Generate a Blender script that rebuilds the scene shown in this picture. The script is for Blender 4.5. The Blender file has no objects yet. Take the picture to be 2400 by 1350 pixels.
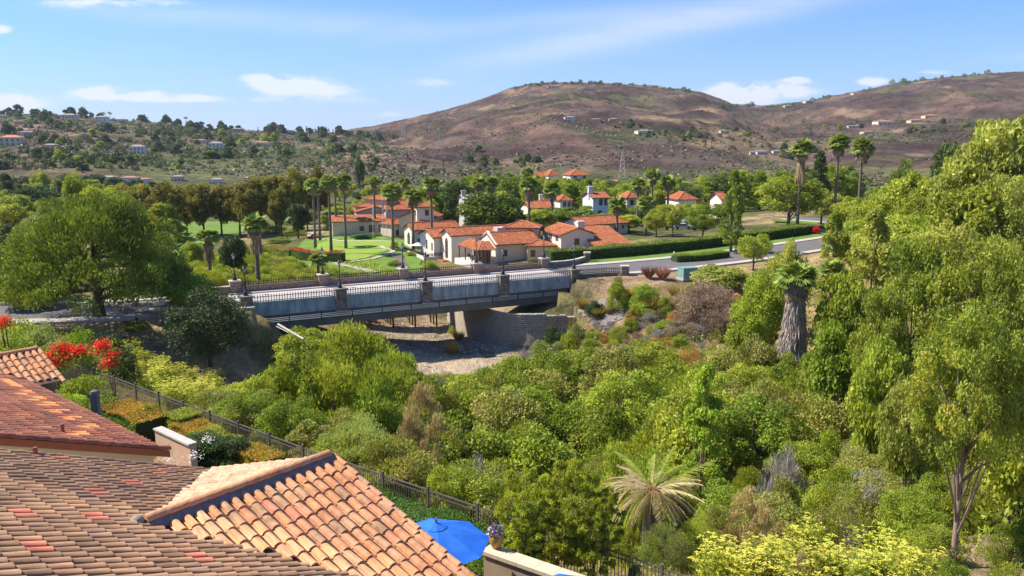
import bpy, math, random
import numpy as np
from mathutils import Vector, Matrix
R=math.radians
rnd=random.Random(7)
rg=np.random.RandomState(11)
sc=bpy.context.scene
C=sc.collection
# ------------------------------------------------------------------ camera, sky, sun, exposure
F=1884.0; PITCH=math.atan(345/F); CP,SP=math.cos(PITCH),math.sin(PITCH); CAMZ=20.0
cam=bpy.data.cameras.new('camera'); camo=bpy.data.objects.new('camera',cam); C.objects.link(camo)
camo.location=(0,0,CAMZ); camo.rotation_euler=(R(90)-PITCH,0,0)
cam.sensor_width=36; cam.lens=36*F/2400; cam.clip_start=0.3; cam.clip_end=20000
sc.camera=camo
SUN=Vector((-0.65,0.11,0.75)).normalized()      # towards the sun
sun=bpy.data.lights.new('sun','SUN'); sun.energy=4.6; sun.angle=R(0.5); sun.color=(1,0.94,0.83)
suno=bpy.data.objects.new('sun',sun); C.objects.link(suno)
suno.rotation_euler=SUN.to_track_quat('Z','Y').to_euler()
wd=bpy.data.worlds.new('World'); sc.world=wd; wd.use_nodes=True
def N(nt,typ,**kw):
    n=nt.nodes.new(typ)
    for k,v in kw.items():
        if k.startswith('i_'):
            n.inputs[k[2:].replace('_',' ')].default_value=v
        else: setattr(n,k,v)
    return n
def build_world():
    nt=wd.node_tree; nt.nodes.clear(); L=nt.links.new
    out=N(nt,'ShaderNodeOutputWorld'); bg=N(nt,'ShaderNodeBackground')
    sky=N(nt,'ShaderNodeTexSky',sky_type='NISHITA'); sky.sun_disc=False
    sky.sun_elevation=math.asin(SUN.z); sky.sun_rotation=math.atan2(SUN.x,SUN.y)
    sky.altitude=100; sky.air_density=1.0; sky.dust_density=0.3; sky.ozone_density=3.0
    bg.inputs['Strength'].default_value=0.08
    tc=N(nt,'ShaderNodeTexCoord'); sx=N(nt,'ShaderNodeSeparateXYZ'); L(tc.outputs['Generated'],sx.inputs[0])
    def M(op,a,b=None,c=None):
        n=N(nt,'ShaderNodeMath',operation=op)
        for i,q in enumerate((a,b,c)):
            if q is None: continue
            if isinstance(q,(int,float)): n.inputs[i].default_value=q
            else: L(q,n.inputs[i])
        return n.outputs[0]
    ysafe=M('MAXIMUM',M('ABSOLUTE',sx.outputs[1]),0.05)
    a=M('DIVIDE',sx.outputs[0],ysafe)            # tangent of azimuth
    hyp=M('SQRT',M('ADD',M('MULTIPLY',sx.outputs[0],sx.outputs[0]),M('MULTIPLY',sx.outputs[1],sx.outputs[1])))
    e=M('DIVIDE',sx.outputs[2],M('MAXIMUM',ysafe,0.05))   # tangent of elevation
    cb=N(nt,'ShaderNodeCombineXYZ'); L(a,cb.inputs[0]); L(e,cb.inputs[1])
    def noise(vec,scale,detail,rot=0,sc3=(1,1,1),rough=.55,dist=0):
        mp=N(nt,'ShaderNodeMapping'); mp.inputs['Rotation'].default_value=(0,0,rot); mp.inputs['Scale'].default_value=sc3
        L(vec,mp.inputs[0]); n=N(nt,'ShaderNodeTexNoise'); n.inputs['Scale'].default_value=scale
        n.inputs['Detail'].default_value=detail; n.inputs['Roughness'].default_value=rough; n.inputs['Distortion'].default_value=dist
        L(mp.outputs[0],n.inputs['Vector']); return n.outputs['Fac']
    # cumulus banks: gaussian patches broken by noise
    n1=noise(cb.outputs[0],14,10,0,(1,2.6,1),.62,.4)
    tot=None
    def blob(px,py,wx,wy,amp):
        A=(px-1200)/F*CP*1.0; ry=F*CP-(py-675)*SP; rz=-F*SP-(py-675)*CP; A=(px-1200)/ry; E=rz/ry
        dx=M('MULTIPLY',M('SUBTRACT',a,A),F/wx); dy=M('MULTIPLY',M('SUBTRACT',e,E),F/wy)
        g=M('EXPONENT',M('MULTIPLY',M('ADD',M('MULTIPLY',dx,dx),M('MULTIPLY',dy,dy)),-1.0))
        return M('MULTIPLY',g,amp)
    for b in ((680,196,95,20,1.0),(750,214,80,11,.8),(610,182,40,8,.5),(235,215,75,15,.8),(330,225,100,13,.75),(440,230,60,10,.6),(40,240,90,20,.9),
              (0,68,30,10,.6),(1760,208,75,20,1.0),(1860,214,90,14,.8),(1700,225,60,14,.7),(1870,188,30,7,.7),(2045,190,40,10,.7),(1700,240,120,10,.6),
              (250,8,160,14,.6),(2200,168,60,8,.35),(1000,195,80,14,.35),(900,268,60,8,.35),(700,235,200,10,.35)):
        g=blob(*b); tot=g if tot is None else M('ADD',tot,g)
    cum=M('MULTIPLY',tot,M('ADD',M('MULTIPLY',n1,4.6),-1.4))
    mr=N(nt,'ShaderNodeMapRange',interpolation_type='SMOOTHSTEP'); mr.inputs['From Min'].default_value=.12; mr.inputs['From Max'].default_value=.62
    mr.inputs['To Max'].default_value=.92
    L(cum,mr.inputs['Value'])
    # cirrus streaks
    n2=noise(cb.outputs[0],1.5,8,R(-14),(1,6.5,1),.62,.6)
    r2=N(nt,'ShaderNodeMapRange',interpolation_type='SMOOTHSTEP'); r2.inputs['From Min'].default_value=.5; r2.inputs['From Max'].default_value=.78; r2.inputs['To Max'].default_value=.28
    L(n2,r2.inputs['Value'])
    # the long cirrus band rising to the right
    A0,E0=(1180-1200)/F,.095
    def band(ax,ex,bx,eyy,w,amp):
        sl=(eyy-ex)/(bx-ax); d=M('SUBTRACT',e,M('ADD',M('MULTIPLY',M('SUBTRACT',a,ax),sl),ex))
        g=M('EXPONENT',M('MULTIPLY',M('MULTIPLY',d,d),-1/(w*w)))
        g2=M('EXPONENT',M('MULTIPLY',M('POWER',M('ABSOLUTE',M('MULTIPLY',M('SUBTRACT',a,(ax+bx)/2),1/(abs(bx-ax)*.62))),4),-1.0))
        return M('MULTIPLY',M('MULTIPLY',g,g2),amp)
    nb=noise(cb.outputs[0],3.5,8,R(-20),(1,7,1),.65,.3)
    bd=M('MULTIPLY',M('ADD',band(-.02,.098,.36,.165,.016,.55),M('ADD',band(-.02,.135,.5,.185,.012,.28),band(-.5,.155,-.1,.13,.014,.3))),M('MULTIPLY',nb,1.5))
    cl=M('MINIMUM',M('ADD',M('ADD',mr.outputs[0],r2.outputs[0]),bd),.9)
    # pale low band near the horizon
    hz=M('MULTIPLY',M('EXPONENT',M('MULTIPLY',M('MAXIMUM',e,0),-12)),.8)
    tint=N(nt,'ShaderNodeMix',data_type='RGBA',blend_type='MULTIPLY'); tint.inputs['Factor'].default_value=1
    L(sky.outputs[0],tint.inputs['A']); tint.inputs['B'].default_value=(0.54,0.84,1.38,1)
    m0=N(nt,'ShaderNodeMix',data_type='RGBA'); L(hz,m0.inputs['Factor']); L(tint.outputs['Result'],m0.inputs['A']); m0.inputs['B'].default_value=(4.1,5.0,6.6,1)
    m1=N(nt,'ShaderNodeMix',data_type='RGBA'); L(cl,m1.inputs['Factor']); L(m0.outputs['Result'],m1.inputs['A']); m1.inputs['B'].default_value=(6.5,6.8,7.4,1)
    L(m1.outputs['Result'],bg.inputs['Color']); L(bg.outputs[0],out.inputs['Surface'])
build_world()
sc.view_settings.view_transform='Standard'; sc.view_settings.look='None'; sc.view_settings.gamma=1
sc.view_settings.use_curve_mapping=False; sc.view_settings.exposure=0.84
sc.cycles.max_bounces=6; sc.cycles.diffuse_bounces=3; sc.cycles.transparent_max_bounces=6

# ------------------------------------------------------------------ helpers
def ray(px,py): return ((px-1200), F*CP-(py-675)*SP, -F*SP-(py-675)*CP)
def W(px,py,z):
    r=ray(px,py); t=(z-CAMZ)/r[2]; return Vector((r[0]*t,r[1]*t,z))
def WY(px,py,Y):
    r=ray(px,py); t=Y/r[1]; return Vector((r[0]*t,Y,CAMZ+r[2]*t))
def proj(p):
    d=p[1]*CP+(CAMZ-p[2])*SP; u=p[1]*SP+(p[2]-CAMZ)*CP
    return (1200+F*p[0]/d, 675-F*u/d, d)
def ss(a,b,x): 
    t=np.clip((np.asarray(x,float)-a)/(b-a),0,1); return t*t*(3-2*t)
def tag(o,label=None,cat=None,group=None,kind=None):
    if label: o['label']=label
    if cat: o['category']=cat
    if group: o['group']=group
    if kind: o['kind']=kind
    return o
def thing(name,label,cat,loc=(0,0,0),rz=0,group=None):
    o=bpy.data.objects.new(name,None); C.objects.link(o); o.location=loc; o.rotation_euler=(0,0,rz); o.empty_display_size=.5
    return tag(o,label,cat,group)
def link(name,me,parent=None,loc=None,rot=None,scl=None):
    o=bpy.data.objects.new(name,me); C.objects.link(o)
    if parent is not None: o.parent=parent
    if loc is not None: o.location=loc
    if rot is not None: o.rotation_euler=rot
    if scl is not None: o.scale=scl
    return o
def copy_tree(o,loc,rz=None,scl=None):
    r=o.copy(); C.objects.link(r); r.location=loc
    if rz is not None: r.rotation_euler=(0,0,rz)
    if scl is not None: r.scale=scl
    for ch in o.children:
        c=ch.copy(); C.objects.link(c); c.parent=r
        for g in ch.children:
            d=g.copy(); C.objects.link(d); d.parent=c
    return r
class MB:
    def __init__(s): s.v=[]; s.f=[]; s.mi=[]; s.uv=[]
    def add(s,vs,fs,mi=0,uvs=None):
        b=len(s.v); s.v+= [tuple(v) for v in vs]
        for k,f in enumerate(fs):
            s.f.append(tuple(b+i for i in f)); s.mi.append(mi); s.uv.append(uvs[k] if uvs else None)
    def box(s,x0,x1,y0,y1,z0,z1,mi=0,M=None):
        v=[Vector((x,y,z)) for z in (z0,z1) for y in (y0,y1) for x in (x0,x1)]
        if M is not None: v=[M@q for q in v]
        s.add(v,[(0,2,3,1),(4,5,7,6),(0,1,5,4),(2,6,7,3),(0,4,6,2),(1,3,7,5)],mi)
    def poly(s,pts,mi=0,uv=None): s.add(pts,[tuple(range(len(pts)))],mi,[uv] if uv else None)
    def tube(s,pts,rad,n=6,mi=0,cap=True):
        pts=[Vector(p) for p in pts]
        if not isinstance(rad,(list,tuple)): rad=[rad]*len(pts)
        rings=[]
        for i,p in enumerate(pts):
            d=(pts[min(i+1,len(pts)-1)]-pts[max(i-1,0)])
            if d.length<1e-6: d=Vector((0,0,1))
            d.normalize(); a=d.orthogonal() if abs(d.z)<.98 else Vector((1,0,0)); a=(a-d*a.dot(d)).normalized(); b=d.cross(a)
            rings.append([p+(a*math.cos(2*math.pi*k/n)+b*math.sin(2*math.pi*k/n))*rad[i] for k in range(n)])
        vs=[q for r_ in rings for q in r_]; fs=[]
        for i in range(len(pts)-1):
            for k in range(n): fs.append((i*n+k,i*n+(k+1)%n,(i+1)*n+(k+1)%n,(i+1)*n+k))
        if cap: fs.append(tuple(range(n-1,-1,-1))); fs.append(tuple((len(pts)-1)*n+k for k in range(n)))
        s.add(vs,fs,mi)
    def lathe(s,prof,n=10,c=(0,0,0),mi=0):
        vs=[];fs=[]
        for r_,z in prof:
            for k in range(n): vs.append((c[0]+r_*math.cos(2*math.pi*k/n),c[1]+r_*math.sin(2*math.pi*k/n),c[2]+z))
        for i in range(len(prof)-1):
            for k in range(n): fs.append((i*n+k,i*n+(k+1)%n,(i+1)*n+(k+1)%n,(i+1)*n+k))
        fs.append(tuple(range(n-1,-1,-1))); fs.append(tuple((len(prof)-1)*n+k for k in range(n)))
        s.add(vs,fs,mi)
    def mesh(s,name,mats,smooth=False):
        me=bpy.data.meshes.new(name); me.from_pydata(s.v,[],s.f)
        for m in (mats if isinstance(mats,(list,tuple)) else [mats]): me.materials.append(m)
        me.polygons.foreach_set('material_index',s.mi)
        if any(u is not None for u in s.uv):
            ul=me.uv_layers.new(name='UVMap'); i=0
            for p,u in zip(me.polygons,s.uv):
                for k in range(p.loop_total): ul.data[p.loop_start+k].uv=(u[k] if u else (0,0))
        if smooth: me.polygons.foreach_set('use_smooth',[True]*len(me.polygons))
        me.update(); return me
    def build(s,name,mats,parent=None,smooth=False,**kw): return link(name,s.mesh(name,mats,smooth),parent,**kw)

def quadmesh(name,Q,rndv,mats,mi=None):
    """Q (n,4,3) leaf cards, rndv (n,) per-leaf value"""
    n=len(Q); me=bpy.data.meshes.new(name)
    me.vertices.add(4*n); me.vertices.foreach_set('co',np.asarray(Q,np.float32).ravel())
    me.loops.add(4*n); me.loops.foreach_set('vertex_index',np.arange(4*n,dtype=np.int32))
    me.polygons.add(n); me.polygons.foreach_set('loop_start',np.arange(0,4*n,4,dtype=np.int32)); me.polygons.foreach_set('loop_total',np.full(n,4,np.int32))
    for m in (mats if isinstance(mats,(list,tuple)) else [mats]): me.materials.append(m)
    if mi is not None: me.polygons.foreach_set('material_index',np.asarray(mi,np.int32))
    a=me.attributes.new('rnd','FLOAT','FACE'); a.data.foreach_set('value',np.asarray(rndv,np.float32))
    me.update(); me.validate(); return me
def nrm(a): return a/np.maximum(np.linalg.norm(a,axis=-1,keepdims=True),1e-9)
def cards(c,d,n_,Lg,Wd):
    d=nrm(d); s=nrm(np.cross(d,n_)); Lg=np.asarray(Lg)[:,None]; Wd=np.asarray(Wd)[:,None]
    return np.stack([c-d*Lg*.5,c+s*Wd*.5+d*Lg*.05,c+d*Lg*.5,c-s*Wd*.5+d*Lg*.05],1)

# ---- value noise in numpy
def _h(ix,iy,s):
    v=np.sin(ix*127.1+iy*311.7+s*74.7)*43758.5453; return v-np.floor(v)
def vn(x,y,s=0):
    ix=np.floor(x);iy=np.floor(y);fx=x-ix;fy=y-iy;fx=fx*fx*(3-2*fx);fy=fy*fy*(3-2*fy)
    a=_h(ix,iy,s);b=_h(ix+1,iy,s);c=_h(ix,iy+1,s);d=_h(ix+1,iy+1,s)
    return (a*(1-fx)+b*fx)*(1-fy)+(c*(1-fx)+d*fx)*fy
def fbm(x,y,s=0,o=4):
    t=0;am=.5
    for k in range(o):
        t=t+am*vn(x,y,s+k*13); x=x*2.03+5.1;y=y*2.03-3.7;am*=.5
    return t/(1-.5**o)
def ridged(x,y,s=0,o=4):
    t=0;am=.5
    for k in range(o):
        t=t+am*(1-np.abs(2*vn(x,y,s+k*17)-1)); x=x*2.1+3.1;y=y*2.1-1.7;am*=.5
    return t/(1-.5**o)

# ------------------------------------------------------------------ materials
def newmat(name):
    m=bpy.data.materials.new(name); m.use_nodes=True; nt=m.node_tree; nt.nodes.clear()
    out=N(nt,'ShaderNodeOutputMaterial'); return m,nt,out
def noise_fac(nt,scale,detail=4,coord='Object',rough=.6,stretch=None):
    tc=N(nt,'ShaderNodeTexCoord'); n=N(nt,'ShaderNodeTexNoise'); n.inputs['Scale'].default_value=scale; n.inputs['Detail'].default_value=detail; n.inputs['Roughness'].default_value=rough
    if stretch:
        mp=N(nt,'ShaderNodeMapping'); mp.inputs['Scale'].default_value=stretch; nt.links.new(tc.outputs[coord],mp.inputs[0]); nt.links.new(mp.outputs[0],n.inputs['Vector'])
    else: nt.links.new(tc.outputs[coord],n.inputs['Vector'])
    return n.outputs['Fac']
def ramp(nt,fac,stops,interp='LINEAR'):
    r=N(nt,'ShaderNodeValToRGB'); r.color_ramp.interpolation=interp; nt.links.new(fac,r.inputs[0]); el=r.color_ramp.elements
    el[0].position=stops[0][0]; el[0].color=(*stops[0][1],1); el[1].position=stops[-1][0]; el[1].color=(*stops[-1][1],1)
    for p,c in stops[1:-1]: e=el.new(p); e.color=(*c,1)
    return r.outputs[0]
def mix(nt,fac,a,b,blend='MIX'):
    m=N(nt,'ShaderNodeMix',data_type='RGBA',blend_type=blend)
    if isinstance(fac,(int,float)): m.inputs['Factor'].default_value=fac
    else: nt.links.new(fac,m.inputs['Factor'])
    for k,q in (('A',a),('B',b)):
        if isinstance(q,tuple): m.inputs[k].default_value=(*q[:3],1)
        else: nt.links.new(q,m.inputs[k])
    return m.outputs['Result']
def objvar(nt,col,v=.2,h=.02,sat=.1):
    oi=N(nt,'ShaderNodeObjectInfo'); hs=N(nt,'ShaderNodeHueSaturation')
    a=N(nt,'ShaderNodeMapRange'); a.inputs['To Min'].default_value=1-v; a.inputs['To Max'].default_value=1+v; nt.links.new(oi.outputs['Random'],a.inputs[0]); nt.links.new(a.outputs[0],hs.inputs['Value'])
    w=N(nt,'ShaderNodeTexWhiteNoise',noise_dimensions='1D'); nt.links.new(oi.outputs['Random'],w.inputs['W'])
    b=N(nt,'ShaderNodeMapRange'); b.inputs['To Min'].default_value=.5-h; b.inputs['To Max'].default_value=.5+h; nt.links.new(w.outputs[0],b.inputs[0]); nt.links.new(b.outputs[0],hs.inputs['Hue'])
    nt.links.new(col,hs.inputs['Color']); return hs.outputs[0]
def mat(name,c1,c2=None,scale=3,detail=4,rough=.85,bump=0,bscale=None,var=0,hue=0,metal=0,coord='Object',stretch=None,spec=.3,stops=None,alpha=None):
    m,nt,out=newmat(name); p=N(nt,'ShaderNodeBsdfPrincipled'); p.inputs['Roughness'].default_value=rough; p.inputs['Metallic'].default_value=metal
    p.inputs['Specular IOR Level'].default_value=spec
    c2=c2 or tuple(x*.8 for x in c1)
    f=noise_fac(nt,scale,detail,coord,stretch=stretch)
    col=ramp(nt,f,stops or [(.3,c1),(.7,c2)])
    if var or hue: col=objvar(nt,col,var,hue)
    nt.links.new(col,p.inputs['Base Color'])
    if bump:
        b=N(nt,'ShaderNodeBump'); b.inputs['Strength'].default_value=bump; b.inputs['Distance'].default_value=.05
        nt.links.new(noise_fac(nt,bscale or scale*4,6,coord,stretch=stretch),b.inputs['Height']); nt.links.new(b.outputs[0],p.inputs['Normal'])
    nt.links.new(p.outputs[0],out.inputs[0]); return m
def leafmat(name,dark,lit,accent=None,acc=.0,trans=.35,var=.2,hue=.009,patch=.5):
    m,nt,out=newmat(name); L=nt.links.new
    at=N(nt,'ShaderNodeAttribute',attribute_name='rnd')
    stops=[(0,dark),(1,lit)] if not acc else [(0,dark),(1-acc-.12,lit),(1-acc,accent),(1,accent)]
    col=ramp(nt,at.outputs['Fac'],stops)
    pf=noise_fac(nt,patch,3)
    mr=N(nt,'ShaderNodeMapRange'); mr.inputs['From Min'].default_value=.35; mr.inputs['From Max'].default_value=.65; mr.inputs['To Min'].default_value=.88; mr.inputs['To Max'].default_value=1.42; L(pf,mr.inputs[0])
    mu=N(nt,'ShaderNodeVectorMath',operation='SCALE'); L(col,mu.inputs[0]); L(mr.outputs[0],mu.inputs['Scale'])
    col=objvar(nt,mu.outputs[0],var,hue)
    p=N(nt,'ShaderNodeBsdfPrincipled'); p.inputs['Roughness'].default_value=.55; p.inputs['Specular IOR Level'].default_value=.25; L(col,p.inputs['Base Color'])
    tr=N(nt,'ShaderNodeBsdfTranslucent'); tc=mix(nt,1.0,col,(1.35,1.25,.6),'MULTIPLY'); L(tc,tr.inputs['Color'])
    ms=N(nt,'ShaderNodeMixShader'); ms.inputs[0].default_value=trans; L(p.outputs[0],ms.inputs[1]); L(tr.outputs[0],ms.inputs[2]); L(ms.outputs[0],out.inputs[0])
    return m
G={}
G['willow']=leafmat('leaf_willow',(.12,.17,.018),(.40,.44,.045),(.45,.46,.10),.06)
G['shrub']=leafmat('leaf_shrub',(.08,.125,.014),(.30,.38,.035),(.36,.30,.08),.06)
G['scrub']=leafmat('leaf_scrub',(.14,.16,.03),(.36,.38,.075),(.40,.31,.17),.16)
G['greylight']=leafmat('leaf_greylight',(.20,.25,.07),(.42,.49,.14),None,0,trans=.4)
G['olive']=leafmat('leaf_olive',(.15,.19,.05),(.31,.37,.11),None,0)
G['pine']=leafmat('leaf_pine',(.055,.085,.014),(.21,.28,.035),(.27,.31,.05),.10,trans=.25)
G['dark']=leafmat('leaf_dark',(.03,.055,.016),(.09,.13,.028),None,0,trans=.2)
G['euca']=leafmat('leaf_euca',(.085,.12,.018),(.34,.40,.045),(.50,.32,.05),.05)
G['screen']=leafmat('leaf_screen',(.17,.22,.025),(.50,.54,.07),None,0,trans=.45)
G['eucapale']=leafmat('leaf_eucapale',(.17,.20,.03),(.40,.42,.07),(.50,.47,.14),.1)
G['row']=leafmat('leaf_row',(.08,.085,.018),(.26,.24,.035),(.34,.22,.04),.14)
G['bright']=leafmat('leaf_bright',(.18,.25,.025),(.41,.48,.05),None,0)
G['lime']=leafmat('leaf_lime',(.28,.38,.03),(.46,.56,.05),None,0)
G['conifer']=leafmat('leaf_conifer',(.04,.07,.02),(.12,.18,.035),None,0,trans=.15)
G['hill']=leafmat('leaf_hill',(.05,.07,.025),(.13,.17,.045),(.22,.2,.07),.1,trans=.2,var=.3)
G['fennel']=leafmat('leaf_fennel',(.18,.24,.03),(.42,.44,.05),None,0)
G['umbel']=leafmat('umbel_yellow',(.45,.44,.05),(.70,.66,.10),None,0,trans=.25,var=.1)
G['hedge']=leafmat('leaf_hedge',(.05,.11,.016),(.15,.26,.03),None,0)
G['orangehedge']=leafmat('leaf_orangehedge',(.14,.22,.025),(.34,.30,.035),(.48,.20,.04),.35)
G['yellowhedge']=leafmat('leaf_yellowhedge',(.10,.20,.03),(.36,.40,.05),(.45,.30,.05),.15)
G['redflower']=leafmat('petal_red',(.60,.03,.015),(.85,.08,.03),None,0,trans=.3,var=.08,hue=.01)
G['orangeflower']=leafmat('petal_orange',(.50,.10,.03),(.75,.16,.04),(.3,.3,.05),.15,trans=.3,var=.08,hue=.01)
G['drygrass']=leafmat('grass_dry',(.34,.24,.10),(.55,.42,.18),(.3,.33,.08),.15,trans=.3)
G['drybrush']=leafmat('brush_dry',(.13,.085,.055),(.30,.21,.15),(.30,.26,.08),.08,trans=.15)
G['redgrass']=leafmat('grass_red',(.16,.06,.035),(.36,.17,.10),(.5,.36,.3),.1,trans=.2)
G['rustgrass']=leafmat('grass_rust',(.35,.15,.04),(.50,.28,.08),(.3,.35,.06),.3,trans=.25)
G['tanbush']=leafmat('leaf_tanbush',(.28,.2,.09),(.52,.4,.2),(.3,.3,.08),.15,trans=.25)
G['greytwig']=leafmat('twig_grey',(.22,.18,.17),(.42,.38,.36),None,0,trans=.05)
G['palm']=leafmat('frond_green',(.08,.14,.025),(.30,.38,.06),(.42,.38,.1),.08,trans=.25,hue=.01)
G['palmdead']=leafmat('frond_dead',(.13,.09,.05),(.32,.23,.13),(.5,.33,.15),.1,trans=.1,hue=.01)
G['skirt']=leafmat('skirt_grey',(.12,.10,.085),(.38,.33,.28),(.3,.2,.12),.15,trans=.05,hue=.01)
G['frondtan']=leafmat('frond_tan',(.32,.23,.12),(.58,.45,.26),(.34,.34,.08),.2,trans=.2,hue=.01)
G['grass']=leafmat('grass_green',(.09,.19,.02),(.2,.34,.04),None,0)
bark=mat('bark',(.16,.12,.09),(.08,.06,.045),6,5,.95,.5,20,.15,stretch=(1,1,.25))
barkp=mat('bark_pale',(.34,.25,.18),(.18,.12,.08),4,5,.9,.4,14,.12,stretch=(1,1,.3))
palmbark=mat('bark_palm',(.22,.18,.14),(.12,.095,.07),5,4,.95,.6,10,.15,stretch=(.4,.4,6))
# ------------------------------------------------------------------ frames
BD=Vector((.894,.448,0)).normalized(); BN=Vector((-BD.y,BD.x,0))      # along / across the bridge
BYAW=math.atan2(BD.y,BD.x); P0=Vector((-32.7,97,0)); BL=46.9; BW=9.3
def BP(f,t=0,z=0): return P0+BD*(f*BL)+BN*t+Vector((0,0,z))
HV=Vector((.647,.763,0)).normalized(); HU=Vector((-HV.y,HV.x,0))      # house frame: V down the main slope, U to the left
roadL=[BP(-.015,BW/2),Vector((-38.5,98.6,0)),Vector((-47,95.2,0)),Vector((-56,93.3,0)),Vector((-66,93.2,0)),Vector((-80,95,0)),Vector((-110,104,0)),Vector((-160,120,0))]
roadR=[BP(1.0,BW/2),Vector((13.5,125.3,0)),Vector((22,129.4,0)),Vector((31,134.6,0)),Vector((41,141.5,0)),Vector((52,150.4,0)),Vector((63,159.5,0)),Vector((72,167.5,0)),Vector((79,175,0)),Vector((84,185,0)),Vector((83,200,0)),Vector((74,212,0))]
fence_pts=[Vector(p) for p in ((-31,49.5,5.6),(-22,42.5,5.9),(-15.3,37.2,5.9),(-8.7,32,5.9),(-5,29.3,5.9),(-.5,26,5.9),(3.1,23.5,5.9),(5.4,21.9,5.8),(9,19.6,5.6),(13,17.2,5.4))]
# ------------------------------------------------------------------ terrain
cp=[(0,0,7),(-15,5,7),(12,5,7),(-20,20,7),(-8,22,7),(-5,27,6.3),(-15,30,6.6),(-25,34,6.6),(-35,40,6.3),(-30,55,3.5),(2,21,6.6),(20,5,6.5),(-45,45,5.8),(-60,30,6),(-50,0,7),(40,0,7),
 (0,29,4.2),(-5,33,4.2),(-10,37,4),(-17,43,3.6),(5,27,4.4),(9,24,4.8),(-1,36,.5),(-8,43,.5),(-16,50,.4),(-25,58,.5),(6,33,1),(0,45,-4),(-8,53,-4),(-18,62,-4),(0,55,-6.5),(10,50,-5),
 (16.6,26,5.2),(12,31,2.5),(22,34,2.5),(30,25,5),(45,25,6.5),(20,45,-3),(30,42,0),(42,45,2),(55,35,6),(12,62,-7),(22,66,-6),(-10,70,-8),(-5,90,-8.5),(-9,105,-8.8),(-8,118,-8.8),(-20,75,-7),(-30,70,-3),(-38,62,1),
 (5,95,-8),(15,90,-6.5),(32,80,-4.5),(50,72,-.5),(68,72,4),(85,62,9),(100,85,12),(30,60,-2.5),(60,55,4),(80,40,9),(25,96,-4),(40,95,-1.5),(55,100,0),(60,120,0),(85,110,7),(75,88,5),
 (12.5,109.5,-2.6),(11,104.5,-5.5),(16.5,109,-1.3),(17,115,-.4),(22,104,-2.2),(24,116,-.2),(35,118,-.3),(45,128,-.1),(5.5,115.5,-4),(9.5,114.5,-3.4),(-1,108,-8.4),(3,105,-7.5),(-16,104,-8.5),(-26,98,-7),(-31,97,-4.5),(-34,90,-2.2),(-40.8,88,-1),(-36,83,-3.5),(-30,85,-5),(-26,88,-6.5),(-46,84,-.4),(-44,76,.3),(-60,80,1),(-55,65,2.5),(-75,60,4),(-100,60,5),(-80,85,1),
 (-33,106,-3),(-38,112,-1.5),(-30,125,-5),(-15,130,-7.5),(-45,130,-4),(-62,120,-2),(-50,160,-5.5),(-35,175,-5),(-35,190,-5),(-22,172,-5.5),(-45,182,-5.2),(-20,160,-7),(-6,150,-7),(0,135,-6.5),(-14,145,-7.5),(-4,161,-4.5),(6,165,-4),(9,152,-3),(16,148,-1.4),(22,150,-.8),(-14,176,-5),(-24,186,-5),(0,180,-4),(20,175,-2),
 (14,133,-.3),(27,141,0),(42,153,0),(60,168,0),(40,170,-.6),(25,190,-2),(40,200,-2),(70,190,0),(100,225,1),(0,215,-3.5),(-35,210,-4.5),(-60,215,-6),(-100,200,-7),(-100,150,-3),(-80,250,-8),(0,260,-5),(80,260,-2),(130,250,5),(-70,165,-6),(-70,135,-3),
 (100,150,8),(98,175,3),(120,170,10),(150,150,18),(120,125,14),(150,80,18),(100,130,9),(150,200,12),(150,30,12),(-100,95,0),(-150,105,2),(-150,60,6),(-150,0,8),(-150,170,-4),(-120,260,-9),(150,260,5),(0,-60,8),(100,-60,10),(-100,-60,8),(0,320,-7),(-120,330,-10),(140,330,0),(-200,300,-10),(230,300,8),(230,150,22),(230,0,20),(-230,150,-4),(-230,0,5),(0,380,-9),(-230,380,-12),(230,380,5)]
cpa=np.array(cp,float)
def _tps_fit(P,lam=.6):
    n=len(P); xy=P[:,:2]/50; d=np.sqrt(((xy[:,None]-xy[None])**2).sum(-1)); K=np.where(d>0,d*d*np.log(np.maximum(d,1e-9)),0)+lam*.001*np.eye(n)
    A=np.zeros((n+3,n+3)); A[:n,:n]=K; A[:n,n]=1; A[:n,n+1:]=xy; A[n,:n]=1; A[n+1:,:n]=xy.T
    return np.linalg.solve(A,np.r_[P[:,2],0,0,0])
_tw=_tps_fit(cpa)
def tps(x,y):
    x=np.asarray(x,float).ravel()/50; y=np.asarray(y,float).ravel()/50; o=np.full(x.shape,_tw[-3])+_tw[-2]*x+_tw[-1]*y
    for i,(cx,cy,_) in enumerate(cpa):
        d2=(x-cx/50)**2+(y-cy/50)**2; o+=_tw[i]*.5*d2*np.log(np.maximum(d2,1e-12))
    return o
def pldist(x,y,pl):
    best=np.full(x.shape,1e9)
    for a,b in zip(pl[:-1],pl[1:]):
        dx,dy=b.x-a.x,b.y-a.y; t=np.clip(((x-a.x)*dx+(y-a.y)*dy)/(dx*dx+dy*dy),0,1)
        best=np.minimum(best,np.hypot(x-a.x-t*dx,y-a.y-t*dy))
    return best
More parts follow.
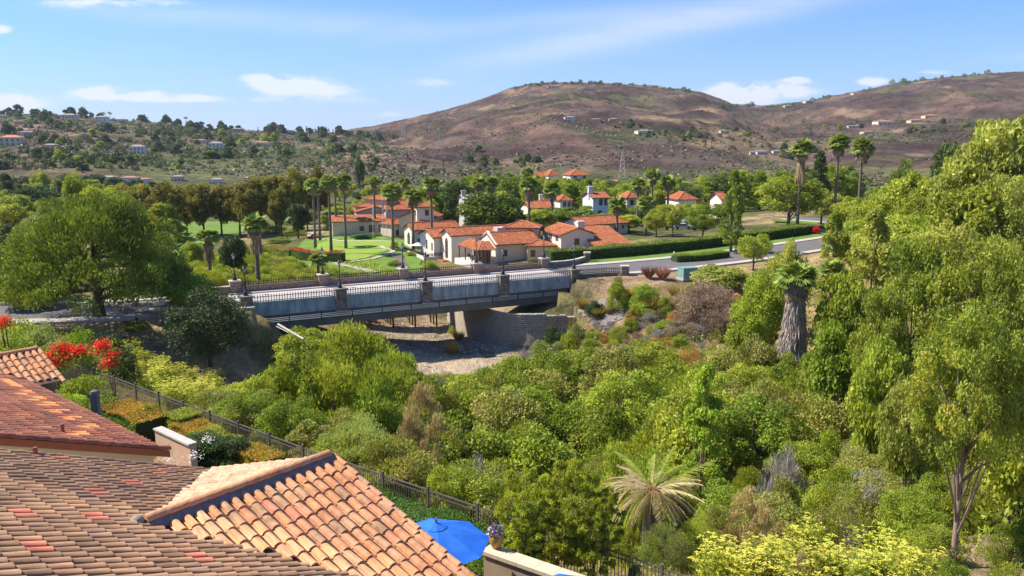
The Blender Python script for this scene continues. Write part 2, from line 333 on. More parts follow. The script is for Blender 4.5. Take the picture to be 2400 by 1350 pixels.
# far hills: (crest distance, foot distance, foot z, silhouette in the photograph, roughness)
layers=[
 ('main',2200,640,-6,[(560,332),(700,322),(800,308),(870,298),(950,280),(1050,256),(1130,232),(1200,205),(1250,196),(1320,193),(1400,194),(1530,200),(1580,208),(1640,215),(1700,238),(1750,262),(1800,290),(1850,312),(1900,335)],9),
 ('right',2700,760,-6,[(1500,300),(1600,262),(1650,246),(1730,245),(1790,249),(1850,243),(1900,235),(2000,213),(2100,193),(2200,181),(2300,172),(2400,167),(2520,160),(2700,165),(3000,220)],9),
 ('left',1350,470,-8,[(-700,300),(-400,262),(-200,262),(-50,266),(0,268),(100,266),(200,274),(300,283),(380,287),(450,298),(550,304),(700,309),(800,314),(850,318),(920,334),(980,350)],3.5),
 ('mid',1250,560,-8,[(1040,400),(1100,376),(1160,350),(1220,318),(1300,292),(1340,284),(1400,286),(1470,294),(1550,303),(1650,306),(1720,312),(1800,322),(1870,345),(1900,352)],5),
 ('low',900,430,-8,[(380,372),(500,366),(600,358),(700,348),(800,340),(880,338),(950,342),(1020,352),(1080,368),(1140,388),(1200,410)],3),
 ('spur',1500,560,-6,[(1780,366),(1850,346),(1900,330),(1950,312),(2000,298),(2060,285),(2130,277),(2200,272),(2280,272),(2340,284),(2400,300),(2500,330)],5),
 ('near',620,430,-9,[(-300,400),(0,402),(150,398),(300,404),(500,408),(700,408),(900,402),(1100,408),(1300,418),(1500,420),(1750,412),(1950,392),(2100,380),(2400,330),(2600,330)],1.5),
]
CREEK=[(-22,92),(-14,88),(4,88),(8,100),(9.5,108),(9,112.2),(6,111.9),(1.5,111.8),(-.3,112.2),(-1.6,113.4),(-3,115.4),(-6.4,119.4),(-8.8,124.6),(-9.6,128),(-22,128),(-22,108)]
def inpoly(x,y,poly):
    c=np.zeros(np.shape(x),bool); n=len(poly)
    for i in range(n):
        x0,y0=poly[i][0],poly[i][1];x1,y1=poly[(i+1)%n][0],poly[(i+1)%n][1]
        m_=((y0>y)!=(y1>y))&(x<(x1-x0)*(y-y0)/((y1-y0) or 1e-9)+x0); c^=m_
    return c
def Hfun(x,y):
    sh=np.shape(x); x=np.asarray(x,float).ravel(); y=np.asarray(y,float).ravel(); r=np.hypot(x,y)
    xn=np.clip(x,-260,260); yn=np.clip(y,-80,390)
    near=tps(xn,yn); near=near+.35*(fbm(x*.35,y*.35,3,3)-.5)*ss(20,40,r)+ .9*(fbm(x*.07,y*.07,5,2)-.5)*ss(40,90,r)
    dr=np.minimum(pldist(x,y,roadL),pldist(x,y,roadR)); w=1-ss(6.6,11,dr)
    cin=inpoly(x,y,CREEK); near=np.where(cin,np.minimum(near,-9.0+.4*fbm(x*.4,y*.4,6,3)+.45*np.maximum(0,-11-x)+.5*np.maximum(0,y-121)+.3*np.maximum(0,96-y)),near)
    q=(x-P0.x)*BN.x+(y-P0.y)*BN.y; s_=(x-P0.x)*BD.x+(y-P0.y)*BD.y
    span=((s_>.6)&(s_<BL-.6)&(q>-2.5)&(q<BW+6)); w=np.where(span,0,w); near=near*(1-w)+(-.16)*w
    # terrace of the clubhouse lawn
    valley=-9+2.5*fbm(x*.01,y*.01,8,3)+ss(60,400,x)*6
    wf=ss(250,380,np.maximum(r,0)); z=near*(1-wf)+valley*wf
    yy=np.maximum(y,1.0); px=1200+x/yy*F/CP*1.0
    px=np.where(y>50,px,np.where(x>0,3000,-900))
    hz=np.full(x.shape,-99.); which=np.full(x.shape,-1)
    for k,(nm,Rc,Rf,fz,sil,rough) in enumerate(layers):
        xs=np.array([s[0] for s in sil],float); ys=np.array([s[1] for s in sil],float)
        py=np.interp(px,xs,ys); ry=F*CP-(py-675)*SP; rz=-F*SP-(py-675)*CP; crest=CAMZ+rz/ry*Rc
        fade=ss(xs[0]-160,xs[0],px)*(1-ss(xs[-1],xs[-1]+160,px)); crest=fz+(crest-fz)*fade
        foot=Rf*(1+.16*(fbm(px*.006,px*0,k+20,3)-.5))
        t=(y-foot)/(Rc-foot); f=np.clip(t,0,1); prof=f**.92*(1-.0*f); prof=np.where(t>1,np.maximum(1-(t-1)*1.1,.15),prof)
        nz=(ridged(x*.0045+k,y*.0030,k+30,5)-.55)*rough*4.2+(fbm(x*.02,y*.015,k+40,4)-.5)*rough*.9
        nz=nz*np.clip(4*f*(1-f)+.06,0,1)*(t>0)
        h=np.where(t>0,fz+(crest-fz)*prof+nz*np.clip((crest-fz)/60,0.15,1.3),-99)
        h=np.where(y>0,h,-99)
        which=np.where(h>np.maximum(hz,z),k,which); hz=np.maximum(hz,h)
    z=np.maximum(z,np.where(r>300,hz,-99))
    Hfun.which=which.reshape(sh)
    return z.reshape(sh)
def H(x,y): return float(Hfun(np.array([x]),np.array([y]))[0])
def HA(pts): a=np.array([(p[0],p[1]) for p in pts]); return Hfun(a[:,0],a[:,1])
def hits(pxs,pys,y0=20,y1=4000):
    """points where the lines through photo pixels meet the ground"""
    out=[None]*len(pxs); ts=np.exp(np.linspace(math.log(y0),math.log(y1),420))
    for i,(a,b) in enumerate(zip(pxs,pys)):
        r=ray(a,b); X=r[0]/r[1]*ts; Z=CAMZ+r[2]/r[1]*ts; h=Hfun(X,ts); k=np.argmax(h>Z)
        if h[k]>Z[k]:
            if k>0:
                d0=Z[k-1]-h[k-1]; d1=h[k]-Z[k]; t=d0/(d0+d1+1e-9); Y=ts[k-1]*(1-t)+ts[k]*t
            else: Y=ts[k]
            out[i]=Vector((r[0]/r[1]*Y,Y,CAMZ+r[2]/r[1]*Y))
    return out
def hit(px,py,y0=20,y1=4000): return hits([px],[py],y0,y1)[0]

def build_ground():
    an=np.concatenate([np.linspace(-180,-44,34)[:-1],np.linspace(-44,44,640),np.linspace(44,180,34)[1:]]); an=np.radians(an)
    rr=np.concatenate([[0.5,4,8,12,16],np.exp(np.linspace(math.log(20),math.log(4200),520)),[5500,7000,8800]])
    A,RR=np.meshgrid(an,rr); X=RR*np.sin(A); Y=RR*np.cos(A); Z=Hfun(X,Y); wh=Hfun.which
    Z=np.where(RR>5000,-12,Z)
    n0,n1=X.shape; me=bpy.data.meshes.new('ground'); nv=n0*n1
    me.vertices.add(nv); me.vertices.foreach_set('co',np.stack([X,Y,Z],-1).astype(np.float32).ravel())
    i=np.arange(n0-1)[:,None]*n1+np.arange(n1-1)[None]; q=np.stack([i,i+n1,i+n1+1,i+1],-1).reshape(-1,4)[:, ::-1]
    nf=len(q); me.loops.add(4*nf); me.loops.foreach_set('vertex_index',q.astype(np.int32).ravel())
    me.polygons.add(nf); me.polygons.foreach_set('loop_start',np.arange(0,4*nf,4,dtype=np.int32)); me.polygons.foreach_set('loop_total',np.full(nf,4,np.int32))
    me.polygons.foreach_set('use_smooth',np.ones(nf,bool))
    # colour of the ground cover itself
    x=X.ravel();y=Y.ravel();z=Z.ravel();r=RR.ravel();w=wh.ravel()
    def col(*c): return np.array(c)[None]
    def mx(a,b,t): t=np.clip(t,0,1)[:,None]; return a*(1-t)+b*t
    soil=col(.36,.25,.15); dry=col(.42,.31,.15); brush=col(.085,.052,.04); brush2=col(.175,.11,.08); tan=col(.33,.23,.13); green=col(.12,.135,.045); dgreen=col(.06,.07,.03); purp=col(.115,.075,.068)
    n1_=fbm(x*.05,y*.05,1,4); c=mx(soil,dry,ss(.4,.6,n1_)); c=mx(c,green,ss(.52,.7,fbm(x*.11,y*.11,2,4))*.7)
    cr=(x+9)**2/150+(y-108)**2/260; c=mx(c,col(.46,.37,.27),(1-ss(.5,1.3,cr)))
    # canyon floor and valley stay green under the bushes
    c=mx(c,col(.12,.13,.045),ss(130,200,y)*ss(.3,.5,fbm(x*.03,y*.03,4,4)))
    far=ss(380,520,r)
    px=1200+x/np.maximum(y,1)*F/CP
    hn=fbm(x*.012,y*.008,50,5); hn2=fbm(x*.03,y*.02,60,5); rd=ridged(x*.0045,y*.003,30,4)
    hc=mx(brush,brush2,ss(.38,.6,hn)); hc=mx(hc,purp,ss(.5,.68,hn2)*.7); hc=mx(hc,tan,ss(.58,.72,fbm(x*.016+9,y*.01,71,6))*.75)
    hc=mx(hc,green*.9,ss(.55,.72,fbm(x*.009,y*.006,77,5))*.75)
    hc=mx(hc,dgreen,ss(.60,.7,fbm(x*.05,y*.035,79,4))*.55)
    # greener low slopes, sandy patches, greener draws between hills
    hrel=(z+8)/60
    isleft=(w==2)|(w==6); hc=np.where(isleft[:,None],mx(hc,green*1.0,ss(.35,.6,fbm(x*.02,y*.012,83,4))*.75),hc)
    low=(w==4); hc=np.where(low[:,None],mx(hc,tan*1.02,ss(.42,.58,fbm(x*.012,y*.01,87,4))*.75),hc)
    hc=mx(hc,green,np.where(w>=0,(1-ss(-6,3,z)),1)*.8)
    crestg=(w==0)&(z>150)&(px>1380)&(px<1620); hc=np.where(crestg[:,None],mx(hc,tan*1.02,ss(.35,.55,hn2)),hc)
    hc=hc*(.58+.5*ss(.3,.7,fbm(x*.035,y*.03,95,5)))[:,None]*np.where(isleft,.95,.88)[:,None]
    c=mx(c,hc,far)
    a=me.attributes.new('cover','FLOAT_COLOR','POINT'); a.data.foreach_set('color',np.concatenate([c,np.ones((nv,1))],1).astype(np.float32).ravel())
    m,nt,out=newmat('ground_cover'); L=nt.links.new
    at=N(nt,'ShaderNodeAttribute',attribute_name='cover'); geo=N(nt,'ShaderNodeNewGeometry')
    def nz(scale,det,rough=.65):
        n=N(nt,'ShaderNodeTexNoise'); n.inputs['Scale'].default_value=scale; n.inputs['Detail'].default_value=det; n.inputs['Roughness'].default_value=rough; L(geo.outputs['Position'],n.inputs['Vector']); return n.outputs['Fac']
    f1=nz(.16,9,.78); f2=nz(2.2,6)
    r1=ramp(nt,f1,[(.36,(.45,.45,.42)),(.5,(1,1,1)),(.64,(1.6,1.5,1.35))]); r2=ramp(nt,f2,[(.35,(.72,.72,.7)),(.65,(1.28,1.25,1.2))])
    c1=mix(nt,1.0,at.outputs['Color'],r1,'MULTIPLY'); c2=mix(nt,1.0,c1,r2,'MULTIPLY')
    p=N(nt,'ShaderNodeBsdfPrincipled'); p.inputs['Roughness'].default_value=.95; p.inputs['Specular IOR Level'].default_value=.1
    L(c2,p.inputs['Base Color'])
    b=N(nt,'ShaderNodeBump'); b.inputs['Strength'].default_value=.9; b.inputs['Distance'].default_value=1.6; L(f1,b.inputs['Height'])
    b2=N(nt,'ShaderNodeBump'); b2.inputs['Strength'].default_value=.6; b2.inputs['Distance'].default_value=.12; L(f2,b2.inputs['Height']); L(b.outputs[0],b2.inputs['Normal'])
    L(b2.outputs[0],p.inputs['Normal']); L(p.outputs[0],out.inputs[0])
    me.materials.append(m); me.update()
    o=link('ground',me); tag(o,'dry earth and scrub slopes running back to brown hills','ground',kind='structure')
build_ground()

# ------------------------------------------------------------------ roads, pavements, lawns
asphalt=mat('asphalt',(.13,.115,.11),(.17,.15,.14),.5,6,.95,.3,30)
asphalt2=mat('asphalt_dark',(.075,.072,.075),(.10,.095,.095),.5,6,.95,.3,30)
conc=mat('concrete_pale',(.52,.46,.39),(.42,.37,.32),.8,6,.9,.2,20)
deckc=mat('concrete_deck',(.56,.50,.45),(.38,.34,.31),.35,8,.9,.2,20,stretch=(.4,1.6,1))
def offset(pl,d):
    out=[]
    for i,p in enumerate(pl):
        a=pl[max(i-1,0)];b=pl[min(i+1,len(pl)-1)]; t=(b-a).normalized(); out.append(p+Vector((-t.y,t.x,0))*d)
    return out
def smooth(pl,k=6):
    P=[pl[0]]+list(pl)+[pl[-1]]; out=[]
    for i in range(1,len(P)-2):
        for j in range(k):
            t=j/k; a,b,c,d=P[i-1],P[i],P[i+1],P[i+2]
            out.append(.5*((2*b)+(c-a)*t+(2*a-5*b+4*c-d)*t*t+(-a+3*b-3*c+d)*t**3))
    out.append(P[-2]); return out
def strip(pl,d0,d1,z,name,m,label,cat,thick=0,parent=None,kind='structure'):
    mb=MB(); A=offset(pl,d0);B_=offset(pl,d1)
    for i in range(len(pl)-1):
        q=[A[i],A[i+1],B_[i+1],B_[i]]; q=[Vector((v.x,v.y,z)) for v in q]
        if d1>d0: q=q[::-1]
        mb.poly(q[::-1])
        if thick:
            for e in ((A[i],A[i+1]),(B_[i+1],B_[i])):
                mb.poly([Vector((e[0].x,e[0].y,z)),Vector((e[1].x,e[1].y,z)),Vector((e[1].x,e[1].y,z-thick)),Vector((e[0].x,e[0].y,z-thick))])
    o=mb.build(name,m,parent)
    if not parent: tag(o,label,cat,kind=kind)
    return o
RL=smooth(roadL);RR_=smooth(roadR)
strip(RL,-4.6,4.2,0.0,'road',asphalt,'grey asphalt road running left from the stone bridge','road')
strip(RR_,-4.4,4.2,0.0,'road',asphalt,'grey asphalt road curving away right of the bridge','road')
strip(RR_,4.2,4.5,.12,'kerb',conc,'pale kerb on the far side of the right road','kerb',.3)
strip(RR_,4.5,6.0,.10,'pavement',conc,'pale concrete pavement beside the green verge right of the bridge','pavement',.3)
strip(RL,-4.9,-4.6,.12,'kerb',conc,'pale kerb on the far side of the left road','kerb',.3)
strip(RL,-6.2,-4.9,.10,'pavement',conc,'pale pavement on the far side of the left road','pavement',.3)
strip(RL,4.2,4.5,.12,'kerb',conc,'pale kerb on the near side of the left road','kerb',.3)
strip(RL,4.5,6.4,.10,'pavement',conc,'pale pavement on the near side of the left road','pavement',.3)
strip(RR_[6:34],-5.9,-4.4,.10,'pavement',conc,'pale pavement beside the red grass tufts and green cabinet','pavement',.3)
def ear_fill(poly): 
    from mathutils.geometry import tessellate_polygon
    return tessellate_polygon([[Vector((p[0],p[1],0)) for p in poly]])
def inpoly(x,y,poly):
    c=np.zeros(np.shape(x),bool); n=len(poly)
    for i in range(n):
        x0,y0=poly[i][0],poly[i][1];x1,y1=poly[(i+1)%n][0],poly[(i+1)%n][1]
        m_=((y0>y)!=(y1>y))&(x<(x1-x0)*(y-y0)/((y1-y0) or 1e-9)+x0); c^=m_
    return c
def drape(name,poly,m,off,label,cat,step=1.0,kind='structure',zfix=None,grass=None):
    """a thin sheet laid over the ground inside a world polygon"""
    xs=[p[0] for p in poly];ys=[p[1] for p in poly]; gx=np.arange(min(xs),max(xs)+step,step); gy=np.arange(min(ys),max(ys)+step,step)
    cx,cy=np.meshgrid(gx[:-1]+step/2,gy[:-1]+step/2); ins=inpoly(cx,cy,poly)
    X,Y=np.meshgrid(gx,gy); Z=Hfun(X,Y)+off if zfix is None else np.full(X.shape,zfix)
    mb=MB(); idx={}
    def vid(i,j):
        if (i,j) not in idx: idx[(i,j)]=len(mb.v); mb.v.append((X[i,j],Y[i,j],Z[i,j]))
        return idx[(i,j)]
    for i in range(len(gy)-1):
        for j in range(len(gx)-1):
            if ins[i,j]: mb.f.append((vid(i,j),vid(i,j+1),vid(i+1,j+1),vid(i+1,j))); mb.mi.append(0); mb.uv.append(None)
    o=mb.build(name,m,None,smooth=True); return tag(o,label,cat,kind=kind)
lawnm=mat('lawn',(.15,.28,.028),(.23,.36,.04),.25,5,.95,.3,12,stops=[(.3,(.09,.165,.018)),(.55,(.14,.225,.025)),(.75,(.20,.25,.04))])
greenm=mat('putting_green',(.20,.29,.03),(.235,.325,.038),.12,3,.95,.05,20)
pathm=mat('path_concrete',(.50,.43,.34),(.42,.35,.27),1,5,.9,.1,15)
def rpoly(px): 
    return [(p.x,p.y) for p in hits([a for a,_ in px],[b for _,b in px],100,400)]
drape('lawn',rpoly([(690,600),(700,575),(720,556),(800,552),(900,556),(975,566),(990,590),(985,640),(880,648),(800,640),(700,620)]),lawnm,.12,'bright mown lawn around the putting green before the clubhouse','lawn',.7)
drape('putting_green',rpoly([(735,576),(770,566),(830,562),(910,566),(925,572),(905,590),(860,606),(812,616),(806,600),(760,590),(740,585)]),greenm,.22,'smooth light green putting green behind the red flower hedge','green',.45)
drape('lawn',rpoly([(395,600),(400,545),(420,525),(480,520),(560,519),(580,530),(570,545),(520,552),(500,580),(470,610)]),lawnm,.15,'sunlit golf fairway between the stone pine and the short palm','lawn',.9)
drape('lawn',rpoly([(640,505),(700,507),(700,520),(640,522)]),lawnm,.15,'small patch of fairway seen between the row trees and club','lawn',1.)
strip(RR_[6:],6.0,9.6,.06,'lawn',lawnm,'mown grass verge between the road pavement and long hedge','lawn',.3)
strip(RL[8:],-9,-6.2,.05,'lawn',lawnm,'mown grass verge beyond the left road','lawn',.3)
def path(pxs,wd,label,off=.2):
    P=[Vector((p.x,p.y,0)) for p in hits([a for a,_ in pxs],[b for _,b in pxs],80,400)]; P=smooth(P,5); A=offset(P,-wd/2);B_=offset(P,wd/2)
    mb=MB(); zs=[H(p.x,p.y)+off+.05 for p in P]
    for i in range(len(P)-1):
        mb.poly([(A[i].x,A[i].y,zs[i]),(A[i+1].x,A[i+1].y,zs[i+1]),(B_[i+1].x,B_[i+1].y,zs[i+1]),(B_[i].x,B_[i].y,zs[i])])
        for e in (A,B_): mb.poly([(e[i].x,e[i].y,zs[i]),(e[i+1].x,e[i+1].y,zs[i+1]),(e[i+1].x,e[i+1].y,zs[i+1]-.4),(e[i].x,e[i].y,zs[i]-.4)])
    return tag(mb.build('path',pathm),label,'path',kind='structure')
path([(608,588),(612,598),(640,608),(672,622)],1.6,'pale footpath winding down left of the flower hedge')
path([(770,612),(800,622),(830,628),(862,636),(880,642)],1.8,'pale footpath in front of the clubhouse lawn')
path([(806,618),(850,612),(885,605),(908,598)],.9,'thin pale path across the lawn to the steps')
path([(905,598),(922,590),(902,584),(893,578)],1.0,'curving pale path at the right end of the putting green')
path([(735,546),(725,555),(748,562),(800,566),(880,566),(930,568)],1.1,'pale path curving along the back of the putting green')
# ------------------------------------------------------------------ bridge
def stonemat(name,c1,c2,c3,mort,sx=2.4):
    m,nt,out=newmat(name); L=nt.links.new
    tc=N(nt,'ShaderNodeTexCoord'); mp=N(nt,'ShaderNodeMapping'); mp.inputs['Scale'].default_value=(sx,sx,sx*2.3); L(tc.outputs['Object'],mp.inputs[0])
    vo=N(nt,'ShaderNodeTexVoronoi',feature='F1'); vo.inputs['Scale'].default_value=1; L(mp.outputs[0],vo.inputs['Vector'])
    ve=N(nt,'ShaderNodeTexVoronoi',feature='DISTANCE_TO_EDGE'); ve.inputs['Scale'].default_value=1; L(mp.outputs[0],ve.inputs['Vector'])
    bw=N(nt,'ShaderNodeSeparateXYZ'); L(vo.outputs['Color'],bw.inputs[0])
    col=ramp(nt,bw.outputs[0],[(0,c1),(.5,c2),(1,c3)]); e=ramp(nt,ve.outputs['Distance'],[(0,(0,0,0)),(.12,(1,1,1))])
    col=mix(nt,e,mort,col); col=mix(nt,.5,col,ramp(nt,noise_fac(nt,9,5),[(.3,(.35,.35,.35)),(.7,(.8,.8,.8))]),'OVERLAY')
    p=N(nt,'ShaderNodeBsdfPrincipled'); p.inputs['Roughness'].default_value=.95; L(col,p.inputs['Base Color'])
    b=N(nt,'ShaderNodeBump'); b.inputs['Strength'].default_value=1; b.inputs['Distance'].default_value=.08; L(e,b.inputs['Height']); L(b.outputs[0],p.inputs['Normal']); L(p.outputs[0],out.inputs[0]); return m
stone=stonemat('fieldstone',(.20,.16,.12),(.32,.25,.19),(.40,.33,.27),(.12,.10,.085))
stonered=stonemat('stone_reddish',(.30,.18,.12),(.42,.27,.19),(.36,.29,.23),(.26,.19,.14),2.6)
cap_m=mat('cap_stone',(.55,.50,.43),(.43,.38,.32),3,5,.9,.2)
panel_m=mat('panel_concrete',(.36,.42,.44),(.24,.29,.32),.9,9,.9,.15,12,stretch=(1,1,.3),stops=[(.3,(.14,.165,.18)),(.48,(.30,.345,.36)),(.7,(.50,.52,.50))])  # bluish cast of the shaded face is put into the colour; blotches are stains
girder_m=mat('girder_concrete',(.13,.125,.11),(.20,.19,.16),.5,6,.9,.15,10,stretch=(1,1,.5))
iron=mat('black_iron',(.022,.022,.024),(.05,.045,.045),6,3,.5,spec=.4)
ironbrown=mat('fence_iron_brown',(.10,.08,.06),(.16,.13,.10),4,3,.6)
pipe_m=mat('conduit_metal',(.50,.52,.55),(.38,.40,.44),1.5,4,.45,spec=.5)
br=thing('road_bridge','long grey concrete road bridge with stone piers and iron railings','bridge',P0,BYAW)
def lb(name,x0,x1,y0,y1,z0,z1,m,par=br): mb=MB(); mb.box(x0,x1,y0,y1,z0,z1); return mb.build(name,m,par)
lb('deck',-3.0,BL+3.0,.35,BW-.2,-.5,-.012,deckc)
lb('sidewalk',-1.0,BL+1.0,.36,1.7,.004,.14,conc)
lb('sidewalk',-1.0,BL+1.0,BW-1.2,BW-.25,.004,.14,conc)
# girders: one outside face below the panels, inner ones seen from below
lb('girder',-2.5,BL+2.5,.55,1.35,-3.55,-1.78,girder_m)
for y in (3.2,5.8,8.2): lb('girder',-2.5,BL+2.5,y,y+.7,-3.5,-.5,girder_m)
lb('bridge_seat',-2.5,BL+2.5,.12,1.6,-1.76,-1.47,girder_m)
for k in range(5): lb('deck_joint',k*BL/4-.06,k*BL/4+.06,1.75,BW-1.25,-.011,-.005,iron)
# outer concrete panels with joints
nb=4; bay=BL/nb
for k in range(nb):
    x0=k*bay+.72; x1=(k+1)*bay-.72; seg=(x1-x0)/2
    for j in range(2):
        mb=MB(); a=x0+j*seg+(.02 if j else 0); b=x0+(j+1)*seg-(.02 if not j else 0)
        mb.box(a,b,-.02,.3,-1.15,.22); mb.box(a,b,-.12,.32,-1.45,-1.153); mb.box(a,b,-.05,.34,.223,.3)
        mb.build('concrete_panel',panel_m,br)
    # far parapet wall
    mb=MB(); mb.box(x0-.05,x1+.05,BW-.18,BW+.25,-1.2,.85); mb.box(x0-.05,x1+.05,BW-.23,BW+.3,.853,.93); mb.build('parapet_wall',stonered,br)
def railing(x0,x1,y,z,h,name='railing',par=br,sp=.33,picket=.09):
    mb=MB(); n=int((x1-x0)/sp); sp=(x1-x0)/n
    mb.box(x0,x1,y-.04,y+.04,z+.07,z+.14); mb.box(x0,x1,y-.04,y+.04,z+h-.30,z+h-.23)
    for i in range(n+1):
        x=x0+i*sp; mb.box(x-picket/2,x+picket/2,y-.022,y+.022,z,z+h-.08)
        mb.add([(x-.06,y,z+h-.09),(x+.06,y,z+h-.09),(x,y-.05,z+h-.09),(x,y+.05,z+h-.09),(x,y,z+h+.05)],[(0,2,4),(2,1,4),(1,3,4),(3,0,4),(0,3,1,2)])
        if i<n: mb.box(x+sp/2-.012,x+sp/2+.012,y-.012,y+.012,z+.1,z+h-.26)
    o=mb.build(name,iron,par); return o
for k in range(nb):
    railing(k*bay+.72,(k+1)*bay-.72,.15,.3,.92)
    railing(k*bay+.72,(k+1)*bay-.72,BW+.04,.93,.75)
# piers
def pier(x,y,w,d,z0,z1,par=br,m=stone,cap=True):
    mb=MB(); mb.box(x-w/2,x+w/2,y-d/2,y+d/2,z0,z1-.16); o=mb.build('stone_pier',m,par)
    if cap:
        c=MB(); c.box(x-w/2-.09,x+w/2+.09,y-d/2-.09,y+d/2+.09,z1-.157,z1); c.build('pier_cap',cap_m if m is not stone else mat_cap_dark,par)
    return o
mat_cap_dark=mat('cap_dark',(.30,.26,.21),(.22,.19,.15),3,5,.9,.2)
for k in range(nb+1):
    end=k in(0,nb)
    pier(k*bay,.05,1.44,1.25,-3.3 if end else -1.62,1.28)
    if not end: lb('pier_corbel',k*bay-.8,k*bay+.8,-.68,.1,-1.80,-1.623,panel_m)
FARX=[.265*BL+0.2,.505*BL,.752*BL+.4,BL+.8]
FARX=[k*bay for k in range(nb+1)]
for k in range(nb+1): pier(FARX[k],BW+.03,1.35,1.15,-1.5,1.75,m=stonered)
# abutment legs
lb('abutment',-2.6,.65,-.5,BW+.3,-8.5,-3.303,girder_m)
lb('abutment',BL-.6,BL+2.6,-.4,BW+.3,-8.5,-3.303,stone)
# conduits under the panels
for q,(dy,z) in enumerate(((0.42,-1.98),(0.40,-2.2),(0.38,-2.42))):
    mb=MB(); mb.tube([(-5.0,.33,z),(BL+5.2,.33,z)],.09,8); mb.build('conduit',pipe_m,br,smooth=True)
for i in range(14):
    x=-3+i*(BL+6)/13; lb('conduit_bracket',x-.05,x+.05,.2,.55,-2.58,-1.8,iron)
# wing walls
def wall_run(name,label,pts,z0,ztops,th,m,cap=None,rail=0,group=None,cat='wall'):
    t=thing(name,label,cat,(pts[0].x,pts[0].y,0),0,group); o0=Vector((pts[0].x,pts[0].y,0))
    A=offset(pts,-th/2);B_=offset(pts,th/2); mb=MB(); c=MB()
    for i in range(len(pts)-1):
        def quad(mb,a,b,za,zb,ta,tb): mb.poly([Vector((a.x,a.y,za))-o0,Vector((b.x,b.y,zb))-o0,Vector((b.x,b.y,tb))-o0,Vector((a.x,a.y,ta))-o0])
        z1,z2=ztops[i],ztops[i+1]
        quad(mb,A[i],A[i+1],z0,z0,z1,z2); quad(mb,B_[i+1],B_[i],z0,z0,z2,z1)
        mb.poly([Vector((q.x,q.y,z))-o0 for q,z in ((A[i],z1),(A[i+1],z2),(B_[i+1],z2),(B_[i],z1))])
        A2=offset(pts,-th/2-.07);B2=offset(pts,th/2+.07)
        for dz in (.01,.13): c.poly([Vector((q.x,q.y,z+dz))-o0 for q,z in ((A2[i],z1),(A2[i+1],z2),(B2[i+1],z2),(B2[i],z1))])
        for (u,v) in ((A2[i],A2[i+1]),(B2[i+1],B2[i])):
            zu,zv=(z1,z2) if u is A2[i] else (z2,z1)
            c.poly([Vector((u.x,u.y,zu+.01))-o0,Vector((v.x,v.y,zv+.01))-o0,Vector((v.x,v.y,zv+.13))-o0,Vector((u.x,u.y,zu+.13))-o0])
    for e,k in ((0,0),(-1,-1)):
        mb.poly([Vector((A[e].x,A[e].y,z0))-o0,Vector((A[e].x,A[e].y,ztops[k]))-o0,Vector((B_[e].x,B_[e].y,ztops[k]))-o0,Vector((B_[e].x,B_[e].y,z0))-o0])
    mb.build('wall_body',m,t); c.build('coping',cap or cap_m,t)
    if rail:
        for i in range(len(pts)-1):
            a,b=pts[i]-o0,pts[i+1]-o0; L_=(b-a).length; r_=railing(0,L_,0,0,rail,'railing',t,sp=.3); r_.location=(a.x,a.y,ztops[i]+.13); r_.rotation_euler=(0,0,math.atan2(b.y-a.y,b.x-a.x))
    return t
def endpost(t,p,w,z0,z1,m=stone):
    o0=t.location; a=MB(); x,y=p.x-o0.x,p.y-o0.y; a.box(x-w/2,x+w/2,y-w/2,y+w/2,z0,z1-.2); a.build('end_post',m,t); c=MB(); c.box(x-w/2-.08,x+w/2+.08,y-w/2-.08,y+w/2+.08,z1-.197,z1); c.build('post_cap',cap_m,t)
e=[BP(1,0.05)+BD*.75,BP(1,-.1)+BD*3.2,BP(1,-.3)+BD*5.6,BP(1,-.9)+BD*7.6]
wr=wall_run('wing_wall','dark stone wing wall with grey railing right of the bridge','x' and e,-4.2,[.25]*4,.45,stone,mat_cap_dark,rail=.85) if False else wall_run('wing_wall','dark stone wing wall with grey railing right of the bridge',e,-4.2,[.25]*4,.45,stone,mat_cap_dark,rail=.85)
endpost(wr,BP(1,-1.0)+BD*8.4,1.15,-3,1.35)
e=[BP(0,.0)-BD*.75,BP(0,-1.4)-BD*5.0,BP(0,-3.2)-BD*9.2]
wl=wall_run('wing_wall','stone wing wall with pale end post behind the dark tree',e,-4.5,[.3,.3,.3],.45,stone,cap_m)
endpost(wl,BP(0,-3.4)-BD*10.2,1.3,-3,1.3,stone)
e=[BP(1,BW)+BD*.7,BP(1,BW+.3)+BD*4,BP(1,BW+1.6)+BD*7,BP(1,BW+3.2)+BD*9.5]
wf=wall_run('wing_wall','curving low stone wall with pale coping beyond the bridge',smooth(e,3),-2.5,[.95,.9,.9,.85,.85,.8,.8,.8,.8,.8],.5,stone,cap_m)
endpost(wf,BP(1,BW+3.6)+BD*10.3,1.0,-1,1.6,stone)
e=[BP(0,BW)-BD*.7,BP(0,BW+.6)-BD*5,BP(0,BW+2)-BD*9]
wall_run('wing_wall','low stone wall beyond the left end of the bridge road',e,-3,[.9]*3,.5,stonered,cap_m)
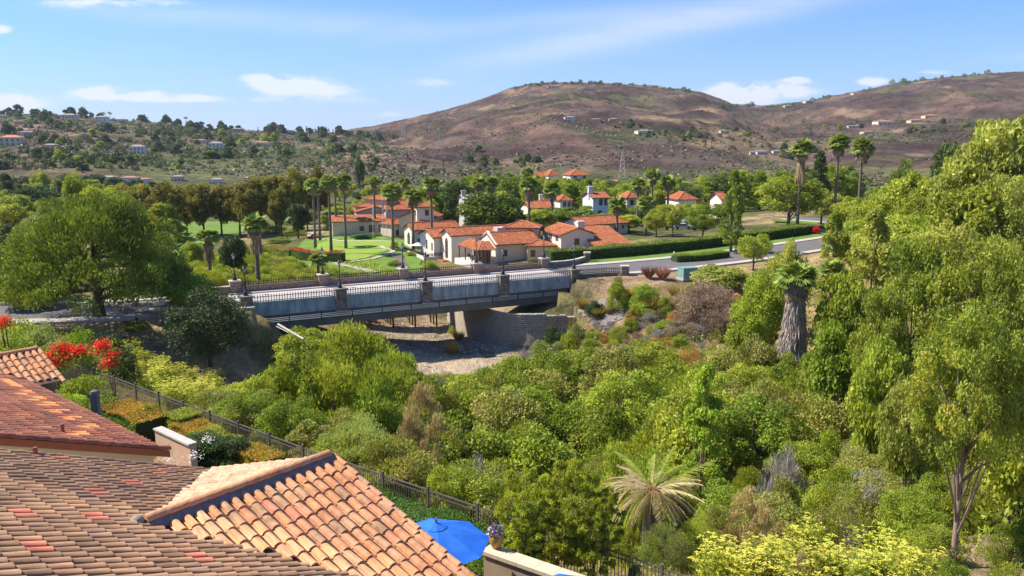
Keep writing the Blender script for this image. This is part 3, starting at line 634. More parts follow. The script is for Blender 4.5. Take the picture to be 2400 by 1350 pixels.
# ------------------------------------------------------------------ street lamps
glass_m=mat('lamp_glass',(.62,.63,.62),(.5,.52,.52),2,2,.25,spec=.6)
def make_lamp():
    t=thing('street_lamp','tmp','street lamp'); 
    mb=MB(); mb.box(-.27,.27,-.27,.27,0,.12); mb.lathe([(.24,.12),(.24,.5),(.19,.56),(.20,.62),(.13,.75),(.10,.95)],12); mb.build('lamp_base',iron,t)
    mb=MB(); mb.lathe([(.085,.95),(.075,1.7),(.09,1.74),(.06,1.8),(.052,2.75),(.09,2.8),(.05,2.86)],10); mb.tube([(-.22,0,2.55),(.22,0,2.55)],.02,6); mb.build('lamp_pole',iron,t)
    mb=MB(); mb.lathe([(.10,2.87),(.12,2.9),(.205,3.32),(.205,3.34)],6); mb.build('lantern_glass',glass_m,t)
    mb=MB()
    for k in range(6):
        a=2*math.pi*k/6; c_,s_=math.cos(a),math.sin(a); mb.tube([(.11*c_,.11*s_,2.86),(.215*c_,.215*s_,3.35)],.014,4)
    mb.lathe([(.13,2.84),(.13,2.88)],6); mb.build('lantern_frame',iron,t)
    mb=MB(); mb.lathe([(.27,3.35),(.26,3.39),(.13,3.55),(.10,3.56),(.10,3.62),(.05,3.66),(.05,3.70),(.02,3.78),(.04,3.82),(.005,3.95)],6); mb.build('lantern_roof',iron,t)
    return t
lamp0=make_lamp(); first=True
near=['leftmost pier of the near parapet','second pier of the near parapet','third pier of the near parapet at mid span','fourth pier of the near parapet','right end pier of the near parapet']
farl=['leftmost pier of the far parapet','second pier of the far parapet','third pier of the far parapet','fourth pier of the far parapet','right end pier of the far parapet']
spots=[(BP(k/4,.05,1.28),'black street lamp on the '+near[k]) for k in range(5)]+[(BP(FARX[k]/BL,BW+.03,1.75),'black street lamp on the '+farl[k]) for k in range(5)]
for i,(p,l) in enumerate(spots):
    o=lamp0 if i==0 else copy_tree(lamp0,p,BYAW)
    o.location=p; o.rotation_euler=(0,0,BYAW); o['label']=l; o['group']='lamp posts along the bridge'
# road-side lamp far right, by the two tall palms
o=copy_tree(lamp0,W(1947,552,0.1),0); o['label']='thin dark lamp post by the bend of the far road'; o['group']='lamp posts along the road'

# ------------------------------------------------------------------ keystone retaining wall under the bridge
block_m=mat('wall_block',(.47,.41,.31),(.34,.29,.22),1.2,6,.95,.5,14)
def keystone(label,pts,z0,ztop,bw=.55,bh=.28,batter=.10,name='retaining_wall',bm=None):
    t=thing(name,label,'retaining wall',(pts[0].x,pts[0].y,0)); o0=Vector((pts[0].x,pts[0].y,0))
    P=smooth(pts,8); L_=[0]
    for a,b in zip(P[:-1],P[1:]): L_.append(L_[-1]+(b-a).length)
    def at(s):
        s=min(max(s,0),L_[-1]-1e-4)
        for i in range(len(P)-1):
            if L_[i+1]>=s: break
        u=(s-L_[i])/(L_[i+1]-L_[i]); p=P[i].lerp(P[i+1],u); d=(P[i+1]-P[i]).normalized(); return p,d,u,i
    mb=MB(); core=MB(); nr=int(max(ztop)-z0)/bh; nr=int((max(ztop)-z0)/bh)
    for r_ in range(nr):
        z=z0+r_*bh; s=-.5*bw*(r_%2)
        while s<L_[-1]:
            p,d,u,i=at(s+bw/2); f=(s/L_[-1]); zt=np.interp(f,np.linspace(0,1,len(ztop)),ztop)
            if z+bh<=zt+.01:
                nv=Vector((d.y,-d.x,0)); off=-(z-z0)*batter; j=rnd.uniform(0,.05); q=p+nv*off-o0
                Mx=Matrix.Translation((q.x,q.y,z))@Matrix.Rotation(math.atan2(d.y,d.x),4,'Z')
                e=.018; w2=bw/2-e
                v=[Mx@Vector(c_) for c_ in ((-w2,.3,0),(w2,.3,0),(w2,.3,bh),(-w2,.3,bh),(-w2,-.0,e),(w2,0,e),(w2,0,bh-e),(-w2,0,bh-e),(-w2*.65,-.09-j,bh*.5),(w2*.65,-.09-j,bh*.5))]
                mb.add(v,[(0,4,7,3),(1,2,6,5),(3,7,6,2),(0,1,5,4),(4,8,7),(5,6,9),(4,5,9,8),(7,8,9,6)])
            s+=bw
    o=mb.build('wall_block',bm or block_m,t); o['kind']='stuff'
    return t
ks=[Vector((-10.4,125,0)),Vector((-7.8,118.6,0)),Vector((-4.4,114.4,0)),Vector((-2.6,112.2,0)),Vector((-1,110.9,0)),Vector((1.8,110.3,0)),Vector((6,110.7,0)),Vector((12,112,0))]
keystone('tall curved block retaining wall under the right bridge end',ks,-9.3,[-4.6,-4.2,-3.9,-3.9,-3.9,-3.9,-4.3,-4.7])
greyblock=mat('wall_block_grey',(.30,.29,.27),(.20,.19,.17),1.2,6,.95,.5,14)
keystone('small grey rock block wall stepping down the dry slope',[Vector((10.3,101.2,0)),Vector((13.6,103.0,0)),Vector((17,105.7,0)),Vector((18.6,106.8,0))],-7.2,[-5.6,-4.0,-2.6,-1.9],.7,.32,.45,bm=greyblock)
keystone('grey block wall among shrubs below the green cabinet',[Vector((17.2,105.8,0)),Vector((19.6,107,0)),Vector((22.5,107.2,0))],-5,[-1.6,-1.3,-1.6],.7,.32,.45,bm=greyblock)
# trestle beyond the bridge
wood=mat('brown_timber',(.17,.10,.055),(.10,.06,.035),3,5,.85,.3,stretch=(1,1,.3))
tr=thing('timber_trestle','brown timber cart bridge trestle seen beneath the road bridge','trestle',(0,0,0))
ta=WY(868,740,116.5); tb=WY(1075,722,124)
tdir=Vector((tb.x-ta.x,tb.y-ta.y,0)); tl=tdir.length; tdir.normalize(); tn=Vector((-tdir.y,tdir.x,0)); tr.location=(ta.x,ta.y,-4.0); tr.rotation_euler=(0,0,math.atan2(tdir.y,tdir.x))
for y in (0,2.2):
    mb=MB(); mb.box(-4,tl+3,y-.12,y+.12,-.1,.35); mb.build('beam',wood,tr)
mb=MB(); mb.box(-4,tl+3,-.3,2.5,.353,.43); mb.build('walkway_deck',wood,tr)
k=0; x=.0
while x<tl+1:
    for y in (0,1.1,2.2):
        mb=MB(); mb.tube([(x,y,-.1),(x,y,-5.8)],.15,6); mb.build('post',wood,tr)
    for s_ in (1,-1):
        mb=MB(); mb.tube([(x,1.1-1.1*s_,-.3),(x,1.1+1.1*s_,-2.9)],.07,4); mb.build('brace',wood,tr)
    mb=MB(); mb.tube([(x+.1,0,-.3),(x+2.6,0,-2.8)],.07,4); mb.build('brace',wood,tr)
    x+=3.6
# fallen pale pole on the bank below the left span
mb=MB(); a=WY(652,760,94); b=WY(712,795,88); mb.tube([a,b],[.13,.12],8); mb.tube([a+Vector((-.3,.2,-.3)),b+Vector((-.2,.5,-.2))],.06,6)
tag(mb.build('pale_pipe',mat('pale_pipe',(.5,.46,.4),(.4,.36,.3),3,3,.7),None),'pale drain pipe lying on the bank under the bridge','pipe')
# green cabinet
t=thing('utility_cabinet','green utility cabinet on a pad beside the red grasses','utility cabinet',W(1612,652,.12),R(20))
gm=mat('cabinet_green',(.20,.36,.31),(.17,.31,.27),2,3,.5)
mb=MB(); mb.box(-1.25,1.25,-.8,.8,.1,1.55); mb.build('cabinet_body',gm,t)
mb=MB(); mb.box(-1.3,1.3,-.86,.86,1.553,1.66); mb.build('cabinet_lid',gm,t)
mb=MB(); mb.box(-1.4,1.4,-.95,.95,-.2,.097); mb.build('cabinet_pad',conc,t)
for s_ in (-1,1):
    mb=MB(); mb.box(min(.06*s_,1.15*s_),max(.06*s_,1.15*s_),-.83,-.803,.2,1.45); mb.build('cabinet_door',gm,t)
# low sign board beside the far verge
t=thing('round_rock','pale boulder on the verge beside the long hedge','rock',W(1388,604,.1))
mb=MB(); mb.lathe([(.1,-.2),(.5,0),(.55,.3),(.4,.6),(.1,.72)],9); mb.build('rock_body',cap_m,t,smooth=True)
# mailbox-like path light on the left verge
t=thing('path_light','small dark bollard light on the green patch left of the bridge','bollard light',W(322,766,-.4))
mb=MB(); mb.tube([(0,0,-.2),(0,0,.75)],.05,6); mb.build('stem',iron,t); mb=MB(); mb.box(-.14,.14,-.14,.14,.753,1.0); mb.build('lamp_head',iron,t)
# white flag / hydrant on the islet
t=thing('bollard','white hydrant post on the kerbed green island','hydrant',W(1580,603,.1)); mb=MB(); mb.lathe([(.16,0),(.16,.7),(.22,.72),(.22,.8),(.12,.95),(.03,1.05)],8); mb.build('post_body',cap_m,t)

# ------------------------------------------------------------------ clubhouse and houses
def rooftile(name,c1,c2,c3,sp=.33):
    m,nt,out=newmat(name); L=nt.links.new
    uv=N(nt,'ShaderNodeUVMap'); sx=N(nt,'ShaderNodeSeparateXYZ'); L(uv.outputs[0],sx.inputs[0])
    mu=N(nt,'ShaderNodeMath',operation='MULTIPLY'); mu.inputs[1].default_value=2*math.pi/sp; L(sx.outputs[0],mu.inputs[0]); sn=N(nt,'ShaderNodeMath',operation='SINE'); L(mu.outputs[0],sn.inputs[0])
    mv=N(nt,'ShaderNodeMath',operation='DIVIDE'); mv.inputs[1].default_value=.42; L(sx.outputs[1],mv.inputs[0]); fr=N(nt,'ShaderNodeMath',operation='FRACT'); L(mv.outputs[0],fr.inputs[0])
    mp=N(nt,'ShaderNodeMapping'); mp.inputs['Scale'].default_value=(1/sp,1/.42,1); L(uv.outputs[0],mp.inputs[0]); wn=N(nt,'ShaderNodeTexWhiteNoise'); fl=N(nt,'ShaderNodeVectorMath',operation='FLOOR'); L(mp.outputs[0],fl.inputs[0]); L(fl.outputs[0],wn.inputs['Vector'])
    col=ramp(nt,wn.outputs['Value'],[(0,c1),(.5,c2),(1,c3)])
    col=mix(nt,.6,col,ramp(nt,noise_fac(nt,1.3,5),[(.35,(.22,.22,.22)),(.65,(.74,.72,.68))]),'OVERLAY')
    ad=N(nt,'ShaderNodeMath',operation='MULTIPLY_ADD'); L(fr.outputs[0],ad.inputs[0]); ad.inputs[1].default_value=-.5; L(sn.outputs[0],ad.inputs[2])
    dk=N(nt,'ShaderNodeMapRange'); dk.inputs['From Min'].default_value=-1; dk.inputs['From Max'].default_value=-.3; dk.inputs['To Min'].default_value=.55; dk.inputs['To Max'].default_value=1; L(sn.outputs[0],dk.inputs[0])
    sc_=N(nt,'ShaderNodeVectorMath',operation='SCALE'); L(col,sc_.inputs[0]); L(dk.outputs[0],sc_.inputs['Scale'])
    p=N(nt,'ShaderNodeBsdfPrincipled'); p.inputs['Roughness'].default_value=.9; L(sc_.outputs[0],p.inputs['Base Color'])
    b=N(nt,'ShaderNodeBump'); b.inputs['Strength'].default_value=1; b.inputs['Distance'].default_value=.09; L(ad.outputs[0],b.inputs['Height']); L(b.outputs[0],p.inputs['Normal']); L(p.outputs[0],out.inputs[0]); return m
tile_far=rooftile('roof_tile_orange',(.42,.10,.03),(.58,.16,.045),(.70,.26,.09))
tile_red=rooftile('roof_tile_red',(.42,.13,.07),(.50,.18,.10),(.58,.25,.15))
stucco=mat('stucco_cream',(.66,.54,.38),(.60,.48,.33),.8,6,.95,.1,20)
stuccow=mat('stucco_white',(.74,.67,.56),(.68,.60,.49),.8,6,.95,.1,20)
stuccog=mat('stucco_grey',(.50,.46,.42),(.45,.40,.36),.8,6,.95,.1,20)
win_m=mat('window_dark',(.05,.045,.045),(.08,.07,.06),2,2,.15,spec=.6)
frame_m=mat('window_frame_brown',(.16,.09,.055),(.12,.07,.045),3,3,.7)
trim_m=mat('eave_timber',(.20,.10,.06),(.15,.08,.05),2,3,.8)
white_m=mat('white_paint',(.75,.74,.71),(.68,.67,.64),2,3,.6)
def window(par,x,y,z,w,h,nx,ny,arched=False,fm=None):
    """window on a wall with outward normal (nx,ny) at local x,y; recessed dark pane, frame proud"""
    a=math.atan2(ny,nx)+math.pi/2
    Mx=Matrix.Translation((x,y,z))@Matrix.Rotation(a,4,'Z')
    f=MB(); t_=.09
    for b in ((-w/2-t_,-w/2,0,h),(w/2,w/2+t_,0,h),(-w/2-t_,w/2+t_,h,h+t_),(-w/2-t_,w/2+t_,-t_,0),(-.03,.03,0,h)):
        f.box(b[0],b[1],-.05,.04,b[2],b[3],0,Mx)
    fo=f.build('window',fm or frame_m,par)
    p=MB()
    if arched:
        n=8; pts=[Vector((-w/2,-.02,0)),Vector((w/2,-.02,0))]+[Vector((w/2*math.cos(math.pi*k/n),-.02,h+w/2*math.sin(math.pi*k/n))) for k in range(n+1)]
        p.poly([Mx@q for q in pts])
    else: p.poly([Mx@Vector(q) for q in ((-w/2,-.02,0),(w/2,-.02,0),(w/2,-.02,h),(-w/2,-.02,h))])
    g=p.build('pane',win_m,fo); return fo
def roof_quad(mb,p,mi=0):
    """p: eave-left, eave-right, ridge-right, ridge-left ; uv in metres along eave / slope"""
    p=[Vector(q) for q in p]; e=(p[1]-p[0]).normalized(); uvs=[]
    for q in p:
        d=q-p[0]; u=d.dot(e); v=(d-e*u).length; uvs.append((u,v))
    mb.add(p,[tuple(range(len(p)))],mi,[uvs])
def VW(px0,px1,py,Y): a=WY(px0,py,Y); return dict(FL=a,FR=None,eave=a.z,yaw=.25,length=(px1-px0)*proj(a)[2]/F*1.03)
def building(name,label,FL,FR,depth,eave,rise,base,roof='gx',wallm=None,roofm=None,ov=.45,wins=(),cat='building',chim=None,group=None,yaw=None,length=None,hipin=None):
    """FL/FR: photo pixels of the two front eave corners (or FL a world point with yaw, length)"""
    if isinstance(FL,tuple): a=W(FL[0],FL[1],eave); b=W(FR[0],FR[1],eave); d=b-a; L_=d.length; yaw_=math.atan2(d.y,d.x)
    else: a=FL; L_=length; yaw_=yaw
    if yaw is not None: yaw_=yaw
    if length: L_=length
    t=thing(name,label,cat,(a.x,a.y,base),yaw_,group); e=eave-base; D=depth; wm=wallm or stucco; rm=roofm or tile_far
    mb=MB(); o=ov
    x0,x1,y0,y1=o,L_-o,o,D-o
    mb.poly([(x0,y0,-2),(x1,y0,-2),(x1,y0,e-.12),(x0,y0,e-.12)]); mb.poly([(x1,y1,-2),(x0,y1,-2),(x0,y1,e-.12),(x1,y1,e-.12)])
    mb.poly([(x0,y1,-2),(x0,y0,-2),(x0,y0,e-.12),(x0,y1,e-.12)]); mb.poly([(x1,y0,-2),(x1,y1,-2),(x1,y1,e-.12),(x1,y0,e-.12)])
    rf=MB(); th=.16
    if roof=='gx':      # ridge along the length, gables left and right
        m_=D/2; s=rise/m_
        mb.poly([(x0,y1,e-.13),(x0,y0,e-.13),(x0,m_,e+rise-.16)]); mb.poly([(x1,y0,e-.13),(x1,y1,e-.13),(x1,m_,e+rise-.16)])
        R0=(0,m_,e+rise);R1=(L_,m_,e+rise)
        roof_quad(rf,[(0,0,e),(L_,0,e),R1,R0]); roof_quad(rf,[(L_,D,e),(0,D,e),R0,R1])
        sides=[[(0,0,e),R0],[(0,D,e),R0],[(L_,0,e),R1],[(L_,D,e),R1]]; eaves=[[(0,0,e),(L_,0,e)],[(0,D,e),(L_,D,e)]]; ridges=[[R0,R1]]
    elif roof=='gy':    # ridge runs back, gable to the front
        m_=L_/2
        mb.poly([(x0,y0,e-.13),(x1,y0,e-.13),(m_,y0,e+rise-.16)]); mb.poly([(x1,y1,e-.13),(x0,y1,e-.13),(m_,y1,e+rise-.16)])
        R0=(m_,0,e+rise);R1=(m_,D,e+rise)
        roof_quad(rf,[(0,D,e),(0,0,e),R0,R1]); roof_quad(rf,[(L_,0,e),(L_,D,e),R1,R0])
        sides=[[(0,0,e),R0],[(L_,0,e),R0],[(0,D,e),R1],[(L_,D,e),R1]]; eaves=[[(0,0,e),(0,D,e)],[(L_,0,e),(L_,D,e)]]; ridges=[[R0,R1]]
    elif roof=='hip':
        m_=min(D,L_)/2; hx=hipin if hipin is not None else m_
        if L_>=D: A_=(hx,D/2,e+rise);B_=(L_-hx,D/2,e+rise)
        else: A_=(L_/2,hx,e+rise);B_=(L_/2,D-hx,e+rise)
        if L_>=D:
            fr=[[(0,0,e),(L_,0,e),B_,A_],[(L_,D,e),(0,D,e),A_,B_],[(0,D,e),(0,0,e),A_],[(L_,0,e),(L_,D,e),B_]]
        else: fr=[[(0,0,e),(L_,0,e),A_],[(L_,D,e),(0,D,e),B_],[(0,D,e),(0,0,e),A_,B_],[(L_,0,e),(L_,D,e),B_,A_]]
        for q in fr: roof_quad(rf,q)
        sides=[]; eaves=[[(0,0,e),(L_,0,e)],[(0,D,e),(L_,D,e)],[(0,0,e),(0,D,e)],[(L_,0,e),(L_,D,e)]]
        ridges=[[A_,B_],[(0,0,e),A_],[(L_,0,e),B_ if L_>=D else A_]]
    elif roof=='lean':  # rises to the back
        roof_quad(rf,[(0,0,e),(L_,0,e),(L_,D,e+rise),(0,D,e+rise)])
        mb.poly([(x0,y1,e-.13),(x0,y0,e-.13),(x0,y1,e+rise-.2)]); mb.poly([(x1,y0,e-.13),(x1,y1,e-.13),(x1,y1,e+rise-.2)])
        sides=[[(0,0,e),(0,D,e+rise)],[(L_,0,e),(L_,D,e+rise)]]; eaves=[[(0,0,e),(L_,0,e)]]; ridges=[]
    elif roof=='flat':
        rf.box(0.1,L_-.1,.1,D-.1,e-.1,e); sides=[];eaves=[];ridges=[]
        mb.box(x0-.15,x1+.15,y0-.15,y0+.2,e,e+.5)
    mb.build('wall',wm,t); ro=rf.build('roof',rm,t)
    if roof!='flat':
        c=MB()
        for q in ridges: c.tube([Vector(q[0])+Vector((0,0,.03)),Vector(q[1])+Vector((0,0,.03))],.14,6)
        if c.v: c.build('ridge_tiles',rm_ridge,ro)
        tmb=MB()
        for q in sides+eaves:
            a_,b_=Vector(q[0]),Vector(q[1]); n=Vector((0,0,-.03-.1)); tmb.tube([a_+n,b_+n],.1,4)
        tmb.build('eave_board',trim_m,t)
    for w in wins:
        if name=='villa': w=(w[0],w[1],e-2.1 if w[2]>4 else e-5,*w[3:])
        # (face, pos, z, w, h, arched)
        fc,pos,z,ww,hh=w[:5]; ar=len(w)>5 and w[5]
        if fc=='f': window(t,pos,y0,z,ww,hh,0,-1,ar)
        elif fc=='l': window(t,x0,pos,z,ww,hh,-1,0,ar)
        elif fc=='r': window(t,x1,pos,z,ww,hh,1,0,ar)
    if chim:
        x,y,w_,h_=chim; c=MB(); c.box(x-w_/2,x+w_/2,y-w_*.35,y+w_*.35,e-.5,e+rise+h_); c.box(x-w_/2-.12,x+w_/2+.12,y-w_*.35-.12,y+w_*.35+.12,e+rise+h_-.35,e+rise+h_-.15); c.build('chimney',wm,t)
    return t
rm_ridge=mat('ridge_tile',(.50,.20,.10),(.42,.16,.08),3,4,.9,var=.1)
YB=BYAW
# --- restaurant wing (front group)
bC=building('clubhouse_wing','cream clubhouse wing with broad front roof and parapet gable behind the bridge lamps',(1160,574),(1270,568),9.5,-.7,2.0,-4.2,'gx',chim=None,wins=(('f',2.4,1.1,.8,1.1),('f',9.6,.6,.6,1.5),('f',8.2,1.2,.8,1.0)))
# parapet gable on its left
mb=MB(); mb.poly([(.15,.0,0),(.15,0,3.5),(.15,4.75,5.9),(.15,9.5,3.5),(.15,9.5,0)]); mb.poly([(.55,9.5,0),(.55,9.5,3.5),(.55,4.75,5.9),(.55,0,3.5),(.55,0,0)]); mb.poly([(.15,0,0),(.55,0,0),(.55,0,3.5),(.15,0,3.5)])
mb.poly([(.15,0,3.5),(.55,0,3.5),(.55,4.75,5.9),(.15,4.75,5.9)]); mb.poly([(.15,4.75,5.9),(.55,4.75,5.9),(.55,9.5,3.5),(.15,9.5,3.5)]); mb.build('parapet_gable',stuccow,bC)
bD=building('clubhouse_wing','long red roofed wing ending in a gable with tall arched window',(1055,553),(1110,552),6.4,.3,1.4,-6,'gx',length=17,yaw=YB,wallm=stuccow,wins=(('l',3.2,1.3,1.3,3.6,True),))
# balcony below arched window
mb=MB(); mb.box(-1.0,.42,1.9,4.6,.6,.85); mb.build('balcony_slab',rm_ridge,bD); mb=MB()
for k in range(10): mb.box(-.95,-.9,1.95+k*.29,1.98+k*.29,.853,1.8)
mb.box(-.96,-.88,1.9,4.6,1.803,1.86); mb.build('balcony_rail',iron,bD)
# porch
o=Vector((-4.2,158.4,0)); 
pc=thing('clubhouse_porch','open porch with small hipped tile roof on dark posts','porch',(W(1120,587,-1.3).x,W(1120,587,-1.3).y,-4.1),YB)
rf=MB(); e=2.8
pA=(0,0,e);pB=(3.9,0,e);pC_=(3.9,3.0,e+1.35);pD=(2.6,3.6,e+1.35);pE=(2.6,9.4,e+1.35);pF=(0,10.5,e)
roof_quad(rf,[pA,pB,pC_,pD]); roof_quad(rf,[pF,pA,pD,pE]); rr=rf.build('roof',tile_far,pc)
c=MB(); c.tube([pA,pD],.13,6); c.build('ridge_tiles',rm_ridge,rr)
mb=MB(); mb.tube([(0,0,e-.12),(3.9,0,e-.12)],.1,4); mb.tube([(0,0,e-.12),(0,10.5,e-.12)],.1,4); mb.build('eave_board',trim_m,pc)
for (x,y) in ((.3,.3),(.3,3.6),(.3,7),(.3,10.2),(2.4,.3)):
    m_=MB(); m_.box(x-.11,x+.11,y-.11,y+.11,0,e-.2); m_.build('post',frame_m,pc)
m_=MB(); m_.box(3.0,3.2,.6,10.2,0,e); m_.box(-.6,4.2,-.6,10.6,-3,0.0); m_.build('porch_base',stuccow,pc)
for y in (1.5,3.6,5.7,7.8): window(pc,2.98,y+.3,.1,1.5,2.1,-1,0)
for x in (.9,2.0): window(pc,x+.55,.55,.1,.7,2.1,0,-1)
# left dining block
building('clubhouse_wing','cream gabled wing behind the dining terrace, nearest the lawn',(965,540),(1040,537),7,-.5,1.4,-5,'gx',yaw=YB,length=12.5,wallm=stuccow,wins=(('l',3.5,1.0,1.6,1.9,True),('f',2.0,1.2,.8,1.2)))
building('clubhouse_wing','white gabled wing beside the terrace umbrellas',(1014,557),(1040,557),9.5,-.6,1.5,-5,'gx',yaw=YB,length=9.5,wallm=stuccow,wins=(('l',1.6,1.5,.5,1.5),('l',5.0,1.5,.9,1.8)))
# F hip, G two storey gable, H lower roofs, I porch, J upper right
building('clubhouse_wing','small hipped tile roof rising in the middle of the clubhouse',(1178,533),(1244,534),6.5,1.9,1.1,-4,'hip',length=8.0)
building('clubhouse_wing','two storey gable block with one dark upper window and square chimney',Vector((9.8,163.6,1.05)),None,11,1.05,1.35,-4,'gy',length=8.4,yaw=R(20),chim=(6.2,3.6,1.5,1.0),wallm=stuccow,wins=(('f',4.0,2.9,.95,1.15),('l',2.2,3.6,.4,.9),('l',3.0,3.6,.4,.9),('l',5.6,3.6,.4,.9),('l',6.4,3.6,.4,.9)))
building('clubhouse_wing','broad low tiled roof at the right end beside the hedge',(1400,580),(1484,571),14,-1.2,2.9,-4,'lean',length=8.6,yaw=R(18))
building('clubhouse_wing','low tiled lean-to roof below the gable block at the hedge',(1318,597),(1400,592),5.2,-2.6,1.2,-4,'lean',length=8.5,yaw=R(18))
building('clubhouse_wing','small hipped tile roof jutting toward the bridge lamps',(1232,577),(1278,588),6.5,-1.1,.9,-4,'hip',yaw=R(10),length=6.6,wins=(('f',1.6,.7,.8,1.2),))
building('clubhouse_wing','long pale wing with tiled roof at the back right of the clubhouse',(1366,528),(1478,521),9,.75,1.5,-3,'gx',wallm=stuccow,wins=(('f',3.4,2.2,.5,1.0),('f',4.5,2.2,.5,1.0),('f',7.4,2.5,.4,.7),('f',9.8,2.2,.6,1.0),('f',12,2.4,.4,.7)))
mb=MB(); mb.box(0,8,0,2.2,0,.8); tag(link('flat_roof_vent',mb.mesh('rv',stuccog),None,W(1166,543,1.1),(0,0,YB)),'long grey plant box lying on the middle clubhouse roof','roof vent')
# terrace with arcade
tl_=thing('dining_terrace','raised dining terrace with white arches facing the steps','terrace',(W(993,606,-5).x,W(993,606,-5).y,-8.6),YB)
mb=MB(); Lx,Ly=9.5,14
def arcade(mb,x,y0,y1,h,n,w,z1):
    # wall on plane x with n arched openings
    step=(y1-y0)/n
    for i in range(n):
        a=y0+i*step; c_=a+step/2; r_=w/2; pts=[(x,a,0),(x,c_-r_,0)]+[(x,c_-r_*math.cos(math.pi*k/8),h+r_*math.sin(math.pi*k/8)) for k in range(9)]+[(x,c_+r_,0),(x,a+step,0),(x,a+step,z1),(x,a,z1)]
        pts=[Vector((p[0],p[1],p[2])) for p in pts]; mb.poly(pts[::-1])
arcade(mb,0,0,Ly,1.6,4,2.0,3.9)
mb.poly([(0,0,-1),(Lx,0,-1),(Lx,0,3.9),(0,0,3.9)]); mb.poly([(0,0,3.2),(Lx,0,3.2),(Lx,Ly,3.2),(0,Ly,3.2)]); mb.poly([(1.6,0,0),(1.6,Ly,0),(1.6,Ly,3.2),(1.6,0,3.2)])
mb.box(-.05,.3,0,Ly,3.9,4.05); mb.build('terrace_wall',stuccow,tl_)
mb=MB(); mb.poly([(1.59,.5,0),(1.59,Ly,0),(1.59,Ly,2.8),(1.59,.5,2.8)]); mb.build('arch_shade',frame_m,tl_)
rl=railing(0,Ly,0,0,.7,'terrace_railing',tl_,sp=.3); rl.location=(.15,0,4.05); rl.rotation_euler=(0,0,R(90))
rl=railing(0,Lx,0,0,.7,'terrace_railing',tl_,sp=.3); rl.location=(0,.1,4.0)
mb=MB(); mb.poly([(4.5,-.03,0)]+[(5.6+1.1*-math.cos(math.pi*k/8),-.03,.6+1.1*math.sin(math.pi*k/8)) for k in range(9)]+[(6.7,-.03,0)]); mb.build('arch_opening',win_m,tl_)
# umbrellas, chairs on the terrace
def white_umb(p,label):
    t=thing('market_umbrella',label,'umbrella',p); mb=MB(); n=8
    vs=[(0,0,2.9)]+[(1.7*math.cos(2*math.pi*k/n),1.7*math.sin(2*math.pi*k/n),2.15) for k in range(n)]; mb.add(vs,[(0,1+k,1+(k+1)%n) for k in range(n)]); mb.build('canopy',white_m,t)
    mb=MB(); mb.tube([(0,0,0),(0,0,2.95)],.04,6); mb.build('pole',frame_m,t); return t
def TP(x,y,z): return Vector(tl_.location)+BD*x+BN*y+Vector((0,0,z))
white_umb(TP(2.2,9.2,3.2),'left white umbrella on the clubhouse dining terrace'); white_umb(TP(4.2,3.6,3.2),'right white umbrella on the clubhouse dining terrace'); white_umb(TP(6.8,2.4,3.2),'white umbrella against the arched window gable wall')
chm=mat('chair_dark_red',(.20,.08,.06),(.14,.07,.06),3,2,.7)
def chair(p,rz,label,m):
    t=thing('terrace_chair',label,'chair',p,rz,'chairs on the clubhouse terrace and porch'); mb=MB(); mb.box(-.28,.28,-.28,.28,.4,.48); mb.build('seat',m,t); mb=MB(); mb.box(-.28,.28,.24,.3,.483,1.0); mb.build('backrest',m,t)
    for x in(-.25,.25):
        for y in (-.25,.25): mb=MB(); mb.box(x-.025,x+.025,y-.025,y+.025,0,.397); mb.build('leg',iron,t)
    return t
c0=chair(TP(1.5,1.5,3.2),0,'red cushioned chair on the clubhouse dining terrace',chm)
for x,y,r_ in ((1.5,2.6,2),(3,1.6,1),(3,7.5,2),(1.4,6,0),(2.8,5.8,3),(1.4,8.2,1.4),(3.6,10,2),(1.6,11,0),(5.6,1.5,2.4),(5.5,4.2,.6)): copy_tree(c0,TP(x,y,3.2),r_)
c1=chair(Vector(pc.location)+BD*1.2+BN*2,.5,'dark chair under the clubhouse porch roof',iron)
for x,y,r_ in ((1.2,4,2),(1.3,6,0),(2.1,3,3),(1.8,8,1)): copy_tree(c1,Vector(pc.location)+BD*x+BN*y,r_)
# steps below the lawn
st=thing('garden_steps','brown garden steps climbing beside the terrace arcade','steps',hit(945,628,100,300)+Vector((0,0,.1)),R(100))
a_=hit(945,628,100,300); b_=hit(928,598,100,300); n=12; 
for k in range(n):
    f=k/n; p=a_.lerp(b_,f); mb=MB(); mb.box(-1.1,1.1,-.4,.5,-.5,.18+.08*k*.3); o=mb.build('step',mat_cap_dark,st); o.matrix_parent_inverse=Matrix(); o.location=Matrix.Rotation(-R(100),4,'Z')@(p-a_+Vector((0,0,.0))); o.rotation_euler=(0,0,-R(100)+R(12))
# --- back group
K=building
K('clubhouse','club building gable with grey shaded wall behind the flagpoles',(832,497),(932,497),12,1,1.4,-4.5,'gy',wallm=stuccog,length=11.2,yaw=R(14))  # shade on this gable wall is put into its grey stucco colour
K('clubhouse','long low red roof and cream front wall behind the flagpoles',(775,520),(920,516),5.5,-.9,1.3,-5,'lean',yaw=R(14),length=17,wins=(('f',8.0,1.6,1.0,1.1),('f',10.6,1.2,1.3,1.7),('f',13.2,1.2,1.3,1.7)))
K('clubhouse','lower tiled roof between the flagpoles and the white tower',(918,527),(975,522),6,-1.2,1.3,-5,'hip',length=6.8,wins=(('f',2,1,.8,1.2),))
K('clubhouse_tower','square white tower with hipped tile roof behind the palms',(973,485),(1018,485),5.5,3.6,1.0,-4,'hip',length=5.2,yaw=R(14),wallm=stuccow,wins=(('f',3.0,5.4,.8,1.3),('l',2.6,5.2,.5,1.3)))
K('clubhouse','orange tiled roof right of the white tower',(1017,511),(1076,491),10,.6,1.8,-4,'gx',wallm=stucco,length=10)
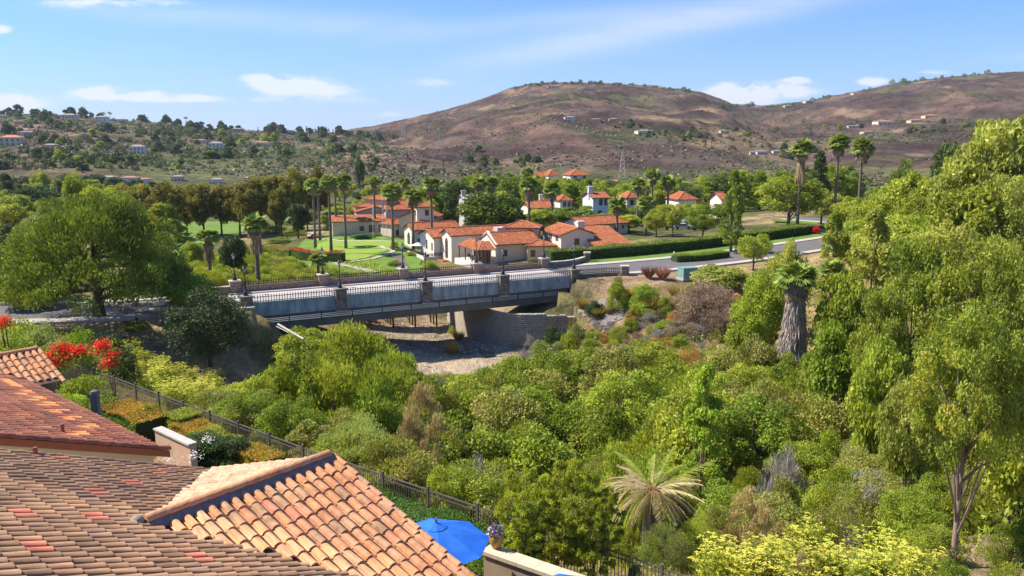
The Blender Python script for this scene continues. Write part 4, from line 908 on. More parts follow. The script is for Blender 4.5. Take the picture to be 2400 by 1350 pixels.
K('clubhouse','tiled lean-to roof with amber wall right of the tower',(1020,521),(1066,508),6,-.6,1.2,-4,'lean',wallm=mat('stucco_amber',(.55,.32,.13),(.48,.28,.12),1,4,.9),length=7.5)
K('clubhouse','red roofs rising at the back of the club left of the white tower',(828,484),(900,486),12,2.0,1.8,-4,'hip',length=11)
K('clubhouse','wide tiled hip roof far back among the palms',(900,492),(985,490),10,1.8,2.0,-4,'hip',length=13,chim=(3,4,1.4,.9),wallm=stuccog)
K('clubhouse','small tiled roof close behind the terrace wing',(975,526),(1030,523),5,-.6,1.1,-5,'hip',length=6.0)
K('clubhouse','tiled hip roof with chimney at the far back left of the club',(850,466),(885,468),10,4.0,1.4,-3,'hip',length=9)
# villas among the trees behind
K('villa','small pale tower house with chimney behind the tall palm',depth=8,rise=1.5,base=-6,roof='hip',wallm=stuccow,chim=(.6,3,1.1,1.4),wins=(('f',2.2,5.6,1.5,1.3),),**VW(1270,1298,480,235))
K('villa','orange tiled villa roof below the small pale tower house',depth=10,rise=1.6,base=-6,roof='gx',wallm=stuccow,**VW(1238,1300,488,228))
K('villa','pale square tower with arched windows between the round trees',depth=8,rise=1.4,base=-6,roof='hip',wallm=stuccow,wins=(('f',1.9,8,.9,1.3,True),('f',3.4,8,.9,1.3,True)),**VW(1311,1345,470,250))
K('villa','white two storey villa with two arched windows and tall chimney',depth=10,rise=1.5,base=-6,roof='gx',wallm=mat('stucco_bluewhite',(.62,.66,.70),(.55,.6,.65),1,4,.9),chim=(.9,4,1.5,1.6),wins=(('f',2.8,8.0,.9,1.4,True),('f',4.4,8.0,.9,1.4,True),('f',2.6,3,1,1.2)),**VW(1388,1434,464,232))
K('villa','tall amber villa with tiled tower roof behind the yellow palm',depth=8,rise=1.6,base=-6,roof='hip',wallm=stucco,wins=(('f',2,8,1,1.4),),**VW(1468,1502,464,240))
K('villa','orange villa roof behind the airy trees beside the parked cars',depth=10,rise=2,base=-6,roof='hip',wallm=stuccow,**VW(1590,1640,468,240))
K('villa','pale villa gable glimpsed right of the tall thin tree',depth=8,rise=2,base=-6,roof='gx',wallm=stuccow,**VW(1690,1712,468,240))
K('villa','grey roofed building with stone chimney behind the round tree',depth=9,rise=.8,base=-6,roof='gx',wallm=stuccog,roofm=stuccog,chim=(.8,3,1.3,1.4),**VW(1085,1118,466,225))
K('villa','orange tiled villa on the valley floor below the brown hill',depth=14,rise=3,base=-6,roof='hip',wallm=stuccow,wins=(('f',3,6,1.6,1.6),('f',8,6,1.6,1.6)),**VW(1336,1384,411,420))
K('villa','small orange roofed villa left of the valley floor villa',depth=12,rise=3,base=-6,roof='hip',wallm=stuccow,**VW(1285,1312,412,430))
K('villa','brown villa half hidden at the foot of the hill',depth=10,rise=2.5,base=-6,roof='gx',wallm=stuccow,**VW(1255,1280,415,420))
# flagpoles
for i,(px,py,h,l) in enumerate(((875,560,13,'left white flagpole before the clubhouse'),(898,562,15,'tallest white flagpole, with a limp striped flag, at the putting green'),(906,560,13,'right white flagpole before the clubhouse'))):
    p=hit(px,py,100,300); t=thing('flagpole',l,'flagpole',p); mb=MB(); mb.tube([(0,0,0),(0,0,8.6 if i!=1 else 9.8)],[.07,.04],6); mb.build('pole',white_m,t)
    hh=8.3 if i!=1 else 9.5; mb=MB(); mb.poly([(.05,0,hh),(.35,.08,hh-.3),(.3,.0,hh-2.0),(.05,0,hh-1.6)]); mb.poly([(.05,0.001,hh-1.6),(.3,.001,hh-2.0),(.35,.081,hh-.3),(.05,.001,hh)]); mb.build('flag',[white_m,mat('flag_blue',(.15,.2,.45),(.5,.15,.18),1.5,1,.8),white_m][i],t)
# ------------------------------------------------------------------ foreground houses with barrel tiles
def tilemat(name,stops,joined=False,grain=1.0):
    m,nt,out=newmat(name); L=nt.links.new
    if joined: f=N(nt,'ShaderNodeAttribute',attribute_name='rnd').outputs['Fac']
    else: f=N(nt,'ShaderNodeObjectInfo').outputs['Random']
    col=ramp(nt,f,stops)
    tc=N(nt,'ShaderNodeTexCoord'); geo=N(nt,'ShaderNodeNewGeometry')
    mp=N(nt,'ShaderNodeMapping'); mp.inputs['Scale'].default_value=(14,1.6,14) if not joined else (4,4,4); L(tc.outputs['Object'],mp.inputs[0])
    ad=N(nt,'ShaderNodeVectorMath',operation='ADD'); L(mp.outputs[0],ad.inputs[0])
    oi=N(nt,'ShaderNodeObjectInfo'); sc_=N(nt,'ShaderNodeVectorMath',operation='SCALE'); L(oi.outputs['Location'],sc_.inputs[0]); sc_.inputs['Scale'].default_value=9.7; L(sc_.outputs[0],ad.inputs[1])
    n=N(nt,'ShaderNodeTexNoise'); n.inputs['Scale'].default_value=1; n.inputs['Detail'].default_value=6; n.inputs['Roughness'].default_value=.7; L(ad.outputs[0],n.inputs['Vector'])
    g=ramp(nt,n.outputs['Fac'],[(.3,(.20,.18,.17)),(.5,(.5,.5,.5)),(.72,(.72,.70,.66))]); col=mix(nt,.75*grain,col,g,'OVERLAY')
    n2=N(nt,'ShaderNodeTexNoise'); n2.inputs['Scale'].default_value=1.1; n2.inputs['Detail'].default_value=4; L(geo.outputs['Position'],n2.inputs['Vector'])
    col=mix(nt,.4,col,ramp(nt,n2.outputs['Fac'],[(.32,(.24,.23,.22)),(.5,(.5,.5,.5)),(.68,(.66,.66,.64))]),'OVERLAY')
    p=N(nt,'ShaderNodeBsdfPrincipled'); p.inputs['Roughness'].default_value=.85; p.inputs['Specular IOR Level'].default_value=.25; L(col,p.inputs['Base Color'])
    b=N(nt,'ShaderNodeBump'); b.inputs['Strength'].default_value=.35; b.inputs['Distance'].default_value=.01; L(n.outputs['Fac'],b.inputs['Height']); L(b.outputs[0],p.inputs['Normal'])
    L(p.outputs[0],out.inputs[0]); return m
S_A=[(0,(.24,.14,.08)),(.25,(.32,.19,.105)),(.5,(.37,.215,.12)),(.75,(.42,.23,.12)),(.9,(.29,.175,.11)),(1,(.45,.28,.15))]
S_G=[(0,(.52,.26,.12)),(.3,(.60,.28,.13)),(.55,(.62,.30,.155)),(.8,(.56,.31,.16)),(1,(.46,.27,.15))]
S_L=[(0,(.50,.33,.20)),(.5,(.58,.38,.23)),(1,(.46,.30,.18))]  # left gable slope: sunlit paleness is put into the tile colour
S_B=[(0,(.19,.075,.05)),(.3,(.28,.10,.06)),(.6,(.34,.115,.065)),(.85,(.24,.11,.08)),(1,(.42,.17,.08))]
S_P=[(0,(.52,.18,.10)),(1,(.60,.23,.14))]
S_O=[(0,(.70,.27,.09)),(1,(.78,.33,.12))]
TM={k:(tilemat('roof_tile_'+k,s),tilemat('roof_tile_'+k+'_joined',s,True)) for k,s in (('weathered_brown',S_A),('terracotta',S_G),('sunlit_tan',S_L),('dark_red',S_B),('salmon',S_P),('fresh_orange',S_O))}
def tile_geom(w,L_):
    h=.088*w/.294; hw=w/2; n=8; sec=[(-hw,.012),(-hw*.72,0)]+[(-hw*.68*math.cos(math.pi*k/n),.006+h*math.sin(math.pi*k/n)**.8) for k in range(n+1)]+[(hw*.72,0)]
    v=[];f=[]; m=len(sec)
    for x,z in sec: v.append((x*.99,0,z+.032))
    for x,z in sec: v.append((x*.9,L_,z*.86))
    for x,z in sec: v.append((x*.95,0,max(z-.022,-.0)+.012))
    for i in range(m-1): f.append((i,i+1,m+i+1,m+i)); f.append((2*m+i+1,2*m+i,)[::1]+(i,i+1,))
    return v,[tuple(q) for q in f]
TG=tile_geom(.294,.60)
_tilemesh={}
def tilemesh(m):
    if m.name not in _tilemesh:
        mb=MB(); mb.add(*TG); _tilemesh[m.name]=mb.mesh('roof_tile',m,True)
        # keep the butt face flat shaded
        for p in _tilemesh[m.name].polygons: p.use_smooth=(p.vertices[0]<len(TG[0])//3*2 and max(p.vertices)<len(TG[0])//3*2)
    return _tilemesh[m.name]
def slope_tiles(orig,across,up,x0,x1,s0,s1,acc,key,hot=(),hotkey='salmon',hr=(26,8),exposure=.48,w=.294):
    """rows go down from s0 to s1 measured down-slope from orig"""
    across=across.normalized(); up=up.normalized(); nrm_=across.cross(up)
    if nrm_.z<0: across=-across; x0,x1=-x1,-x0; nrm_=-nrm_; acc0=acc; acc=lambda x,s:acc0(-x,s)
    out=[]; s=s0+exposure
    while s<=s1+.01:
        x=x0+w/2
        while x<x1:
            if acc(x,s-.24):
                j=rnd.uniform(-.022,.022)+(rnd.random()<.03)*.05; p=orig+across*(x+rnd.uniform(-.009,.009))-up*(s+j)+nrm_*rnd.uniform(0,.012)
                M4=Matrix((( across.x,up.x,nrm_.x,p.x),(across.y,up.y,nrm_.y,p.y),(across.z,up.z,nrm_.z,p.z),(0,0,0,1)))@Matrix.Rotation(rnd.uniform(-.035,.035),4,'Z')@Matrix.Rotation(rnd.uniform(-.05,.05),4,'Y')
                c=p+up*.25; q=proj(c); k=key
                out.append((M4,k,c,q))
            x+=w
        s+=exposure
    for (hx,hy) in hot:
        o_=sorted(range(len(out)),key=lambda i:(out[i][3][0]-hx)**2*.12+(out[i][3][1]-hy)**2)[:(3 if hotkey=='fresh_orange' else 1)]
        for i in o_:
            if abs(out[i][3][0]-hx)<60 and abs(out[i][3][1]-hy)<25: out[i]=(out[i][0],hotkey,out[i][2],out[i][3])
    return out
def emit_tiles(house,tiles,limit=300):
    inv=house.matrix_basis.inverted()
    def vis(t): q=t[3]; return -40<q[0]<2440 and -40<q[1]<1420
    tiles.sort(key=lambda t:(0 if vis(t) else 1,t[3][2])); big=tiles[:limit]; rest=tiles[limit:]
    for M4,k,c,q in big:
        o=link('roof_tile',tilemesh(TM[k][0]),house); o.matrix_basis=inv@M4
    # the smaller, farther tiles joined
    mats=[]; tv=np.array(TG[0]); V=[];Fc=[];MI=[];RV=[]; b=0; base=[tuple(f) for f in TG[1]]
    for M4,k,c,q in rest:
        mj=TM[k][1]
        if mj not in mats: mats.append(mj)
        A=np.array(inv@M4); V.append(tv@A[:3,:3].T+A[:3,3]); Fc+= [tuple(i+b for i in f) for f in base]; MI+=[mats.index(mj)]*len(base); RV+=[rnd.random()]*len(base); b+=len(tv)
    if rest:
        me=bpy.data.meshes.new('roof_tile_field'); me.from_pydata(np.concatenate(V).tolist(),[],Fc)
        for m in mats: me.materials.append(m)
        me.polygons.foreach_set('material_index',MI); a=me.attributes.new('rnd','FLOAT','FACE'); a.data.foreach_set('value',RV); me.update()
        o=link('roof_tile_field',me,house); o['kind']='stuff'
O_=Vector((-8,16.3,11.74)); mA=.42; mG=.33; Z=Vector((0,0,1))
hA=thing('tiled_house','near house with brown weathered barrel tile roof and terracotta cross gable','house',(O_.x,O_.y,7))
upG=(HU+Z*mG).normalized(); cosG=1/math.sqrt(1+mG*mG); cosA=1/math.sqrt(1+mA*mA)
rat=mG/mA
hotG=((640,1190),(680,1205))
tl=slope_tiles(O_,HV,upG,.1,5.05,.12,6.4,lambda x,s:x>rat*s*cosG+.02,'terracotta',hotG,'salmon',(17,13))
tl2=slope_tiles(O_,HV,(-HU+Z*mG).normalized(),.1,5.05,.12,6.6,lambda x,s:x>rat*s*cosG+.02,'sunlit_tan')
hotA=((367,1105),(375,1111),(293,1136),(303,1142),(232,1153),(240,1162),(25,1212),(30,1222),(207,1213),(222,1224),(92,1284),(105,1298),(447,1304),(462,1318),(118,1073))
upA=(-HV+Z*mA).normalized()
oA=O_-HV*14+Z*14*mA
tl3=slope_tiles(oA,HU,upA,-12,6.0,0,(14+5.9)/cosA,lambda x,s:(s*cosA-14)<rat*abs(x)+.05 or (s*cosA-14)<0.05,'weathered_brown',hotA,'salmon',(30,6.5))
emit_tiles(hA,tl+tl2+tl3)
def hp(u,v,z): return O_+HU*u+HV*v+Z*z-Vector(hA.location)
mb=MB()
dk=-.02
mb.poly([hp(6.06,-14,14*mA+dk),hp(6.06,5.9,-5.9*mA+dk),hp(-12,5.9,-5.9*mA+dk),hp(-12,-14,14*mA+dk)]); mb.poly([hp(0,0,dk),hp(-6.3,6.3*rat,-6.3*mG+dk),hp(-6.3,5.05,-6.3*mG+dk),hp(0,5.05,dk)]); mb.poly([hp(0,5.05,dk),hp(6.3,5.05,-6.3*mG+dk),hp(6.3,6.3*rat,-6.3*mG+dk),hp(0,0,dk)])
deck_m=mat('roof_underlay',(.16,.09,.06),(.10,.06,.04),3,3,.9); mb.build('roof_deck',deck_m,hA)
mb=MB(); mb.poly([hp(5.5,-14,-5),hp(5.5,5.3,-5),hp(5.5,5.3,-5.3*mA-.15),hp(5.5,-14,14*mA-.15)]); mb.poly([hp(5.5,5.3,-5),hp(-12,5.3,-5),hp(-12,5.3,-2.4),hp(5.5,5.3,-2.4)])
mb.poly([hp(-5.9,4.7,-5),hp(5.9,4.7,-5),hp(5.9,4.7,-2.05),hp(0,4.7,-.12),hp(-5.9,4.7,-2.05)]); mb.build('stucco_wall',stuccow,hA)
mb=MB()
for s_ in (1,-1): mb.tube([hp(0,5.07,-.06),hp(6.3*s_,5.07,-6.3*mG-.06)],.085,4)
mb.tube([hp(5.9,5.9,-5.9*mA-.08),hp(5.9,-14,14*mA-.08)],.08,4); mb.build('rake_board',trim_m,hA)
# rake tiles: barrels down the gable edge
bar_m=TM['terracotta'][0]
def barrel(name,a,b,r0,r1,m,par,n=8):
    mb=MB(); d=(b-a); side=d.cross(Z).normalized(); up_=side.cross(d).normalized(); v=[];f=[]
    for p,r_ in ((a,r0),(b,r1)):
        for k in range(n+1):
            t=math.pi*k/n; v.append(p+side*math.cos(t)*r_+up_*math.sin(t)*r_)
    for k in range(n): f.append((k,k+1,n+2+k,n+1+k))
    f.append(tuple(range(n+1))); f.append(tuple(range(2*n+1,n,-1)))
    mb.add(v,f); return mb.build(name,m,par,smooth=False)
for k in range(13):
    a=hp(-.48*k*cosG,5.06,-.48*k*mG*cosG+.03); b=hp(-(.48*k+.52)*cosG,5.06,-(.48*k+.52)*mG*cosG+.06); barrel('rake_tile',a,b,.085,.10,bar_m,hA)
for k in range(10):
    a=hp(0,.02+.49*k,.13); b=hp(0,.02+.49*k+.5,.145); barrel('ridge_tile',b,a,.12,.135,TM['terracotta'][0],hA)
slate=mat('ridge_mortar_blue',(.13,.125,.125),(.20,.19,.185),9,5,.85,.3,30)
mb=MB(); 
for a,b in (((-.16,0),(.05,.2)),):
    mb.poly([hp(-.24,.0,-.06),hp(-.24,5.02,-.06),hp(-.08,5.02,.16),hp(-.08,.0,.16)]); mb.poly([hp(.24,5.02,-.06),hp(.24,0,-.06),hp(.08,.0,.16),hp(.08,5.02,.16)]); mb.poly([hp(-.24,5.02,-.06),hp(.24,5.02,-.06),hp(.08,5.02,.16),hp(-.08,5.02,.16)])
mb.build('ridge_mortar',slate,hA)
mb=MB(); q=hp(.05,-.14,.10); mb.lathe([(.05,-.1),(.14,-.04),(.16,.05),(.12,.14),(.04,.18)],9,q); mb.build('mortar_lump',mat('mortar_grey',(.34,.31,.24),(.24,.23,.17),12,4,.95,.4),hA,smooth=True)
# small roof vents
t=hA
p=W(83,1068,13.0); 
def on_plane(px,py,orig,up,ac):
    n=up.cross(ac).normalized(); r=Vector(ray(px,py)); o=Vector((0,0,CAMZ)); k=(orig-o).dot(n)/r.dot(n); return o+r*k
p=on_plane(84,1072,O_,upA,HU)-Vector(hA.location)
mb=MB(); mb.tube([p-Z*.1,p+Z*.28],.06,8); mb.build('vent_pipe',TM['dark_red'][0],hA)
# main roof edge boards
for k in range(42):
    s=.48*k; a=hp(6.1,5.9-s*cosA,-5.9*mA+s*mA*cosA+.04); b=hp(6.1,5.9-(s+.5)*cosA,-5.9*mA+(s+.5)*mA*cosA+.02); barrel('rake_tile',a,b,.10,.085,TM['weathered_brown'][0],hA)

# second house
Bc=Vector((-11.6,25.8,9.7)); mB=.385; cosB=1/math.sqrt(1+mB*mB)
hB=thing('tiled_house','second house with dark red barrel tile roof and orange repair tiles','house',(Bc.x,Bc.y,7))
hotB=((28,907),(54,924),(80,938),(105,953),(130,967),(159,985),(200,1004),(170,1022),(14,898))
oB=Bc-HV*16+Z*16*mB
gu,gr=14.1,.9     # small gable: centre along u, rise above the eave
tB=slope_tiles(oB,HU,(-HV+Z*mB).normalized(),0.05,16,0,16/cosB,lambda x,s: not(abs(x-gu)<gr/mB and (16-s*cosB)<(gr-mB*abs(x-gu))/mB*1.0),'dark_red',hotB,'fresh_orange',(22,6))
oR=Bc+HU*gu+Z*gr
upR=(HU+Z*mB).normalized()
tB2=slope_tiles(oR-HV*2.6,HV,upR,0,3.6,.1,2.7/1,lambda x,s:x>2.6-(gr-mB*s*cosB)/mB,'terracotta')
tB3=slope_tiles(oR-HV*2.6,HV,(-HU+Z*mB).normalized(),0,3.6,.1,2.7,lambda x,s:x>2.6-(gr-mB*s*cosB)/mB,'terracotta')
emit_tiles(hB,tB+tB2+tB3)
def hq(u,v,z): return Bc+HU*u+HV*v+Z*z-Vector(hB.location)
mb=MB(); mb.poly([hq(0,0,-.03),hq(16,0,-.03),hq(16,-16,16*mB-.03),hq(0,-16,16*mB-.03)]); mb.poly([hq(gu,1.0,gr-.02),hq(gu,-2.5,gr-.02),hq(gu-2.6,0,-.04),hq(gu-2.6,1.0,-.04)]); mb.poly([hq(gu,1.0,gr-.02),hq(gu+2.6,1.0,-.04),hq(gu+2.6,0,-.04),hq(gu,-2.5,gr-.02)]); mb.build('roof_deck',deck_m,hB)
mb=MB(); mb.poly([hq(.35,-.4,-4),hq(.35,-16,-4),hq(.35,-16,16*mB-.2),hq(.35,-.4,.4*mB-.2)]); mb.poly([hq(.35,-.4,-4),hq(.35,-.4,-.1),hq(16,-.4,-.1),hq(16,-.4,-4)]); mb.poly([hq(gu-2.3,.75,-4),hq(gu+2.3,.75,-4),hq(gu+2.3,.75,-.1),hq(gu,.75,gr-.15),hq(gu-2.3,.75,-.1)]); mb.build('stucco_wall',mat('stucco_warm',(.66,.56,.38),(.60,.50,.34),1,4,.95,.1),hB)
brd=mat('rake_board_red',(.36,.11,.05),(.28,.09,.045),2,4,.8)
mb=MB(); 
mb.poly([hq(-.02,0,-.26),hq(-.02,-16,16*mB-.26),hq(-.02,-16,16*mB-.02),hq(-.02,0,-.02)]); mb.poly([hq(-.02,0,-.26),hq(-.02,-16,16*mB-.26),hq(.33,-16,16*mB-.26),hq(.33,0,-.26)]); mb.build('rake_board',brd,hB)
for k in range(34):
    s=.49*k; a=hq(0,-s*cosB,s*mB*cosB+.03); b=hq(0,-(s+.52)*cosB,(s+.52)*mB*cosB+.01); barrel('rake_tile',a,b,.12,.105,TM['dark_red'][0],hB)
for k in range(7): a=hq(gu,1.0-.48*k,gr+.06); b=hq(gu,1.0-.48*k-.5,gr+.05); barrel('ridge_tile',a,b,.12,.11,TM['terracotta'][0],hB)
for k in range(6): a=hq(gu-.48*k*cosB,1.02,gr-.48*k*mB*cosB+.03); b=hq(gu-(.48*k+.52)*cosB,1.02,gr-(.48*k+.52)*mB*cosB+.05); barrel('rake_tile',a,b,.09,.10,TM['terracotta'][0],hB)
p=on_plane(148,1019,Bc,(-HV+Z*mB).normalized(),HU)-Vector(hB.location); mb=MB(); mb.tube([p-Z*.1,p+Z*.36],.055,8); mb.build('vent_pipe',TM['dark_red'][0],hB)
t=thing('flue','dark blue grey flue post standing behind the red tiled eave','flue',Vector((W(226,968,8.6).x,W(226,968,8.6).y,6.6)))
mb=MB(); mb.box(-.15,.15,-.12,.12,0,2.85); mb.lathe([(.17,2.85),(.15,2.98),(.05,3.03)],10); mb.build('flue_body',slate,t)
# ------------------------------------------------------------------ iron fence above the canyon
def fence(label,pts,sp=.13,post=2.35,h=1.45):
    t=thing('iron_fence',label,'fence',(pts[0].x,pts[0].y,pts[0].z)); o0=pts[0]; L_=[0]
    for a,b in zip(pts[:-1],pts[1:]): L_.append(L_[-1]+(b-a).length)
    def at(s):
        for i in range(len(pts)-1):
            if L_[i+1]>=s: break
        d=pts[i+1]-pts[i]; return pts[i]+d*((s-L_[i])/(L_[i+1]-L_[i]))-o0,math.atan2(d.y,d.x)
    pk=MB(); pk.box(-.011,.011,-.011,.011,.08,h-.04); pm=pk.mesh('picket',ironbrown); ps=MB(); ps.box(-.04,.04,-.04,.04,-.3,h+.04); ps.box(-.05,.05,-.05,.05,h+.043,h+.08); pom=ps.mesh('post',ironbrown)
    s=0; npk=0
    while s<L_[-1]:
        p,a=at(s); link('post',pom,t,p,(0,0,a)); e=min(s+post,L_[-1]); q,_=at(e)
        for z in (h-.06,h-.22,.14): mb=MB(); mb.tube([p+Z*z,q+Z*z],.024 if z!=h-.06 else .032,4); mb.build('rail',ironbrown,t)
        x=s+sp
        while x<e-.05 and npk<298:
            pp,aa=at(x); link('picket',pm,t,pp,(0,0,aa)); x+=sp; npk+=1
        s+=post
    return t
fence('brown iron picket fence running behind the clipped orange hedges',fence_pts[0:4]+[Vector((-7.2,30.9,5.9))],sp=.115)
fence('brown iron picket fence between ivy bank and the yellow fennel slope',[Vector((-6.9,30.7,5.9))]+fence_pts[4:7]+[fence_pts[7],fence_pts[8]],sp=.125)
# ------------------------------------------------------------------ patio things
blue=mat('canvas_blue',(.02,.13,.56),(.045,.19,.66),2.2,5,.85,.25,40,spec=.1)
def blue_umbrella(p,label,r=1.5,rot=.2):
    t=thing('patio_umbrella',label,'umbrella',(p.x,p.y,7),rot); zt=p.z-7; n=8
    for k in range(n):
        a0=2*math.pi*k/n; a1=2*math.pi*(k+1)/n; mb=MB(); rows=[]
        for j in range(7):
            f=j/6; rr_=.16+(r-.16)*f; zz=zt-.50*f**1.15
            row=[]
            for i in range(5):
                g=i/4; a=a0+(a1-a0)*g; sag=.035*math.sin(math.pi*g)*f; chord=math.cos((a1-a0)/2)/math.cos((g-.5)*(a1-a0)); row.append((rr_*chord*math.cos(a),rr_*chord*math.sin(a),zz-sag+(.02*math.sin(math.pi*g) if j==6 else 0)))
            rows.append(row)
        for j in range(6):
            for i in range(4): mb.add([rows[j][i],rows[j+1][i],rows[j+1][i+1],rows[j][i+1]],[(0,1,2,3)])
        mb.build('canopy_panel',blue,t,smooth=False)
    mb=MB(); vs=[(0,0,zt+.10)]+[(.30*math.cos(2*math.pi*k/16),.30*math.sin(2*math.pi*k/16),zt-.02-.015*(k%2)) for k in range(16)]; mb.add(vs,[(0,1+k,1+(k+1)%16) for k in range(16)]); mb.build('vent_cap',blue,t)
    mb=MB(); mb.tube([(0,0,0),(0,0,zt+.12)],.025,8); mb.lathe([(.02,zt+.1),(.04,zt+.14),(.01,zt+.2)],8); mb.build('pole',frame_m,t)
    for k in range(8):
        a=2*math.pi*k/8; mb=MB(); mb.tube([(0.03*math.cos(a),.03*math.sin(a),zt-.06),(r*.97*math.cos(a),r*.97*math.sin(a),zt-.53)],.01,4); mb.build('rib',white_m,t)
    return t
blue_umbrella(W(1022,1232,9.6),'open blue patio umbrella beyond the terracotta gable edge')
blue_umbrella(W(1345,1372,9.35),'blue umbrella whose top just enters the bottom edge',1.45)
gw=thing('garden_wall','tan stucco garden wall with pale cap under the flower pot','wall',(-1.2,22.35,6.2))
g0=W(1128,1290,8.0)-Vector(gw.location); g1=W(1335,1362,8.0)-Vector(gw.location); gd=(g1-g0).normalized(); gn=Vector((-gd.y,gd.x,0))
mb=MB(); La=(g1-g0).length+2; Mx=Matrix.Translation((g0.x,g0.y,0))@Matrix.Rotation(math.atan2(gd.y,gd.x),4,'Z')
mb.box(0.05,La,.05,.40,-.6,1.68,0,Mx); mb.build('wall_body',mat('stucco_tan',(.42,.31,.20),(.36,.26,.17),2,5,.95,.3,25),gw)
for k in range(6):
    mb=MB(); mb.box(k*.62,k*.62+.612,-.02,.50,1.683,1.80,0,Mx); mb.build('cap_slab',mat('cap_cream',(.62,.52,.36),(.55,.45,.31),3,4,.9,.2) if k==0 else bpy.data.materials['cap_cream'],gw)
mb=MB(); q=Mx@Vector((.9,-.03,1.2)); mb.tube([q,q+Vector((.0,-.12,.1)),q+Vector((.1,-.14,.0)),q+Vector((.1,-.1,-.2))],.014,5); mb.build('wall_hook',iron,gw)
pot=thing('flower_pot','ochre round pot of purple flowers on the garden wall end','flower pot',W(1163,1283,8.0)+Vector((0,0,.0)))
mb=MB(); mb.lathe([(.10,.0),(.13,.02),(.20,.16),(.235,.30),(.22,.40),(.20,.44),(.225,.46),(.225,.49),(.19,.49),(.17,.44)],18); mb.build('pot_body',mat('ochre_glaze',(.46,.27,.07),(.38,.22,.06),4,3,.45,spec=.5),pot,smooth=True)
n=260; a=rg.uniform(0,2*np.pi,n); e=np.arccos(rg.uniform(0,1,n)); rr=.24*rg.uniform(.5,1.05,n); c=np.stack([rr*np.sin(e)*np.cos(a),rr*np.sin(e)*np.sin(a),.47+rr*.95*np.cos(e)],-1); d=rg.normal(size=(n,3)); 
link('leaves',quadmesh('pot_leaves',cards(c,d,rg.normal(size=(n,3)),np.full(n,.08),np.full(n,.035)),rg.rand(n),G['shrub']),pot)
n=120; a=rg.uniform(0,2*np.pi,n); e=np.arccos(rg.uniform(0,1,n)); rr=.27*rg.uniform(.85,1.1,n); c=np.stack([rr*np.sin(e)*np.cos(a),rr*np.sin(e)*np.sin(a),.47+rr*.95*np.cos(e)],-1)
purplem=leafmat('petal_purple',(.05,.02,.15),(.22,.12,.42),(.75,.72,.78),.15,trans=.2,var=.05)
link('flowers',quadmesh('pot_flowers',cards(c,rg.normal(size=(n,3)),c-np.array([0,0,.4]),np.full(n,.07),np.full(n,.065)),rg.rand(n),purplem),pot)
# brick wall with cap and ivy pillar on the left
bw=thing('brick_wall','short pale brick wall with white cap beside the red roof corner','wall',(0,0,0)); a=W(362,1003,7.75); b=W(442,1040,7.75); bw.location=(a.x,a.y,6.3); d=(b-a); yaw_=math.atan2(d.y,d.x); bw.rotation_euler=(0,0,yaw_); Lw=d.length+.1
core=MB(); core.box(0,Lw,.03,.25,-.3,1.36); core.build('wall_core',mat('mortar_tan',(.5,.38,.26),(.42,.32,.22),5,3,.95),bw)
brick_m=mat('brick_tan',(.70,.50,.35),(.60,.38,.25),3,4,.9,.2); mb=MB()
for r_ in range(18):
    x=-.11*(r_%2)
    while x<Lw-.02:
        mb.box(max(x,0)+.006,min(x+.22,Lw)-.006,0,.05,-.02+r_*.075+.006,-.02+r_*.075+.069); mb.box(max(x,0)+.006,min(x+.22,Lw)-.006,.23,.28,r_*.075+.006-.02,r_*.075+.069-.02); x+=.22
o=mb.build('brick',brick_m,bw); o['kind']='stuff'
for k in range(4): mb=MB(); mb.box(k*Lw/4-.03,(k+1)*Lw/4-.04,-.06,.34,1.363,1.44); mb.build('cap_slab',cap_m,bw)
mb=MB(); mb.tube([(1.2,-.02,1.0),(1.2,-.1,.95),(1.28,-.12,.8)],.015,5); mb.build('wall_hook',iron,bw)
